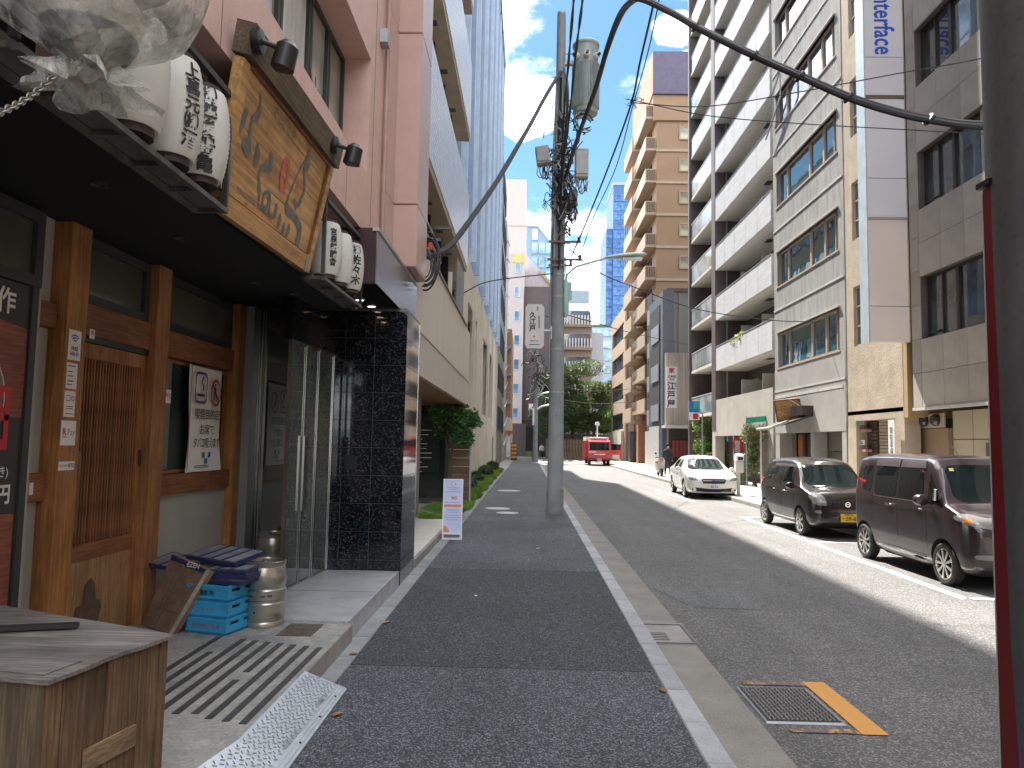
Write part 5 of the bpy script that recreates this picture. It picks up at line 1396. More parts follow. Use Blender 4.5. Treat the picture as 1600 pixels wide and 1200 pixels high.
# blue skyscraper
B = bld('blue_skyscraper', (42, 320, 0), 'very tall blue glass skyscraper at the end of the street')
m_sky = mat('skyscraper_core', (.05, .13, .32), .5)
box('wall', 33.4, 62, 322, 350, 0, 97, m_sky, B); box('wall', 36.2, 62, 320, 349, 97, 116, m_sky, B)
box('side_wing', 36.2, 62, 320, 321.9, 0, 97, m_sky, B)
m_sb = glassy('skyscraper_glass', (.055, .17, .42), .15, 1.45, 0, .4, rnd=.22)
pm1 = MB().box(0, 2.9, -.15, 0, 0, 3.2).mesh('glass_panel', m_sb)
for j in range(25):
    for i in range(5): link('glass_panel', pm1, B, (36.3 + i * 3.05, 319.95, 8 + j * 4.2))
mb = MB()
for j in range(24): mb.box(33.5, 36.1, 321.8, 321.98, 6 + j * 3.75, 8.8 + j * 3.75)
mk('window_band', mb, m_sb, B)
mb = MB()
for i in range(12): mb.box(41 + i * .9, 41.25 + i * .9, 319.5, 319.75, 0, 98)
mk('vertical_fin', mb, mat('sky_fin', (.18, .30, .45), .4), B)
box('roof_cap', 36.0, 62.2, 319.6, 349, 116, 117.2, mat('roof_grey', (.35, .38, .42), .5), B)
# trees at the end of the street
def tree(x, y, h, r, label, seed, mats, n=7000, ls=.16, tr=.2, group='street trees beyond the crossing'):
    t = thing('street_tree', (x, y, 0), label, 'tree', group)
    rr = random.Random(seed); blobs = []
    for i in range(15):
        a = rr.uniform(0, 6.28); q = rr.uniform(.1, .85) * r; z = h * rr.uniform(.32, .92); s = r * rr.uniform(.28, .48) * (1.15 - .5 * abs(z / h - .6))
        blobs.append((x + q * math.cos(a), y + q * math.sin(a), z, s, s, s * .75))
    leaves('crown', blobs, n, ls, mats, t, seed=seed)
    trunk('trunk', [(x, y, -.1), (x + .1, y, h * .3), (x - .1, y, h * .6)], [tr, tr * .75, tr * .35], m_bark, t)
    for i in range(4):
        b = blobs[i]; trunk('branch', [(x + .1, y, h * (.25 + .05 * i)), ((x + b[0]) / 2, (y + b[1]) / 2, (h * .3 + b[2]) / 2 + .3), b[:3]], [tr * .45, tr * .3, .03], m_bark, t)
dk = [leafmat('tree_dark', (.055, .11, .035), .4), leafmat('tree_mid', (.075, .15, .04), .45), leafmat('tree_brownish', (.13, .12, .045), .4)]
lt = [leafmat('tree_lime', (.16, .24, .035), .45), leafmat('tree_green', (.07, .15, .03), .35)]
tree(2.7, 88.3, 10.0, 3.0, 'dark dense tree just left of the utility pole at the crossing', 21, dk[:2], 9000)
tree(5.4, 90.5, 12.2, 3.7, 'tallest dark evergreen directly right of the utility pole', 22, dk, 11000)
tree(8.2, 93, 10.6, 3.0, 'brownish dark tree behind the red truck', 23, [dk[1], dk[2]], 9000)
tree(10.6, 95.5, 10.2, 2.2, 'lime green sunlit tree between the truck and the tan building', 24, lt, 8000)
tree(12.2, 106, 11, 2.6, 'paler green tree at the back beside the tan building', 25, lt, 7000)
tree(.4, 97, 8.0, 1.6, 'thin bare-looking tree against the mauve building', 26, dk[2:], 1500, .12, .12)
t = thing('timber_fence', (5, 89, 0), 'pale timber post fence under the dark trees across the crossing', 'fence')
fm_ = MB().box(0, .28, 0, .12, 0, 2.3).mesh('fence_board', wood('fence_wood', (.30, .22, .14), (.45, .34, .22), 'z', 2))
for i in range(17): link('fence_board', fm_, t, (2.2 + i * .36, 88.9, random.uniform(-.1, 0)))
box('wall', -2.5, 15, 99.2, 99.3, 0, 3, mat('garden_wall_dark', (.08, .08, .07), .9), None, label='long dark garden wall behind the street trees', cat='wall')  # plain dark wall colour
mk('low_hedge', MB().box(-.2, 1.7, 91, 91.8, 0, .7), leafmat('hedge_green', (.06, .12, .03), .1), label='low clipped hedge in front of the mauve building', cat='hedge')

# ------------------------------------------------------------------ big utility pole
m_pole = mat('pole_concrete', (.25, .27, .28), .75, var=.12, scale=2.5, dirt=.35, fine=.06, bump=.1)
PX_, PY_ = .70, 18.3
t = thing('utility_pole', (PX_, PY_, 0), 'thick grey concrete utility pole on the footpath edge crowded with cables and a transformer', 'utility pole')
mk('pole', MB().tube([(PX_, PY_, 0), (PX_ + .0, PY_, 6.0), (PX_ + .0, PY_, 12.75)], [.205, .160, .108], 32), m_pole, t, smooth=True)
mk('pole_cap', MB().lathe([(.112, 0), (.10, .06), (.001, .09)], (PX_, PY_, 12.75), 16), m_galv, t)
mk('base_sleeve', MB().lathe([(.212, .005), (.212, .60), (.206, .61), (.206, .001)], (PX_, PY_, 0), 32, cap=False), mat('sleeve_grey', (.22, .23, .24), .5, var=.2, dirt=.3), t)
for i in range(16):
    a = PI / 2 + (PI if i % 2 else 0) * 1 - PI / 2 * 1
    sx = 1 if i % 2 else -1
    z = 2.4 + i * .62
    mk('step_bolt', MB().cyl((PX_ + .0, PY_ - .13, z), (PX_ + .0, PY_ - .20, z), .014, 6) if z < 4.6 else MB().cyl((PX_ + sx * .1, PY_, z), (PX_ + sx * .30, PY_, z), .013, 6), m_dsteel, t)
for z, r_ in ((2.96, .189), (4.02, .183), (5.35, .174), (5.9, .170), (6.9, .158), (7.7, .152), (8.6, .147), (9.4, .140)): mk('steel_band', MB().lathe([(r_, 0), (r_, .05)], (PX_, PY_, z), 24, cap=False), m_galv, t)
T = thing('transformer', (1.32, 18.3, 10), 'grey-green ribbed cylindrical transformer with three round bushings on the utility pole', 'transformer')
m_tr = mat('transformer_paint', (.33, .37, .36), .5, .1, var=.12, scale=4, dirt=.2)
TX = 1.34
mb = MB(); N = 88
prof = [(.0, 0), (.29, 0), (.31, .03), (.31, .10)]
mk('tank', MB().lathe([(.001, 0), (.30, 0), (.315, .03), (.315, 1.75), (.345, 1.78), (.345, 1.83), (.30, 1.88), (.22, 1.92), (.001, 1.93)], (TX, PY_, 10.1), 36), m_tr, T, smooth=True)
for i in range(26):
    a = PI + PI * i / 25
    mk('cooling_fin', MB().box(.30, .355, -.008, .008, .12, 1.28).xf(Matrix.Translation((TX, PY_, 10.1)) @ Matrix.Rotation(a, 4, 'Z')), m_tr, T)
for a in (-2.35, -1.57, -.85):
    c = Vector((TX + .33 * math.cos(a), PY_ + .33 * math.sin(a), 11.52)); d = Vector((math.cos(a), math.sin(a), 0))
    o = mk('bushing', MB().cyl(c, c + d * .10, .075, 14), m_whitep, T); mk('bushing_core', MB().cyl(c + d * .10, c + d * .16, .04, 12), m_black, o)
mk('bracket', MB().box(PX_ + .1, TX - .25, PY_ - .06, PY_ + .06, 10.3, 10.4).box(PX_ + .08, TX - .25, PY_ - .06, PY_ + .06, 11.4, 11.5), m_galv, T)
# looped leads under it
rr = random.Random(9)
for i in range(6):
    r = rr.uniform(.16, .30); c = Vector((TX - .02 + rr.uniform(-.06, .06), PY_ - .1 + rr.uniform(-.15, .1), 9.80 + rr.uniform(-.05, .05)))
    pts = [c + Vector((r * math.cos(a), rr.uniform(-.05, .05), r * math.sin(a) * .9)) for a in [i2 * .6 + rr.random() for i2 in range(9)]]
    mk('cable_loop', cable(None, pts, .014, None, None), m_galv if i % 2 else m_cable, T, smooth=True)
# junction clutter
U = t
def jbox(x, z, w, h, d, y, lab, m, rot=0, group='equipment boxes on the utility pole'):
    q = thing('equipment_box', (x, y, z), lab, 'equipment box', group)
    o = mk('case', MB().box(-w / 2, w / 2, -d / 2, d / 2, -h / 2, h / 2, 0, .02), m, q); o.matrix_basis = Matrix.Translation((x, y, z)) @ Matrix.Rotation(rot, 4, 'Y')
    mk('lid', MB().box(x - w * .4, x + w * .4, y - d / 2 - .025, y - d / 2 - .003, z - h * .38, z + h * .38), m, q)
    for i in range(5):
        pts = [Vector((x - w * .3 + i * w * .15, y, z - h / 2)), Vector((x - w * .4 + i * w * .2, y - .05, z - h / 2 - .18 - rr.random() * .15)), Vector((x + w * .1 * i, y, z - h / 2 - .30 - rr.random() * .1)), Vector((x + w * .5, y, z - h / 2 - .05))]
        mk('lead', cable(None, pts, .013, None, None), m_cable if i % 2 else m_galv, q, smooth=True)
    return q
jbox(.27, 8.95, .34, .46, .3, 18.2, 'grey tilted box hanging left of the pole with loose wires', mat('box_grey', (.36, .37, .36), .5, var=.15), R(-8))
jbox(1.25, 8.75, .34, .75, .26, 18.2, 'upright splice box right of the pole under the transformer', mat('box_grey'  , (.36, .37, .36)))
jbox(1.05, 7.85, .20, .42, .2, 18.15, 'small lower junction box on the right of the pole', mat('box_dark', (.10, .10, .10), .6))
mb1 = []
for i in range(150):
    z = rr.choice((rr.uniform(7.3, 10.2), rr.uniform(7.6, 9.2))); s = rr.choice((-1, 1, 1)); x = PX_ + s * rr.uniform(.02, .2)
    n_ = rr.randint(4, 6); pts = [Vector((x, PY_ - .16, z))]
    for k_ in range(n_): pts.append(pts[-1] + Vector((rr.uniform(-.16, .18), rr.uniform(-.10, .08), rr.uniform(-.30, .20))))
    for p in pts: p.x = min(max(p.x, PX_ - .42), PX_ + .75); p.y = min(p.y, PY_ - .1)
    mk('loose_wire', cable(None, pts, rr.choice((.010, .013, .018)), None, None, seg=5, n=5), (m_cable, m_galv, m_cable)[i % 3], U, smooth=True)
for i in range(7):
    z0 = 6.0 + rr.uniform(0, .4); x = PX_ + rr.uniform(-.17, .17)
    mk('riser_cable', MB().tube([(x, PY_ - .175, z0), (x + rr.uniform(-.05, .05), PY_ - .19, 7.6), (x + rr.uniform(-.06, .06), PY_ - .16, 9.2), (x, PY_ - .13, 11)], .018, 6), m_cable if i % 2 else m_galv, U, smooth=True)
mk('riser_pipe', MB().tube([(PX_ - .18, PY_ - .02, 4.6), (PX_ - .17, PY_ - .02, 9)], .022, 8), m_galv, U)
for z, x0, x1 in ((6.70, .45, 1.25), (6.25, .42, 1.28), (6.10, .45, 1.05)):
    mk('cross_arm', MB().box(x0, x1, PY_ - .24, PY_ - .19, z, z + .05), mat('brown_arm', (.16, .11, .09), .6), U)
    mk('insulator', MB().lathe([(.02, 0), (.045, .02), (.03, .05), (.045, .08), (.02, .1)], (x1 - .05, PY_ - .21, z + .05), 10), mat('brown_insul', (.14, .07, .05), .3), U)
# street lamp on pole
L_ = thing('street_lamp', (.9, 18.3, 6), 'pale green street lamp reaching right from the utility pole on a curved arm', 'street lamp')
mk('arm', MB().tube([(.86, 18.3, 5.55), (.93, 18.3, 5.95), (1.15, 18.3, 6.15), (1.9, 18.3, 6.38)], .03, 10), mat('lamp_green', (.42, .52, .47), .4), L_, smooth=True)
hd = [(0, -.07, 0), (.0, .07, 0)]
mb = MB(); prof = [(1.85, .03, .02), (1.98, .10, .05), (2.25, .15, .075), (2.6, .16, .075), (2.84, .12, .05), (2.92, .03, .02)]
rows = []
for x, w, h in prof:
    zc = 6.38 + (x - 1.85) * .10
    rows.append([(x, 18.3 + w * math.cos(a), zc + h * (math.sin(a) if math.sin(a) > 0 else .55 * math.sin(a))) for a in [2 * PI * i / 14 for i in range(14)]])
for j in range(len(rows) - 1):
    for i in range(14): mb.quad(rows[j][i], rows[j + 1][i], rows[j + 1][(i + 1) % 14], rows[j][(i + 1) % 14])
mb.add(rows[0], [tuple(range(14))]); mb.add(rows[-1], [tuple(range(14))])
mk('lamp_head', mb, mat('lamp_green', (.42, .52, .47)), L_, smooth=True)
mk('lens', MB().box(2.3, 2.8, 18.2, 18.4, 6.34, 6.385, 0, .01), mat('lamp_lens', (.6, .65, .62), .15), L_)
mk('sensor', MB().cyl((1.0, 18.3, 5.3), (1.0, 18.3, 5.75), .055, 12), mat('mint_cover', (.35, .52, .46), .5), L_)
mk('cable_cover', MB().tube([(.90, 18.2, 4.85), (.90, 18.2, 5.0), (.90, 18.2, 5.7), (.90, 18.2, 5.8)], [.04, .075, .075, .03], 10), mat('mint_cover', (.35, .52, .46)), label='mint green cable cover hanging on the right of the utility pole', cat='cable cover', smooth=True)
# hanging advert on the pole
T = thing('pole_sign', (.14, 18.3, 4.6), 'white vertical octagonal sign with brushed characters bracketed to the utility pole', 'sign')
mk('panel', MB().prism([(-.05, 4.06), (.30, 4.06), (.37, 4.14), (.37, 5.09), (.30, 5.17), (-.05, 5.17), (-.10, 5.09), (-.10, 4.14)], 'y', 18.23, 18.31), mat('sign_white', (.62, .60, .58), .5), T)
box('bracket', .37, .56, 18.25, 18.29, 4.50, 4.54, m_whitep, T); box('bracket', .54, .57, 18.2, 18.34, 4.3, 4.62, m_whitep, T)
text('久江戸', .17, (.08, 18.225, 4.72), '-y', m_ink, T, .02, vertical=True)
text('宴会個室完備', .052, (.24, 18.225, 4.72), '-y', m_ink, T, .0, vertical=True); text('割烹', .06, (.20, 18.225, 5.05), '-y', m_ink, T, .0, vertical=True)
text('本店すぐ', .05, (.13, 18.225, 4.25), '-y', m_inkr, T, .01); text('●', .05, (.13, 18.225, 4.36), '-y', m_inkr, T); box('print_line', .0, .26, 18.222, 18.226, 4.15, 4.165, m_inkb, T)
# second pole far away
t = thing('utility_pole', (.75, 70.5, 0), 'thinner far utility pole at the footpath end with tangled wires and white lamps', 'utility pole')
mk('pole', MB().tube([(.75, 70.5, 0), (.75, 70.5, 12.5)], [.24, .15], 20), m_pole, t, smooth=True)
mk('base_sleeve', MB().lathe([(.27, 0), (.27, .9)], (.75, 70.5, .0), 16), mat('sleeve_grey', (.22, .23, .24)), t)
for z in (6.4, 5.2): mk('lamp_arm', MB().tube([(.9, 70.3, z - .3), (1.3, 70.2, z), (2.2, 70.2, z + .2)], .08, 8), m_whitep, t, smooth=True)
for i in range(34):
    pts = [Vector((.75 + rr.uniform(-.3, .4), 70.2, 7 + rr.uniform(0, 3.5)))]
    for k_ in range(4): pts.append(pts[-1] + Vector((rr.uniform(-.5, .6), rr.uniform(-.1, .1), rr.uniform(-.7, .5))))
    mk('loose_wire', cable(None, pts, .035, None, None, seg=4, n=5), m_galv if i % 2 else m_cable, t, smooth=True)
mk('far_cover', MB().box(.45, .62, 70.1, 70.3, 3.4, 5.0), m_whitep, t)

# ------------------------------------------------------------------ overhead cables
CG = 'overhead cables'
def bundle(pts, r, lab, n=3, tw=.9):
    t = thing('cable_bundle', pts[0], lab, 'cable', CG)
    P = [Vector(p) for p in pts]
    for k_ in range(n):
        q = []
        Q = [P[0] * 2 - P[1]] + P + [P[-1] * 2 - P[-2]]; cnt = 0
        for i in range(1, len(Q) - 2):
            for j in range(14):
                s = j / 14; a, b, c, d = Q[i - 1], Q[i], Q[i + 1], Q[i + 2]
                p = .5 * ((2 * b) + (c - a) * s + (2 * a - 5 * b + 4 * c - d) * s * s + (3 * b - 3 * c + d - a) * s ** 3)
                ph = cnt * tw * .35 + 2 * PI * k_ / n; cnt += 1
                q.append(p + Vector((math.cos(ph), math.sin(ph) * .6, math.sin(ph))) * r * .75)
        q.append(P[-1])
        mk('strand', MB().tube(q, r, 7), m_cable, t, smooth=True)
    return t, P
bundle([(0.69, 18.1, 11.12), (0.25, 16.6, 9.68), (-0.16, 15.0, 8.15), (-0.61, 13.4, 6.63), (-1.01, 12.0, 5.38), (-1.28, 11.2, 4.71), (-1.52, 10.7, 4.42)], .030, 'thick black cable running from the pole top down left to the pink building corner', 3, .25)
bt, BP = bundle([(0.85, 18.0, 8.37), (0.98, 15.5, 8.3), (1.13, 13.0, 8.14), (1.14, 11.0, 7.82), (1.14, 9.5, 7.43), (1.15, 8.5, 7.01), (1.22, 8.0, 6.73), (1.47, 7.6, 6.33), (1.71, 7.2, 5.9), (2.09, 6.85, 5.46), (2.41, 6.5, 5.07), (2.75, 6.3, 4.78), (3.11, 6.2, 4.6), (3.43, 6.1, 4.48), (3.74, 6.0, 4.4), (4.6, 5.8, 4.3)], .027, 'thick strapped cable rising from the pole, bending sharply and sagging to the right edge', 3, .06)
for p in ((1.65, 7.29, 5.99), (2.1, 6.84, 5.445), (2.41, 6.5, 5.07), (2.75, 6.3, 4.78), (3.35, 6.13, 4.51)): mk('strap', MB().cyl(Vector(p) - Vector((.012, .003, -.008)), Vector(p) + Vector((.012, .003, -.008)), .055, 10), m_black, bt)
bundle([(0.74, 18.0, 7.98), (0.72, 17.0, 9.17), (0.72, 15.0, 9.54), (0.66, 12.0, 9.22), (0.6, 10.0, 8.9)], .017, 'twisted cable climbing the pole and leaving the top of the frame, left one', 2, 1.2)
bundle([(0.84, 18.0, 9.13), (0.87, 17.0, 9.48), (0.89, 15.0, 9.96), (0.81, 12.0, 9.22), (0.74, 10.0, 8.9)], .017, 'twisted cable climbing the pole and leaving the top of the frame, right one', 2, 1.2)
def wire(pts, r, lab): return cable('overhead_wire', pts, r, m_cable, lab, 'wire', CG)
wire([(.78, 18.1, 11.2), (.80, 16.5, 9.6), (.72, 18.0, 7.6), (.72, 18.08, 6.1)], .03, 'thick black riser cable bowing along the front of the utility pole')
wire([(1.02, 18.1, 6.37), (1.26, 16.8, 6.79), (1.56, 14.8, 7.37), (1.77, 13.0, 7.85), (1.79, 12.0, 8.15), (1.77, 10.5, 8.29), (1.66, 9.0, 8.2)], .018, 'darker of the twin wires crossing the sky between pole and tan tower')
wire([(1.21, 18.1, 6.24), (1.41, 16.8, 6.87), (1.72, 14.8, 7.38), (1.8, 13.0, 7.81), (1.91, 12.0, 8.27), (1.84, 10.5, 8.29), (1.7, 9.0, 8.2)], .010, 'thinner of the twin wires crossing the sky between pole and tan tower')
wire([(1.78, 13.1, 7.95), (3.09, 13.0, 7.84), (4.52, 12.5, 7.86), (6.04, 12.0, 7.96), (7.16, 11.6, 8.01), (9.5, 11, 8.3)], .010, 'thin wire curving up right from the twin wires toward the dark office')
wire([(1.81, 13.1, 8.0), (3.09, 13.0, 7.68), (4.51, 12.5, 7.32), (6.01, 12.0, 7.01), (7.13, 11.6, 6.77), (9.5, 11, 6.4)], .009, 'thin wire sloping down right from the twin wires toward the dark office')
wire([(0.9, 18.2, 6.64), (1.87, 20.0, 6.42), (3.31, 22.0, 6.38), (5.48, 24.0, 6.17), (8.25, 25.5, 6.11), (10.25, 26.0, 6.15)], .015, 'thin dark wire sagging from the pole to the ribbed grey building')
t = thing('wire_knot', (1.8, 13.05, 7.95), 'small tangle of wire ends where thin wires leave the twin wires', 'wire')
for i in range(9):
    pts = [Vector((1.8, 13.05, 7.95))]
    for k_ in range(3): pts.append(pts[-1] + Vector((rr.uniform(-.08, .12), rr.uniform(-.05, .05), rr.uniform(-.08, .08))))
    mk('wire_end', cable(None, pts, .006, None, None, seg=4, n=5), m_cable, t, smooth=True)
wire([(.95, 18.2, 4.9), (4.5, 30, 6.2), (10.3, 47.4, 8.2)], .014, 'long thin wire from the pole toward the glass balconies')
wire([(.6, 18.2, 5.95), (-1.0, 18.3, 5.75), (-1.7, 18.4, 5.45)], .014, 'thin wire from the pole left to the white tiled building')
wire([(.9, 70, 7.5), (6, 71, 6.8), (10.5, 72, 7.2)], .025, 'far wire crossing above the red truck')
wire([(.9, 70, 6.2), (6, 71, 5.6), (10.5, 72, 5.9)], .03, 'lower far wire crossing just above the red truck')
# ------------------------------------------------------------------ right side buildings
XR = 10.3
def PR(u, v, d): return (XR + d, 20 - u, v)
# --- dark tiled office nearest
B = bld('tiled_office', (12, 14, 3), 'shaded brown-grey stone tiled office at the right with wide dark windows')
m_tile = mat('brown_stone_tile', (.40, .36, .31), .55, var=.12, scale=1.8, rnd=.07, fine=.22)
m_tj = mat('tile_joint', (.10, .085, .075), .8)
m_bf = mat('bronze_frame', (.045, .035, .035), .4, .3)
m_og = glassy('office_dark_glass', (.06, .075, .075), .02, 1.65, .02, .7)
bands = [(4.62, 6.28), (8.08, 9.66), (11.45, 13.05), (14.9, 16.5), (18.3, 19.9), (21.7, 23.3)]
Y0, Y1 = 4.0, 19.95
mb = MB(); hol = [(.5, 15.5, a, b) for a, b in bands]
wall(mb, lambda u, v, d: (XR + .03 + d, Y1 - u, v), Y1 - Y0, 30, .4, hol + [(-1, 99, -1, 2.82)]); mk('wall', mb, m_tj, B)
box('core', XR + .5, 22, 4, Y1, 2.9, 30, mat('dark_core', (.07, .065, .06)), B)
tm = {}
def tile(y0, y1, z0, z1):
    key = (round(y1 - y0, 3), round(z1 - z0, 3))
    if key not in tm: tm[key] = MB().box(0, .035, .006, key[0] - .006, .006, key[1] - .006).mesh('tile', m_tile)
    link('tile', tm[key], B, (XR - .006, y0, z0))
ys = [Y1 - .45] + [Y1 - .45 - 1.02 * i for i in range(1, 13)]
zb = [2.84] + [q for p in bands for q in p]
def rows(z0, z1, n): return [(z0 + (z1 - z0) * i / n, z0 + (z1 - z0) * (i + 1) / n) for i in range(n)]
R_ = rows(2.84, 4.62, 2) + rows(6.28, 8.08, 2) + rows(9.66, 11.45, 2) + rows(13.05, 14.9, 2)
for i in range(len(ys) - 1):
    for z0, z1 in R_: tile(ys[i + 1], ys[i], z0, z1)
for z0, z1 in rows(2.84, 16.4, 15): tile(Y1 - .44, Y1, z0, z1)
for a, b in bands[:4]:
    for k_, (u0, w_) in enumerate(((.52, 1.35), (1.87, 1.25), (3.12, 2.0), (5.12, 2.2), (7.32, 2.2), (9.5, 2.2))):
        window(B, (XR + .16, Y1 - u0 - w_ / 2, (a + b) / 2), w_, b - a, '-x', m_bf, m_og, cols=2 if k_ == 0 else 1, fw=.055, depth=.1)
    box('light_post', XR + .10, XR + .20, Y1 - 3.16, Y1 - 3.08, a + .02, b - .02, mat('pale_bronze', (.40, .36, .26), .5), B)
    o = box('inner_frame', XR + .12, XR + .17, Y1 - 1.15, Y1 - .62, a + .14, a + .17, m_bf, B)
box('white_trim', XR - .04, XR + .1, 4, Y1, 2.76, 2.835, mat('pale_trim', (.55, .54, .50), .5), B)
m_cr = mat('cream_panel', (.46, .39, .28), .6, var=.06, scale=1, fine=.04)
box('recess_wall', 11.45, 11.6, 4, 19.9, 0, 2.76, mat('recess_dark', (.10, .08, .06), .6), B)
for y0, y1 in ((18.55, 19.4), (17.4, 18.53), (16.2, 17.38), (14.4, 16.18)):
    for z0, z1 in ((.03, 1.38), (1.40, 2.0), (2.02, 2.74)): box('cream_panel', 11.0, 11.2, y0, y1 - .01, z0, z1, m_cr, B)
box('slot_window', 10.94, 10.99, 15.4, 17.95, 1.5, 1.92, m_og, B)
box('service_door', 10.9, 11.1, 19.45, 20.8, .03, 2.3, mat('brown_door', (.30, .21, .14), .5, var=.06), B)
g = thing('electric_meters', (10.3, 20.0, 2.6), 'pair of round glass electric meters on a cream backboard at the building corner', 'meter box')
box('backboard', 10.86, 10.90, 19.55, 20.75, 2.32, 2.70, m_cr, g)
for y in (19.85, 20.42):
    mk('meter', MB().lathe([(.15, 0), (.16, -.08), (.12, -.14), (.001, -.15)], (10.85, y, 2.52), 18, 'x'), glassy('meter_glass', (.03, .03, .03), .1, 1.5), g, smooth=True)

# --- the beige wall, projecting sign and ribbed building
B = bld('ribbed_office', (12, 26, 3), 'sunlit grey ribbed and beige rendered office with long ribbon windows')
m_ren = mat('beige_render', (.42, .35, .265), .85, var=.14, scale=2.2, bump=.5, bscale=18, bdist=.03, fine=.06)
k = NT('ribbed_concrete')
_w = k.n('ShaderNodeTexWave'); _w.bands_direction = 'Y'; _w.inputs['Scale'].default_value = 4.4; _w.inputs['Distortion'].default_value = .25; _w.inputs['Detail'].default_value = 3; k.l(k.coord(), _w.inputs['Vector'])
_c = k.mix(k.ramp(k.noise(1.5, 6, .7, (1, 3, .5)), .3, .7), (.25, .25, .235), (.38, .375, .355)); k.l(_c, k.b.inputs['Base Color']); k.b.inputs['Roughness'].default_value = .85
k.bump(_w.outputs['Fac'], .6, .03); k.bump(k.noise(14, 5, .7), .6, .03); m_rib = k.m
m_con2 = mat('fair_concrete', (.33, .32, .30), .8, var=.12, scale=1.2, dirt=.25, bump=.1)
wz = [(4.98, 6.42), (8.36, 9.80), (11.74, 13.18), (15.12, 16.56), (18.5, 19.94)]
hol = [(.4, 6.45, a - 2.6, b - 2.6) for a, b in wz]
mb = MB(); wall(mb, lambda u, v, d: (XR + d, 31.0 - u, 2.6 + v), 6.9, 27, .35, hol); mk('ribbed_wall', mb, m_rib, B)
mb = MB(); wall(mb, lambda u, v, d: (XR + .02 + d, 24.08 - u, 2.6 + v), 3.55, 27, .35, [(.55, 1.25, 2.35, 4.25), (.55, 1.25, 5.75, 7.65), (.55, 1.25, 9.15, 11.05), (.55, 1.25, 12.5, 14.4)]); mk('render_wall', mb, m_ren, B)
box('core', XR + .5, 22, 20.45, 31, 2.6, 29.5, mat('dark_core', (.07, .065, .06)), B)
box('end_wall', XR + .02, 22, 20.3, 20.5, 2.6, 29.6, mat('ochre_render', (.40, .28, .15), .85, var=.1), B)
m_pf = mat('pinkish_frame', (.46, .36, .29), .5)
m_ig = glassy('ribbon_glass', (.03, .10, .14), .015, 2.0, .05, .9, rnd=.15)
for a, b in wz:
    for y0, y1 in ((29.55, 30.6), (27.2, 29.55), (25.9, 27.2), (24.95, 25.9)): window(B, (XR + .10, (y0 + y1) / 2, (a + b) / 2), y1 - y0, b - a, '-x', m_pf, m_ig, fw=.07, depth=.1)
    box('open_window', XR + .25, XR + .3, 24.56, 24.94, a, b, m_blackm, B)
    box('window_ledge', XR - .08, XR + .1, 24.5, 30.7, b + .0, b + .06, mat('pale_ledge', (.50, .48, .44), .5), B)
    box('sill', XR - .03, XR + .1, 24.5, 30.7, a - .06, a, m_pf, B)
    box('joint_strip', XR - .025, XR - .001, 24.15, 31.0, a - 1.0, a - .93, mat('pale_joint', (.5, .49, .46), .6), B)
for z0, z1 in ((4.95, 6.85), (8.35, 10.25), (11.75, 13.65), (15.1, 17.0)):
    window(B, (XR + .07, 23.18, (z0 + z1) / 2), .68, z1 - z0, '-x', m_pf, m_ig, rows=3, fw=.05, depth=.08)
# ground floor of this building: concrete bays
box('lintel_band', XR - .01, XR + .3, 24.15, 31.0, 2.3, 4.9, m_con2, B); box('white_line', XR - .02, XR - .012, 24.3, 31, 3.72, 3.82, mat('pale_joint', (.5, .49, .46)), B)
box('pier', XR, XR + .5, 24.16, 24.5, 0, 2.3, m_con2, B); box('pier', XR, XR + .5, 26.95, 27.2, 0, 2.3, m_con2, B); box('pier', XR, XR + .5, 30.5, 31, 0, 2.3, m_con2, B)
for i in range(3): box('shutter_panel', XR + .55, XR + .6, 24.5, 26.95, .02 + i * .8, .80 + i * .8, mat('dark_shutter', (.13, .125, .11), .6, rnd=.05), B)
box('shop_interior', XR + .9, XR + 1.0, 27.2, 30.5, 0, 2.4, mat('shop_dark', (.03, .02, .015), .7), B)
for i, (y, m) in enumerate(((29.9, w_br), (28.9, m_black), (28.1, w_br), (27.6, mat('gold_strip', (.25, .22, .08), .4)))): box('shop_panel', XR + .6, XR + .7, y - .28, y + .2, .03, 2.25, m, B)
box('roller_lintel', XR + .02, XR + .3, 20.55, 24.1, 2.78, 2.9, m_ren, B)
for y0, y1 in ((23.5, 24.1), (20.5, 21.0)): box('render_pier', XR + .02, XR + .45, y0, y1, 0, 2.6, m_ren, B)
k_ = mat('ochre_slats', (.36, .29, .19), .6)
sl = MB().box(0, .04, 0, 1.75, 0, .085, 0, .01).mesh('shutter_slat', k_)
for i in range(28): link('shutter_slat', sl, B, (XR + .4, 21.05, .05 + i * .1))
box('shutter_back', XR + .45, XR + .5, 21.0, 23.5, 0, 2.8, mat('ochre_dark', (.2, .15, .1), .7), B)
sh = MB().box(0, .05, 0, .62, 0, .09).mesh('shop_slat', mat('dark_slat', (.075, .055, .045), .6))
for i in range(24): link('shop_slat', sh, B, (XR + .35, 22.85, .05 + i * .115))
for i in range(4):
    box('brick_shelf', XR + .10, XR + .30, 23.05, 23.45, 2.25 - i * .62, 2.33 - i * .62, mat('pink_brick', (.40, .20, .16), .7), B)
    text('三丁目', .17, (XR + .09, 23.25, 2.53 - i * .62), '-x', m_paper, B, .0, .7)
B = thing('narrow_notice', (10.2, 20.9, 1.5), 'tall narrow white notice with small dark characters beside the ochre shutter', 'sign')
box('panel', 10.16, 10.20, 20.75, 21.1, .9, 2.55, m_whitep, B); text('貸駐車場案内', .2, (10.155, 20.92, 1.75), '-x', m_ink, B, .0, vertical=True)
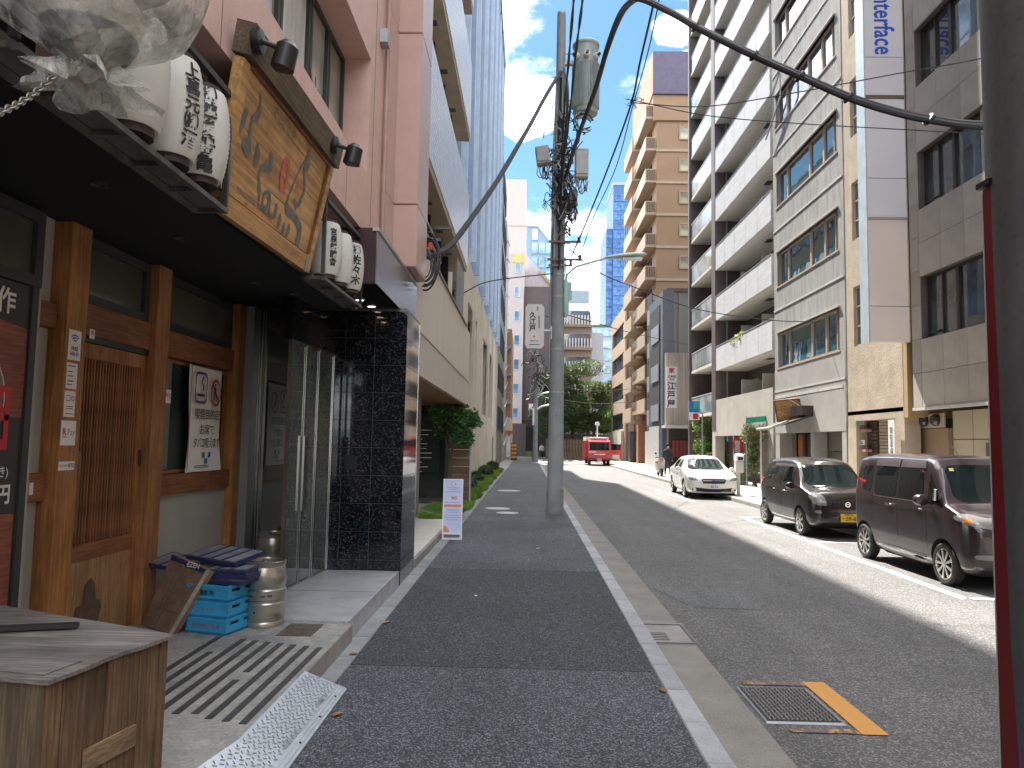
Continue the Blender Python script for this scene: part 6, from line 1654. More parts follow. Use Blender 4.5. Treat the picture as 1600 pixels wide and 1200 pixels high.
# --- vertical projecting sign
B = thing('vertical_sign', (9.8, 20.2, 4.6), 'tall white box sign projecting from the wall with blue word Interface running down', 'sign')
m_sg = mat('sign_face', (.76, .74, .78), .4, var=.04, scale=.5); m_sg2 = mat('sign_face_pink', (.78, .68, .62), .4, var=.05, scale=.5); m_sgs = mat('sign_side', (.60, .68, .70), .3, .3)
for z0, z1, m in ((4.62, 5.58, m_sg2), (5.60, 7.98, m_sg2), (8.06, 9.14, m_sg), (9.16, 11.40, m_sg), (11.52, 12.6, m_sg), (12.62, 15.4, m_sg), (15.42, 18, m_sg)):
    box('face_panel', 9.23, 10.27, 20.02, 20.06, z0, z1, m, B)
box('box', 9.26, 10.24, 20.065, 20.50, 4.64, 18, m_sg, B)
box('side_panel', 9.19, 9.255, 20.03, 20.52, 4.60, 18, m_sgs, B)
box('edge_trim', 10.275, 10.31, 20.03, 20.3, 4.62, 18, mat('gold_trim', (.55, .45, .28), .4), B)
box('collar', 9.22, 10.28, 20.0, 20.018, 11.42, 11.50, mat('brass_dark', (.15, .12, .07), .4), B); box('collar', 9.22, 10.28, 20.0, 20.018, 7.99, 8.05, mat('pale_collar', (.4, .38, .32), .4), B)
M = Matrix(((0, 1, 0), (0, 0, -1), (-1, 0, 0))).to_4x4()
xa, ya = Vector((0, 0, -1)), Vector((1, 0, 0)); M = Matrix((xa, ya, xa.cross(ya))).transposed().to_4x4(); M.translation = Vector((9.74, 20.015, 13.62))
text('Interface', .78, None, None, mat('logo_blue', (.02, .11, .55), .4), B, .016, .68, M=M)

# --- apartment block with white concrete balconies
B = bld('apartment_block', (12, 40, 3), 'apartment block with white concrete balconies and dark tiled fins with glass balconies')
m_dkw = mat('dark_mauve_wall', (.085, .07, .072), .5, var=.08, scale=1)
m_bal = mat('white_board_concrete', (.56, .565, .57), .8, var=.09, scale=1.2, stretch=(1, 1, 5), dirt=.25, bump=.15, fine=.04)
m_slab = mat('cream_slab', (.66, .62, .54), .7, var=.06)
m_fin = mat('brown_fin', (.13, .10, .095), .5, var=.12, scale=2)
box('core', 12.0, 24, 31.05, 47.6, 0, 37, mat('apartment_wall', (.10, .085, .08), .6, var=.1), B)
box('end_fin', 10.25, 12.0, 47.2, 47.5, 0, 37, m_fin, B)
box('centre_fin', 10.28, 12.0, 40.75, 41.55, 2.6, 37, m_fin, B)
box('return_wall', 10.9, 12.0, 31.03, 31.3, 2.6, 37, m_slab, B)
for f in range(12):
    z = 3.05 + 2.8 * f
    # white balcony
    if f > 0:
        mb = MB().box(10.3, 10.45, 31.35, 40.7, z, z + 1.32).box(10.45, 12.0, 31.35, 40.7, z + .001, z + .18).box(10.452, 12.0, 40.55, 40.702, z + .18, z + 1.32)
        o = mk('balcony', mb, m_bal, B)
        box('balcony_soffit', 10.5, 11.95, 31.4, 40.5, z - .012, z - .002, m_slab, o)
        for q in range(4): box('panel_joint', 10.296, 10.2995, 33.2 + q * 1.87, 33.215 + q * 1.87, z + .01, z + 1.31, mat('joint_grey', (.30, .30, .29), .8), o)
        box('top_coping', 10.28, 10.47, 31.34, 40.71, z + 1.322, z + 1.345, mat('coping_grey', (.42, .42, .41), .6), o)
        if f % 2: box('air_conditioner', 11.5, 11.85, 35.0, 35.85, z + .19, z + .85, m_whitep, o)
        box('vent_grille', 11.1, 11.4, 34.2, 34.8, z - .03, z - .014, m_dsteel, o)
        mk('ceiling_lamp', MB().lathe([(.07, 0), (.09, -.1), (.001, -.12)], (11.2, 32.6, z - .012), 10), m_frame, o)
    for y, w in ((39.4, 1.6), (36.2, 1.7), (33.0, 1.7)):
        window(B, (11.92, y, z + 1.25), w, 2.0, '-x', m_wf, m_fg, cols=2, fw=.06)
    box('partition', 10.9, 11.99, 37.9, 38.0, z + .19, z + 2.1, m_wf, B); box('partition', 10.9, 11.99, 34.5, 34.6, z + .19, z + 2.1, mat('cream_slab', (.5, .45, .36)), B)
    # glass balcony
    zz2 = z + .45
    o = box('glass_balcony_slab', 10.35, 12.0, 41.6, 47.15, zz2 - .02, zz2 + .14, m_slab, B)
    for i in range(6): box('glass_panel', 10.36, 10.385, 41.65 + i * .915, 42.53 + i * .915, zz2 + .17, zz2 + 1.2, glassy('balcony_glass', (.30, .36, .36), .08, 1.5, 0, .6, rnd=.06), o)
    mk('handrail', MB().box(10.34, 10.40, 41.6, 47.15, zz2 + 1.202, zz2 + 1.25), m_wf, o)
    window(B, (11.92, 44.3, zz2 + 1.25), 2.6, 2.0, '-x', m_frame, m_fg, cols=2, fw=.06)
mk('drain_pipe', MB().cyl((10.9, 40.62, 2), (10.9, 40.62, 36), .05, 8), m_galv, B)
box('dark_wall', 11.6, 11.98, 41.6, 43.0, 0, 37, m_dkw, B)
m_gar = mat('greige_concrete', (.42, .395, .35), .8, var=.12, scale=1, dirt=.25, fine=.05)
box('garage_beam', 10.3, 10.8, 31.3, 41.55, 2.28, 4.25, m_gar, B)
box('garage_pier', 10.3, 10.8, 40.9, 41.55, -.05, 2.28, m_gar, B); box('garage_pier', 10.3, 10.8, 31.3, 31.9, -.05, 2.28, m_con2, B)
for i in range(3):
    for y0, y1 in ((36.1, 40.85), (31.95, 36.05)): box('garage_panel', 12.0 - .5, 12.0 - .45, y0, y1, .03 + i * .86, .87 + i * .86, mat('taupe_panel', (.15, .135, .115), .6, rnd=.06, var=.06), B)
t = thing('balcony_plant', (10.5, 36.5, 7.0), 'yellow-green plant trailing over a white concrete balcony', 'plant')
leaves('leaves', [(10.5, 36.4, 7.1, .25, 1.0, .25), (10.4, 37.4, 7.0, .15, .5, .2)], 700, .07, leafmat('yellow_leaf', (.30, .35, .05), .4), t, seed=31); trunk('stem', [(10.28, 36.6, 6.6), (10.4, 36.5, 7.1)], [.015, .01], m_bark, t)
t = thing('balcony_plant', (11, 40.2, 13), 'green plant on the corner of a higher white balcony', 'plant')
leaves('leaves', [(10.7, 40.2, 15.6, .25, .4, .7)], 500, .08, leafmat('tree_green', (.07, .15, .03)), t, seed=32); trunk('stem', [(10.7, 40.2, 14.6), (10.7, 40.2, 15.4)], [.02, .01], m_bark, t)
t = thing('fire_escape', (10.1, 31.2, 16.5), 'thin grey folding rail frame fixed outside the upper white balcony', 'rail frame')
mk('frame', MB().tube([(10.1, 31.3, 16.1), (10.1, 29.4, 17.1), (10.1, 29.4, 16.0), (10.1, 31.3, 15.0)], .04, 6).tube([(10.1, 30.3, 16.6), (10.1, 30.3, 15.5)], .03, 6), m_galv, t)

# --- gap plants and signs before the grey wall
B = bld('grey_noodle_house', (13, 57, 0), 'grey panelled building with a small canopied entrance and a long vertical shop sign')
m_gp = mat('grey_vertical_panel', (.27, .265, .26), .6, var=.12, scale=1.5, stretch=(4, 1, .2))
box('wall', 10.45, 20, 56.0, 62, 0, 13.4, m_gp, B)
for x in (11.3, 12.3, 13.2, 14.2): box('panel_joint', x, x + .04, 55.97, 55.99, 3.2, 13.4, m_tj, B)
box('band', 10.45, 20, 55.9, 55.98, 7.9, 8.1, mat('band_brown', (.16, .11, .08), .6), B); box('roof_band', 10.4, 20, 55.9, 62, 13.42, 13.7, mat('band_brown', (.16, .11, .08)), B)
box('corrugated_screen', 10.2, 12.2, 54.8, 55.88, 3.2, 8.6, mat('corrugated_beige', (.36, .32, .26), .6, var=.25, scale=1.2, stretch=(8, 1, .1)), B)
box('canopy', 10.0, 12.4, 54.0, 55.5, 3.0, 3.2, m_wf, B)
box('doorway', 10.6, 12.1, 55.7, 55.85, 0, 2.95, mat('shop_dark', (.03, .02, .015)), B)
for i in range(5): box('noren_cloth', 10.75 + i * .27, 10.98 + i * .27, 55.3, 55.33, .9, 2.1, mat('maroon_cloth', (.18, .03, .03), .8), B)
box('side_wall', 12.3, 14.6, 53.0, 53.3, 0, 8, m_con2, B)
T = thing('shop_sign', (10.6, 54, 6), 'long white vertical sign with a red crest and large black characters on the grey building', 'sign')
box('panel', 10.05, 10.78, 53.8, 53.95, 4.45, 7.45, m_whitep, T)
text('江戸屋', .60, (10.38, 53.79, 5.35), '-y', m_ink, T, .02, vertical=True, ls=1.1); text('家', .42, (10.42, 53.79, 7.15), '-y', m_inkr, T, .03); text('日本橋', .2, (10.42, 53.79, 6.72), '-y', m_ink, T); text('そば', .2, (10.42, 53.79, 6.5), '-y', m_ink, T)
text('刷毛', .16, (10.71, 53.79, 6.1), '-y', m_inkb, T, vertical=True)
# dark blue narrow building
B = simple_bld('navy_building', 10.5, 18, 62.4, 65.5, 13.4, mat('navy_steel', (.07, .095, .13), .5, .2), 'narrow dark blue steel fronted building with open balconies')
for j in range(4):
    box('balcony_front', 10.35, 10.48, 62.6, 64.6, 3.4 + j * 2.9, 4.7 + j * 2.9, mat('steel_panel', (.28, .31, .35), .5, .3), B)
    box('dark_opening', 10.44, 10.49, 62.6, 65.2, 4.72 + j * 2.9, 6.1 + j * 2.9, m_blackm, B)
box('column', 10.30, 10.55, 61.98, 62.38, 0, 13.4, mat('steel_blue', (.18, .22, .27), .5, .2), B)
mk('shutter', MB().box(10.3, 10.48, 63, 65.2, 0, 2.9), mat('pale_shutter', (.45, .45, .43), .5), B)
box('front_wall', 10.12, 10.42, 56.02, 62.0, 0, 13.4, mat('navy_steel', (.07, .095, .13)), B); box('edge_wall', 10.08, 10.95, 55.72, 55.96, 3.3, 13.55, mat('slate_side', (.15, .17, .19), .6), B)
for j in range(3): box('dark_opening', 10.07, 10.11, 56.9, 61.4, 4.2 + j * 3.1, 6.4 + j * 3.1, m_blackm, B); box('balcony_front', 10.0, 10.06, 57.0, 60.5, 3.6 + j * 3.1, 4.9 + j * 3.1, mat('steel_panel', (.28, .31, .35)), B)
box('shutter', 10.04, 10.11, 57, 61.5, 0, 3.2, mat('pale_shutter', (.45, .45, .43)), B)
# brown balcony tower
B = bld('brown_tower', (13, 68, 0), 'tall tan brown apartment tower with stacked corner balconies and a purple roof parapet')
m_tan = mat('tan_tile', (.33, .205, .12), .6, var=.06, scale=.6); m_tanl = mat('tan_balcony', (.43, .33, .24), .6, var=.06)
box('wall', 11.3, 24, 64.0 + 1.6, 78, 0, 31.2, m_tan, B); box('roof_side', 10.86, 10.899, 65.2, 78, 33.6, 37.6, m_tan, B); box('roof_parapet', 10.9, 24, 65.2, 78, 33.6, 37.6, mat('purple_parapet', (.11, .09, .15), .5), B); box('top_wall', 10.95, 24, 65.4, 78, 31.2, 33.59, m_tan, B)
for f in range(10):
    z = 4.6 + f * 2.98
    o = mk('balcony', MB().box(10.3, 11.25, 65.6, 65.75, z, z + 1.25).box(10.3, 10.45, 65.76, 73.5, z, z + 1.25).box(10.46, 12.2, 65.76, 73.5, z, z + .2), m_tanl, B)
    for q in range(4): box('carved_panel', 10.4 + q * .21, 10.58 + q * .21, 65.55, 65.59, z + .25, z + 1.15, mat('carved_brown', (.18, .12, .08), .7, var=.4, scale=9), o)
    box('floor_band', 11.26, 24, 65.50, 65.59, z - .12, z + .12, m_tanl, B)
    window(B, (14.0, 65.48, z + 1.6), 1.3, 1.2, '-y', m_tanl, glassy('curtained_glass', (.38, .36, .26), .2, 1.5, 0, .4), cols=1, fw=.1)
    window(B, (11.22, 69.5, z + 1.5), 3.0, 2.2, '-x', m_frame, m_fg, cols=2)
    if f % 1 == 0: mk('balcony_outer', MB().box(9.9, 10.05, 71.5, 77.5, z - .7, z + .7).box(10.06, 11.3, 71.5, 77.5, z - .7, z - .5), m_tanl, B)
# tan office further along
B = bld('tan_office', (12, 82, 0), 'tan office with long dark windows beside the red truck')
mb = MB(); hol = [(1.0, 12.0, 3.4 + j * 3.3, 5.2 + j * 3.3) for j in range(4)]
wall(mb, lambda u, v, d: (10.3 + d, 92.0 - u, v), 13.2, 16.8, .4, hol); mk('wall', mb, m_tanl, B)
box('core', 10.75, 20, 79, 92, 0, 16.8, m_tan, B)
for j in range(4):
    for i in range(4): window(B, (10.45, 81.4 + i * 2.75, 4.3 + j * 3.3), 2.65, 1.8, '-x', m_frame, m_fg, cols=2)
box('white_column', 10.6, 11.2, 78.2, 78.7, 3, 17, m_wf, B); box('corner_wall', 10.35, 12.5, 78.3, 78.79, 0, 17, m_tan, B)
box('entrance_wall', 10.0, 10.28, 79.5, 92, 0, 3.2, mat('cream_base', (.50, .46, .38), .7), B)
t = thing('vending_machine', (10.4, 72.5, 0), 'dark vending machines standing against the brown wall by the truck', 'vending machine')
box('case', 9.9, 10.9, 71.6, 73.2, .03, 3.0, mat('dark_case', (.05, .05, .055), .4), t)
for i in range(3): box('front_panel', 10.0 + i * .3, 10.2 + i * .3, 71.5, 71.59, .3, 2.7, m_dsteel, t)
box('brick_pillar', 10.3, 11.1, 69.3, 70.3, 0, 3.6, mat('brick_red', (.33, .17, .09), .8, var=.3, scale=3, stretch=(1, 1, 6)), None, label='brown brick pillar at the foot of the tall tan tower', cat='pillar')

# --- small things along the right pavement
def plant(x, y, h, r, lab, seed, cols, n=2600, ls=.07, pot=None, stems=5, name='potted_tree'):
    t = thing(name, (x, y, .03), lab, 'plant')
    rr = random.Random(seed)
    bl = [(x + rr.uniform(-r, r) * .6, y + rr.uniform(-r, r) * .6, h * rr.uniform(.3, .92), r * .45, r * .45, h * .14) for _ in range(11)]
    leaves('leaves', bl, n, ls, cols, t, seed=seed)
    for i in range(stems):
        b = bl[i]; trunk('stem', [(x + rr.uniform(-.1, .1), y, .03), (x + (b[0] - x) * .4, y + (b[1] - y) * .4, b[2] * .6), b[:3]], [.03, .02, .008], m_bark, t)
    if pot: mk('pot', MB().lathe([(r * .35, 0), (r * .45, .4), (r * .4, .4), (r * .3, .35)], (x, y, .03), 16), pot, t)
    return t
pl = [leafmat('bush_lime', (.20, .30, .07), .4), leafmat('bush_green', (.08, .17, .04), .35)]
plant(10.9, 44.9, 4.3, .95, 'leafy green tree under the blue sign before the glass balconies', 41, pl, 3600, .11)
plant(11.4, 44.0, 1.6, 1.0, 'low mixed shrubs at the foot of the glass balconies', 42, pl, 2000, .09)
plant(9.85, 32.4, 2.75, .62, 'olive-green bushy plant beneath the small tricolour flag', 43, [leafmat('olive_leaf', (.20, .24, .10), .35), leafmat('olive_leaf2', (.13, .17, .07), .3)], 4200, .055)
plant(9.6, 33.6, 1.1, .5, 'small pale flowering pots along the pavement edge', 44, [leafmat('pale_leaf', (.34, .36, .25), .3), pl[1]], 1200, .05, m_conc)
T = thing('blue_sign', (9.9, 44, 4), 'small square sign, blue and green above a red and white lower panel', 'sign')
box('panel', 9.55, 10.15, 43.9, 43.98, 3.7, 4.35, mat('sign_blue', (.02, .16, .50), .4), T); box('panel', 9.75, 10.12, 43.86, 43.895, 3.9, 4.3, mat('sign_teal', (.03, .35, .30), .4), T)
box('lower_panel', 9.52, 10.15, 43.9, 43.98, 3.25, 3.69, m_whitep, T); box('red_mark', 9.75, 10.05, 43.86, 43.895, 3.30, 3.62, m_red, T)
box('bracket', 9.48, 9.52, 43.9, 44.0, 3.2, 4.4, m_galv, T); box('bracket', 9.52, 10.4, 44.0, 44.05, 3.65, 3.7, m_galv, T); box('post', 10.3, 10.36, 43.96, 44.05, 0, 3.7, m_galv, T)
T = thing('shop_flag', (9.9, 32.2, 2.4), 'green, white and red flag hanging above the bushy plant', 'flag')
for i, m in enumerate((mat('flag_green', (.02, .42, .24), .7), m_paper, mat('flag_red', (.50, .06, .06), .7))):
    mb = MB()
    for j in range(6):
        f0, f1 = j / 6, (j + 1) / 6
        z0 = 2.98 - i * .24
        mb.quad((9.45 + f0 * .9, 32.2 + .05 * math.sin(f0 * 7), z0 - .24 + .1 * f0), (9.45 + f1 * .9, 32.2 + .05 * math.sin(f1 * 7), z0 - .24 + .1 * f1), (9.45 + f1 * .9, 32.2 + .05 * math.sin(f1 * 7), z0 + .1 * f1), (9.45 + f0 * .9, 32.2 + .05 * math.sin(f0 * 7), z0 + .1 * f0))
    mk('stripe', mb, m, T)
mk('pole', MB().cyl((9.44, 32.2, .03), (9.44, 32.2, 3.05), .02, 8), m_galv, T)
T = thing('banner', (9.95, 34, 0), 'tall red and white advertising banner standing before the garage', 'banner')
mb = MB()
for j in range(10):
    w0, w1 = .03 * math.sin(j * 1.3), .03 * math.sin((j + 1) * 1.3)
    mb.quad((9.5 + w0, 34.4, .12 + j * .2), (10.0 + w0, 34.45, .12 + j * .2), (10.0 + w1, 34.45, .32 + j * .2), (9.5 + w1, 34.4, .32 + j * .2))
mk('cloth', mb, m_red, T); box('white_panel', 9.55, 9.78, 34.36, 34.37, .4, 2.0, mat('banner_grey', (.40, .38, .38), .6, var=.5, scale=10, stretch=(1, 1, 3)), T)
mk('pole', MB().cyl((9.5, 34.42, 0.03), (9.5, 34.42, 2.2), .015, 6), m_whitep, T); mk('base', MB().box(9.45, 10.1, 34.2, 34.7, .03, .13, 0, .02), m_red, T)
# wooden plaque over the shop with its crooked awning
T = thing('wooden_plaque', (9.9, 28.2, 3), 'tilted orange wooden plaque in a dark frame over the small shop awning', 'sign')
Mx = Matrix.Translation((10.0, 28.6, 3.18)) @ Matrix.Rotation(-PI / 2 + R(52), 4, 'Z') @ Matrix.Rotation(R(14), 4, 'X') @ Matrix.Rotation(R(-4), 4, 'Y')
mk('board', MB().box(-.45, .45, -.03, .03, -.40, .36).xf(Mx), w_sign, T)
mb = MB().box(-.50, -.45, -.045, .035, -.45, .41).box(.45, .50, -.045, .035, -.45, .41).box(-.45, .45, -.045, .035, .36, .41).box(-.45, .45, -.045, .035, -.45, -.40); mk('frame', mb.xf(Mx), w_br, T)
for q, ch in ((-.18, '花'), (.2, '炭')): text(ch, .34, None, None, mat('plaque_ink', (.28, .13, .05), .6), T, .0, M=Mx @ Matrix.Translation((q, -.032, .0)) @ Matrix.Rotation(PI / 2, 4, 'X'))
T = thing('shop_awning', (9.8, 28, 2.5), 'crooked dark shop awning with a pale wavy front edge', 'awning')
mk('roof', MB().add([(10.3, 26.9, 2.95), (10.3, 29.9, 2.85), (9.35, 30.2, 2.45), (9.35, 26.9, 2.62), (10.3, 26.9, 2.87), (10.3, 29.9, 2.77), (9.35, 30.2, 2.38), (9.35, 26.9, 2.55)], [(0, 1, 2, 3), (4, 7, 6, 5), (0, 3, 7, 4), (3, 2, 6, 7), (2, 1, 5, 6)]), m_bf, T)
mk('front_edge', cable(None, [(9.33, 26.8, 2.66), (9.3, 27.8, 2.55), (9.32, 28.8, 2.46), (9.3, 30.2, 2.44)], .06, None, None), m_conc, T)
mk('upper_box', MB().box(9.9, 10.29, 26.9, 28.1, 2.9, 3.25), m_bf, T); mk('brace', MB().cyl((9.8, 27.9, 3.5), (10.28, 26.95, 2.95), .03, 6), m_bf, T)
mk('post', MB().cyl((9.38, 30.0, .03), (9.38, 30.0, 2.4), .035, 8), m_wf, T)
# parking meter
T = thing('parking_meter', (7.5, 26.5, 0), 'grey parking meter with a hooded head on a post beside the white car', 'parking meter')
mk('post', MB().box(7.44, 7.54, 26.46, 26.56, .03, .82, 0, .015), mat('meter_grey', (.46, .45, .42), .45, .2), T)
mk('head', MB().box(7.36, 7.66, 26.38, 26.60, .80, 1.22, 0, .04), mat('meter_grey'  , (.46, .45, .42)), T)
mk('hood', MB().prism([(26.34, 1.22), (26.62, 1.22), (26.62, 1.42), (26.5, 1.48), (26.36, 1.40)], 'x', 7.37, 7.63), m_whitep, T); box('screen', 7.42, 7.6, 26.325, 26.339, 1.25, 1.36, m_black, T)
# near concrete pole at the right edge with its red sign plate
T = thing('near_pole', (1.42, 1.9, 0), 'close shaded grey concrete pole filling the right edge of the picture', 'utility pole')
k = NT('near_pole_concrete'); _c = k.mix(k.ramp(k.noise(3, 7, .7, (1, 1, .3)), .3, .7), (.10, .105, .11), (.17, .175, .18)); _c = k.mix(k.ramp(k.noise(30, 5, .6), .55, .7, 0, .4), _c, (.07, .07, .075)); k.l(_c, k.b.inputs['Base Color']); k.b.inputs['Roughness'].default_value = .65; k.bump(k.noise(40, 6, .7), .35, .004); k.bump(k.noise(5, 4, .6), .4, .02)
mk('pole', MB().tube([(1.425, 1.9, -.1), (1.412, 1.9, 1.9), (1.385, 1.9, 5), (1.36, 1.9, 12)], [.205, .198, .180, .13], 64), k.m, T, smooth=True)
mk('weld_seam', MB().tube([(1.275, 1.745, .3), (1.270, 1.745, 1.6), (1.262, 1.747, 2.9)], .004, 6), k.m, T)
T = thing('edge_sign', (1.18, 1.98, 1.6), 'dark red sign plate seen edge-on, strapped behind the close pole', 'sign')
Mp = Matrix.Translation((1.194, 2.06, 0)) @ Matrix.Rotation(R(-22), 4, 'Z')
mk('plate', MB().box(1.217, 1.222, 1.90, 1.975, .4, 2.42), mat('dark_red_plate', (.24, .008, .012), .4), T)
mk('rim', MB().tube([(1.2185, 1.978, .4), (1.2185, 1.978, 2.41)], .003, 6), m_whitep, T)
mk('clamp', MB().box(1.205, 1.235, 1.93, 1.985, 2.425, 2.44), m_black, T)
# ------------------------------------------------------------------ vehicles
def paint(name, col, fl=.0, rough=.28, metal=.35):
    k = NT(name); k.b.inputs['Base Color'].default_value = col + (1,); k.b.inputs['Metallic'].default_value = metal; k.b.inputs['Roughness'].default_value = rough
    k.b.inputs['Coat Weight'].default_value = .7; k.b.inputs['Coat Roughness'].default_value = .03
    c = k.mix(k.ramp(k.noise(2.2, 6, .6), .4, .75, 0, .35), col, tuple(v * .9 + .004 for v in col)); k.l(c, k.b.inputs['Base Color'])
    MATS[name] = k.m
    return k.m
m_cg = glassy('car_glass', (.012, .02, .02), .015, 1.45, 0, .4, rnd=.05)
m_cgd = glassy('car_glass_dark', (.006, .008, .008), .015, 1.45, 0, .4, rnd=.05)
m_tyre = mat('tyre_rubber', (.022, .022, .022), .8, var=.15, scale=10)
m_rim = mat('alloy_rim', (.55, .53, .50), .25, .85, var=.1)
m_chrome = mat('chrome', (.7, .7, .7), .08, 1.0, var=0)
m_gap = mat('panel_gap', (.006, .006, .006), .7, var=0)
m_lens = glassy('lamp_lens_clear', (.24, .24, .23), .06, 1.5, .06, .8, rnd=0, wscale=30)
m_amber = mat('amber_lens', (.5, .16, .02), .2, var=.1)
m_redl = mat('red_lens', (.4, .01, .01), .15, var=.1)
m_grille = mat('grille_black', (.012, .012, .013), .3, var=.1)
m_under = mat('underbody', (.01, .01, .01), .9, var=0)
def wheel(parent, x, y, z, r, w, side, spokes=9, rr_=.72):
    o = mk('wheel', MB().lathe([(r * .74, 0), (r * .745, -w / 2 + .03), (r * .755, -w / 2 + .004), (r * .90, -w / 2), (r, -w / 2 + .025), (r, w / 2 - .025), (r * .90, w / 2), (r * .755, w / 2 - .004), (r * .745, w / 2 - .03), (r * .74, 0)], (x, y, z), 36, 'x', cap=False), m_tyre, parent, smooth=True)
    s = side; xo = x + s * (w / 2 - .012)
    mb = MB()
    n = 36
    def ringq(r0, x0, r1, x1):
        for i in range(n):
            a, b = 2 * PI * i / n, 2 * PI * (i + 1) / n
            mb.quad((x0, y + r0 * math.cos(a), z + r0 * math.sin(a)), (x0, y + r0 * math.cos(b), z + r0 * math.sin(b)), (x1, y + r1 * math.cos(b), z + r1 * math.sin(b)), (x1, y + r1 * math.cos(a), z + r1 * math.sin(a)))
    ringq(r * rr_, xo, r * (rr_ - .06), xo + s * .006); ringq(r * (rr_ - .06), xo + s * .006, r * (rr_ - .09), xo - s * .03)
    ringq(r * .16, xo + s * .004, .001, xo + s * .006); ringq(r * .17, xo - s * .02, r * .16, xo + s * .004)
    for i in range(spokes):
        a = 2 * PI * i / spokes; ca, sa = math.cos(a), math.sin(a); wd0, wd1 = r * .045, r * .075
        def q(rad, off, xx): return (xx, y + rad * ca - off * sa, z + rad * sa + off * ca)
        r0, r1 = r * .12, r * (rr_ - .03)
        mb.add([q(r0, -wd0, xo), q(r0, wd0, xo), q(r1, wd1, xo + s * .003), q(r1, -wd1, xo + s * .003), q(r0, -wd0, xo - s * .02), q(r0, wd0, xo - s * .02), q(r1, wd1, xo - s * .02), q(r1, -wd1, xo - s * .02)], [(0, 1, 2, 3), (0, 4, 5, 1), (2, 6, 7, 3), (0, 3, 7, 4), (1, 5, 6, 2)])
    mk('rim', mb, m_rim, o)
    mk('brake', MB().lathe([(r * .735, 0), (.001, 0)], (xo - s * .045, y, z), 24, 'x', cap=False), m_under, o)
def lerp_tab(tab, y):
    if y <= tab[0][0]: return tab[0][1:]
    for a, b in zip(tab[:-1], tab[1:]):
        if y <= b[0]:
            t = (y - a[0]) / (b[0] - a[0]); return tuple(p * (1 - t) + q * t for p, q in zip(a[1:], b[1:]))
    return tab[-1][1:]
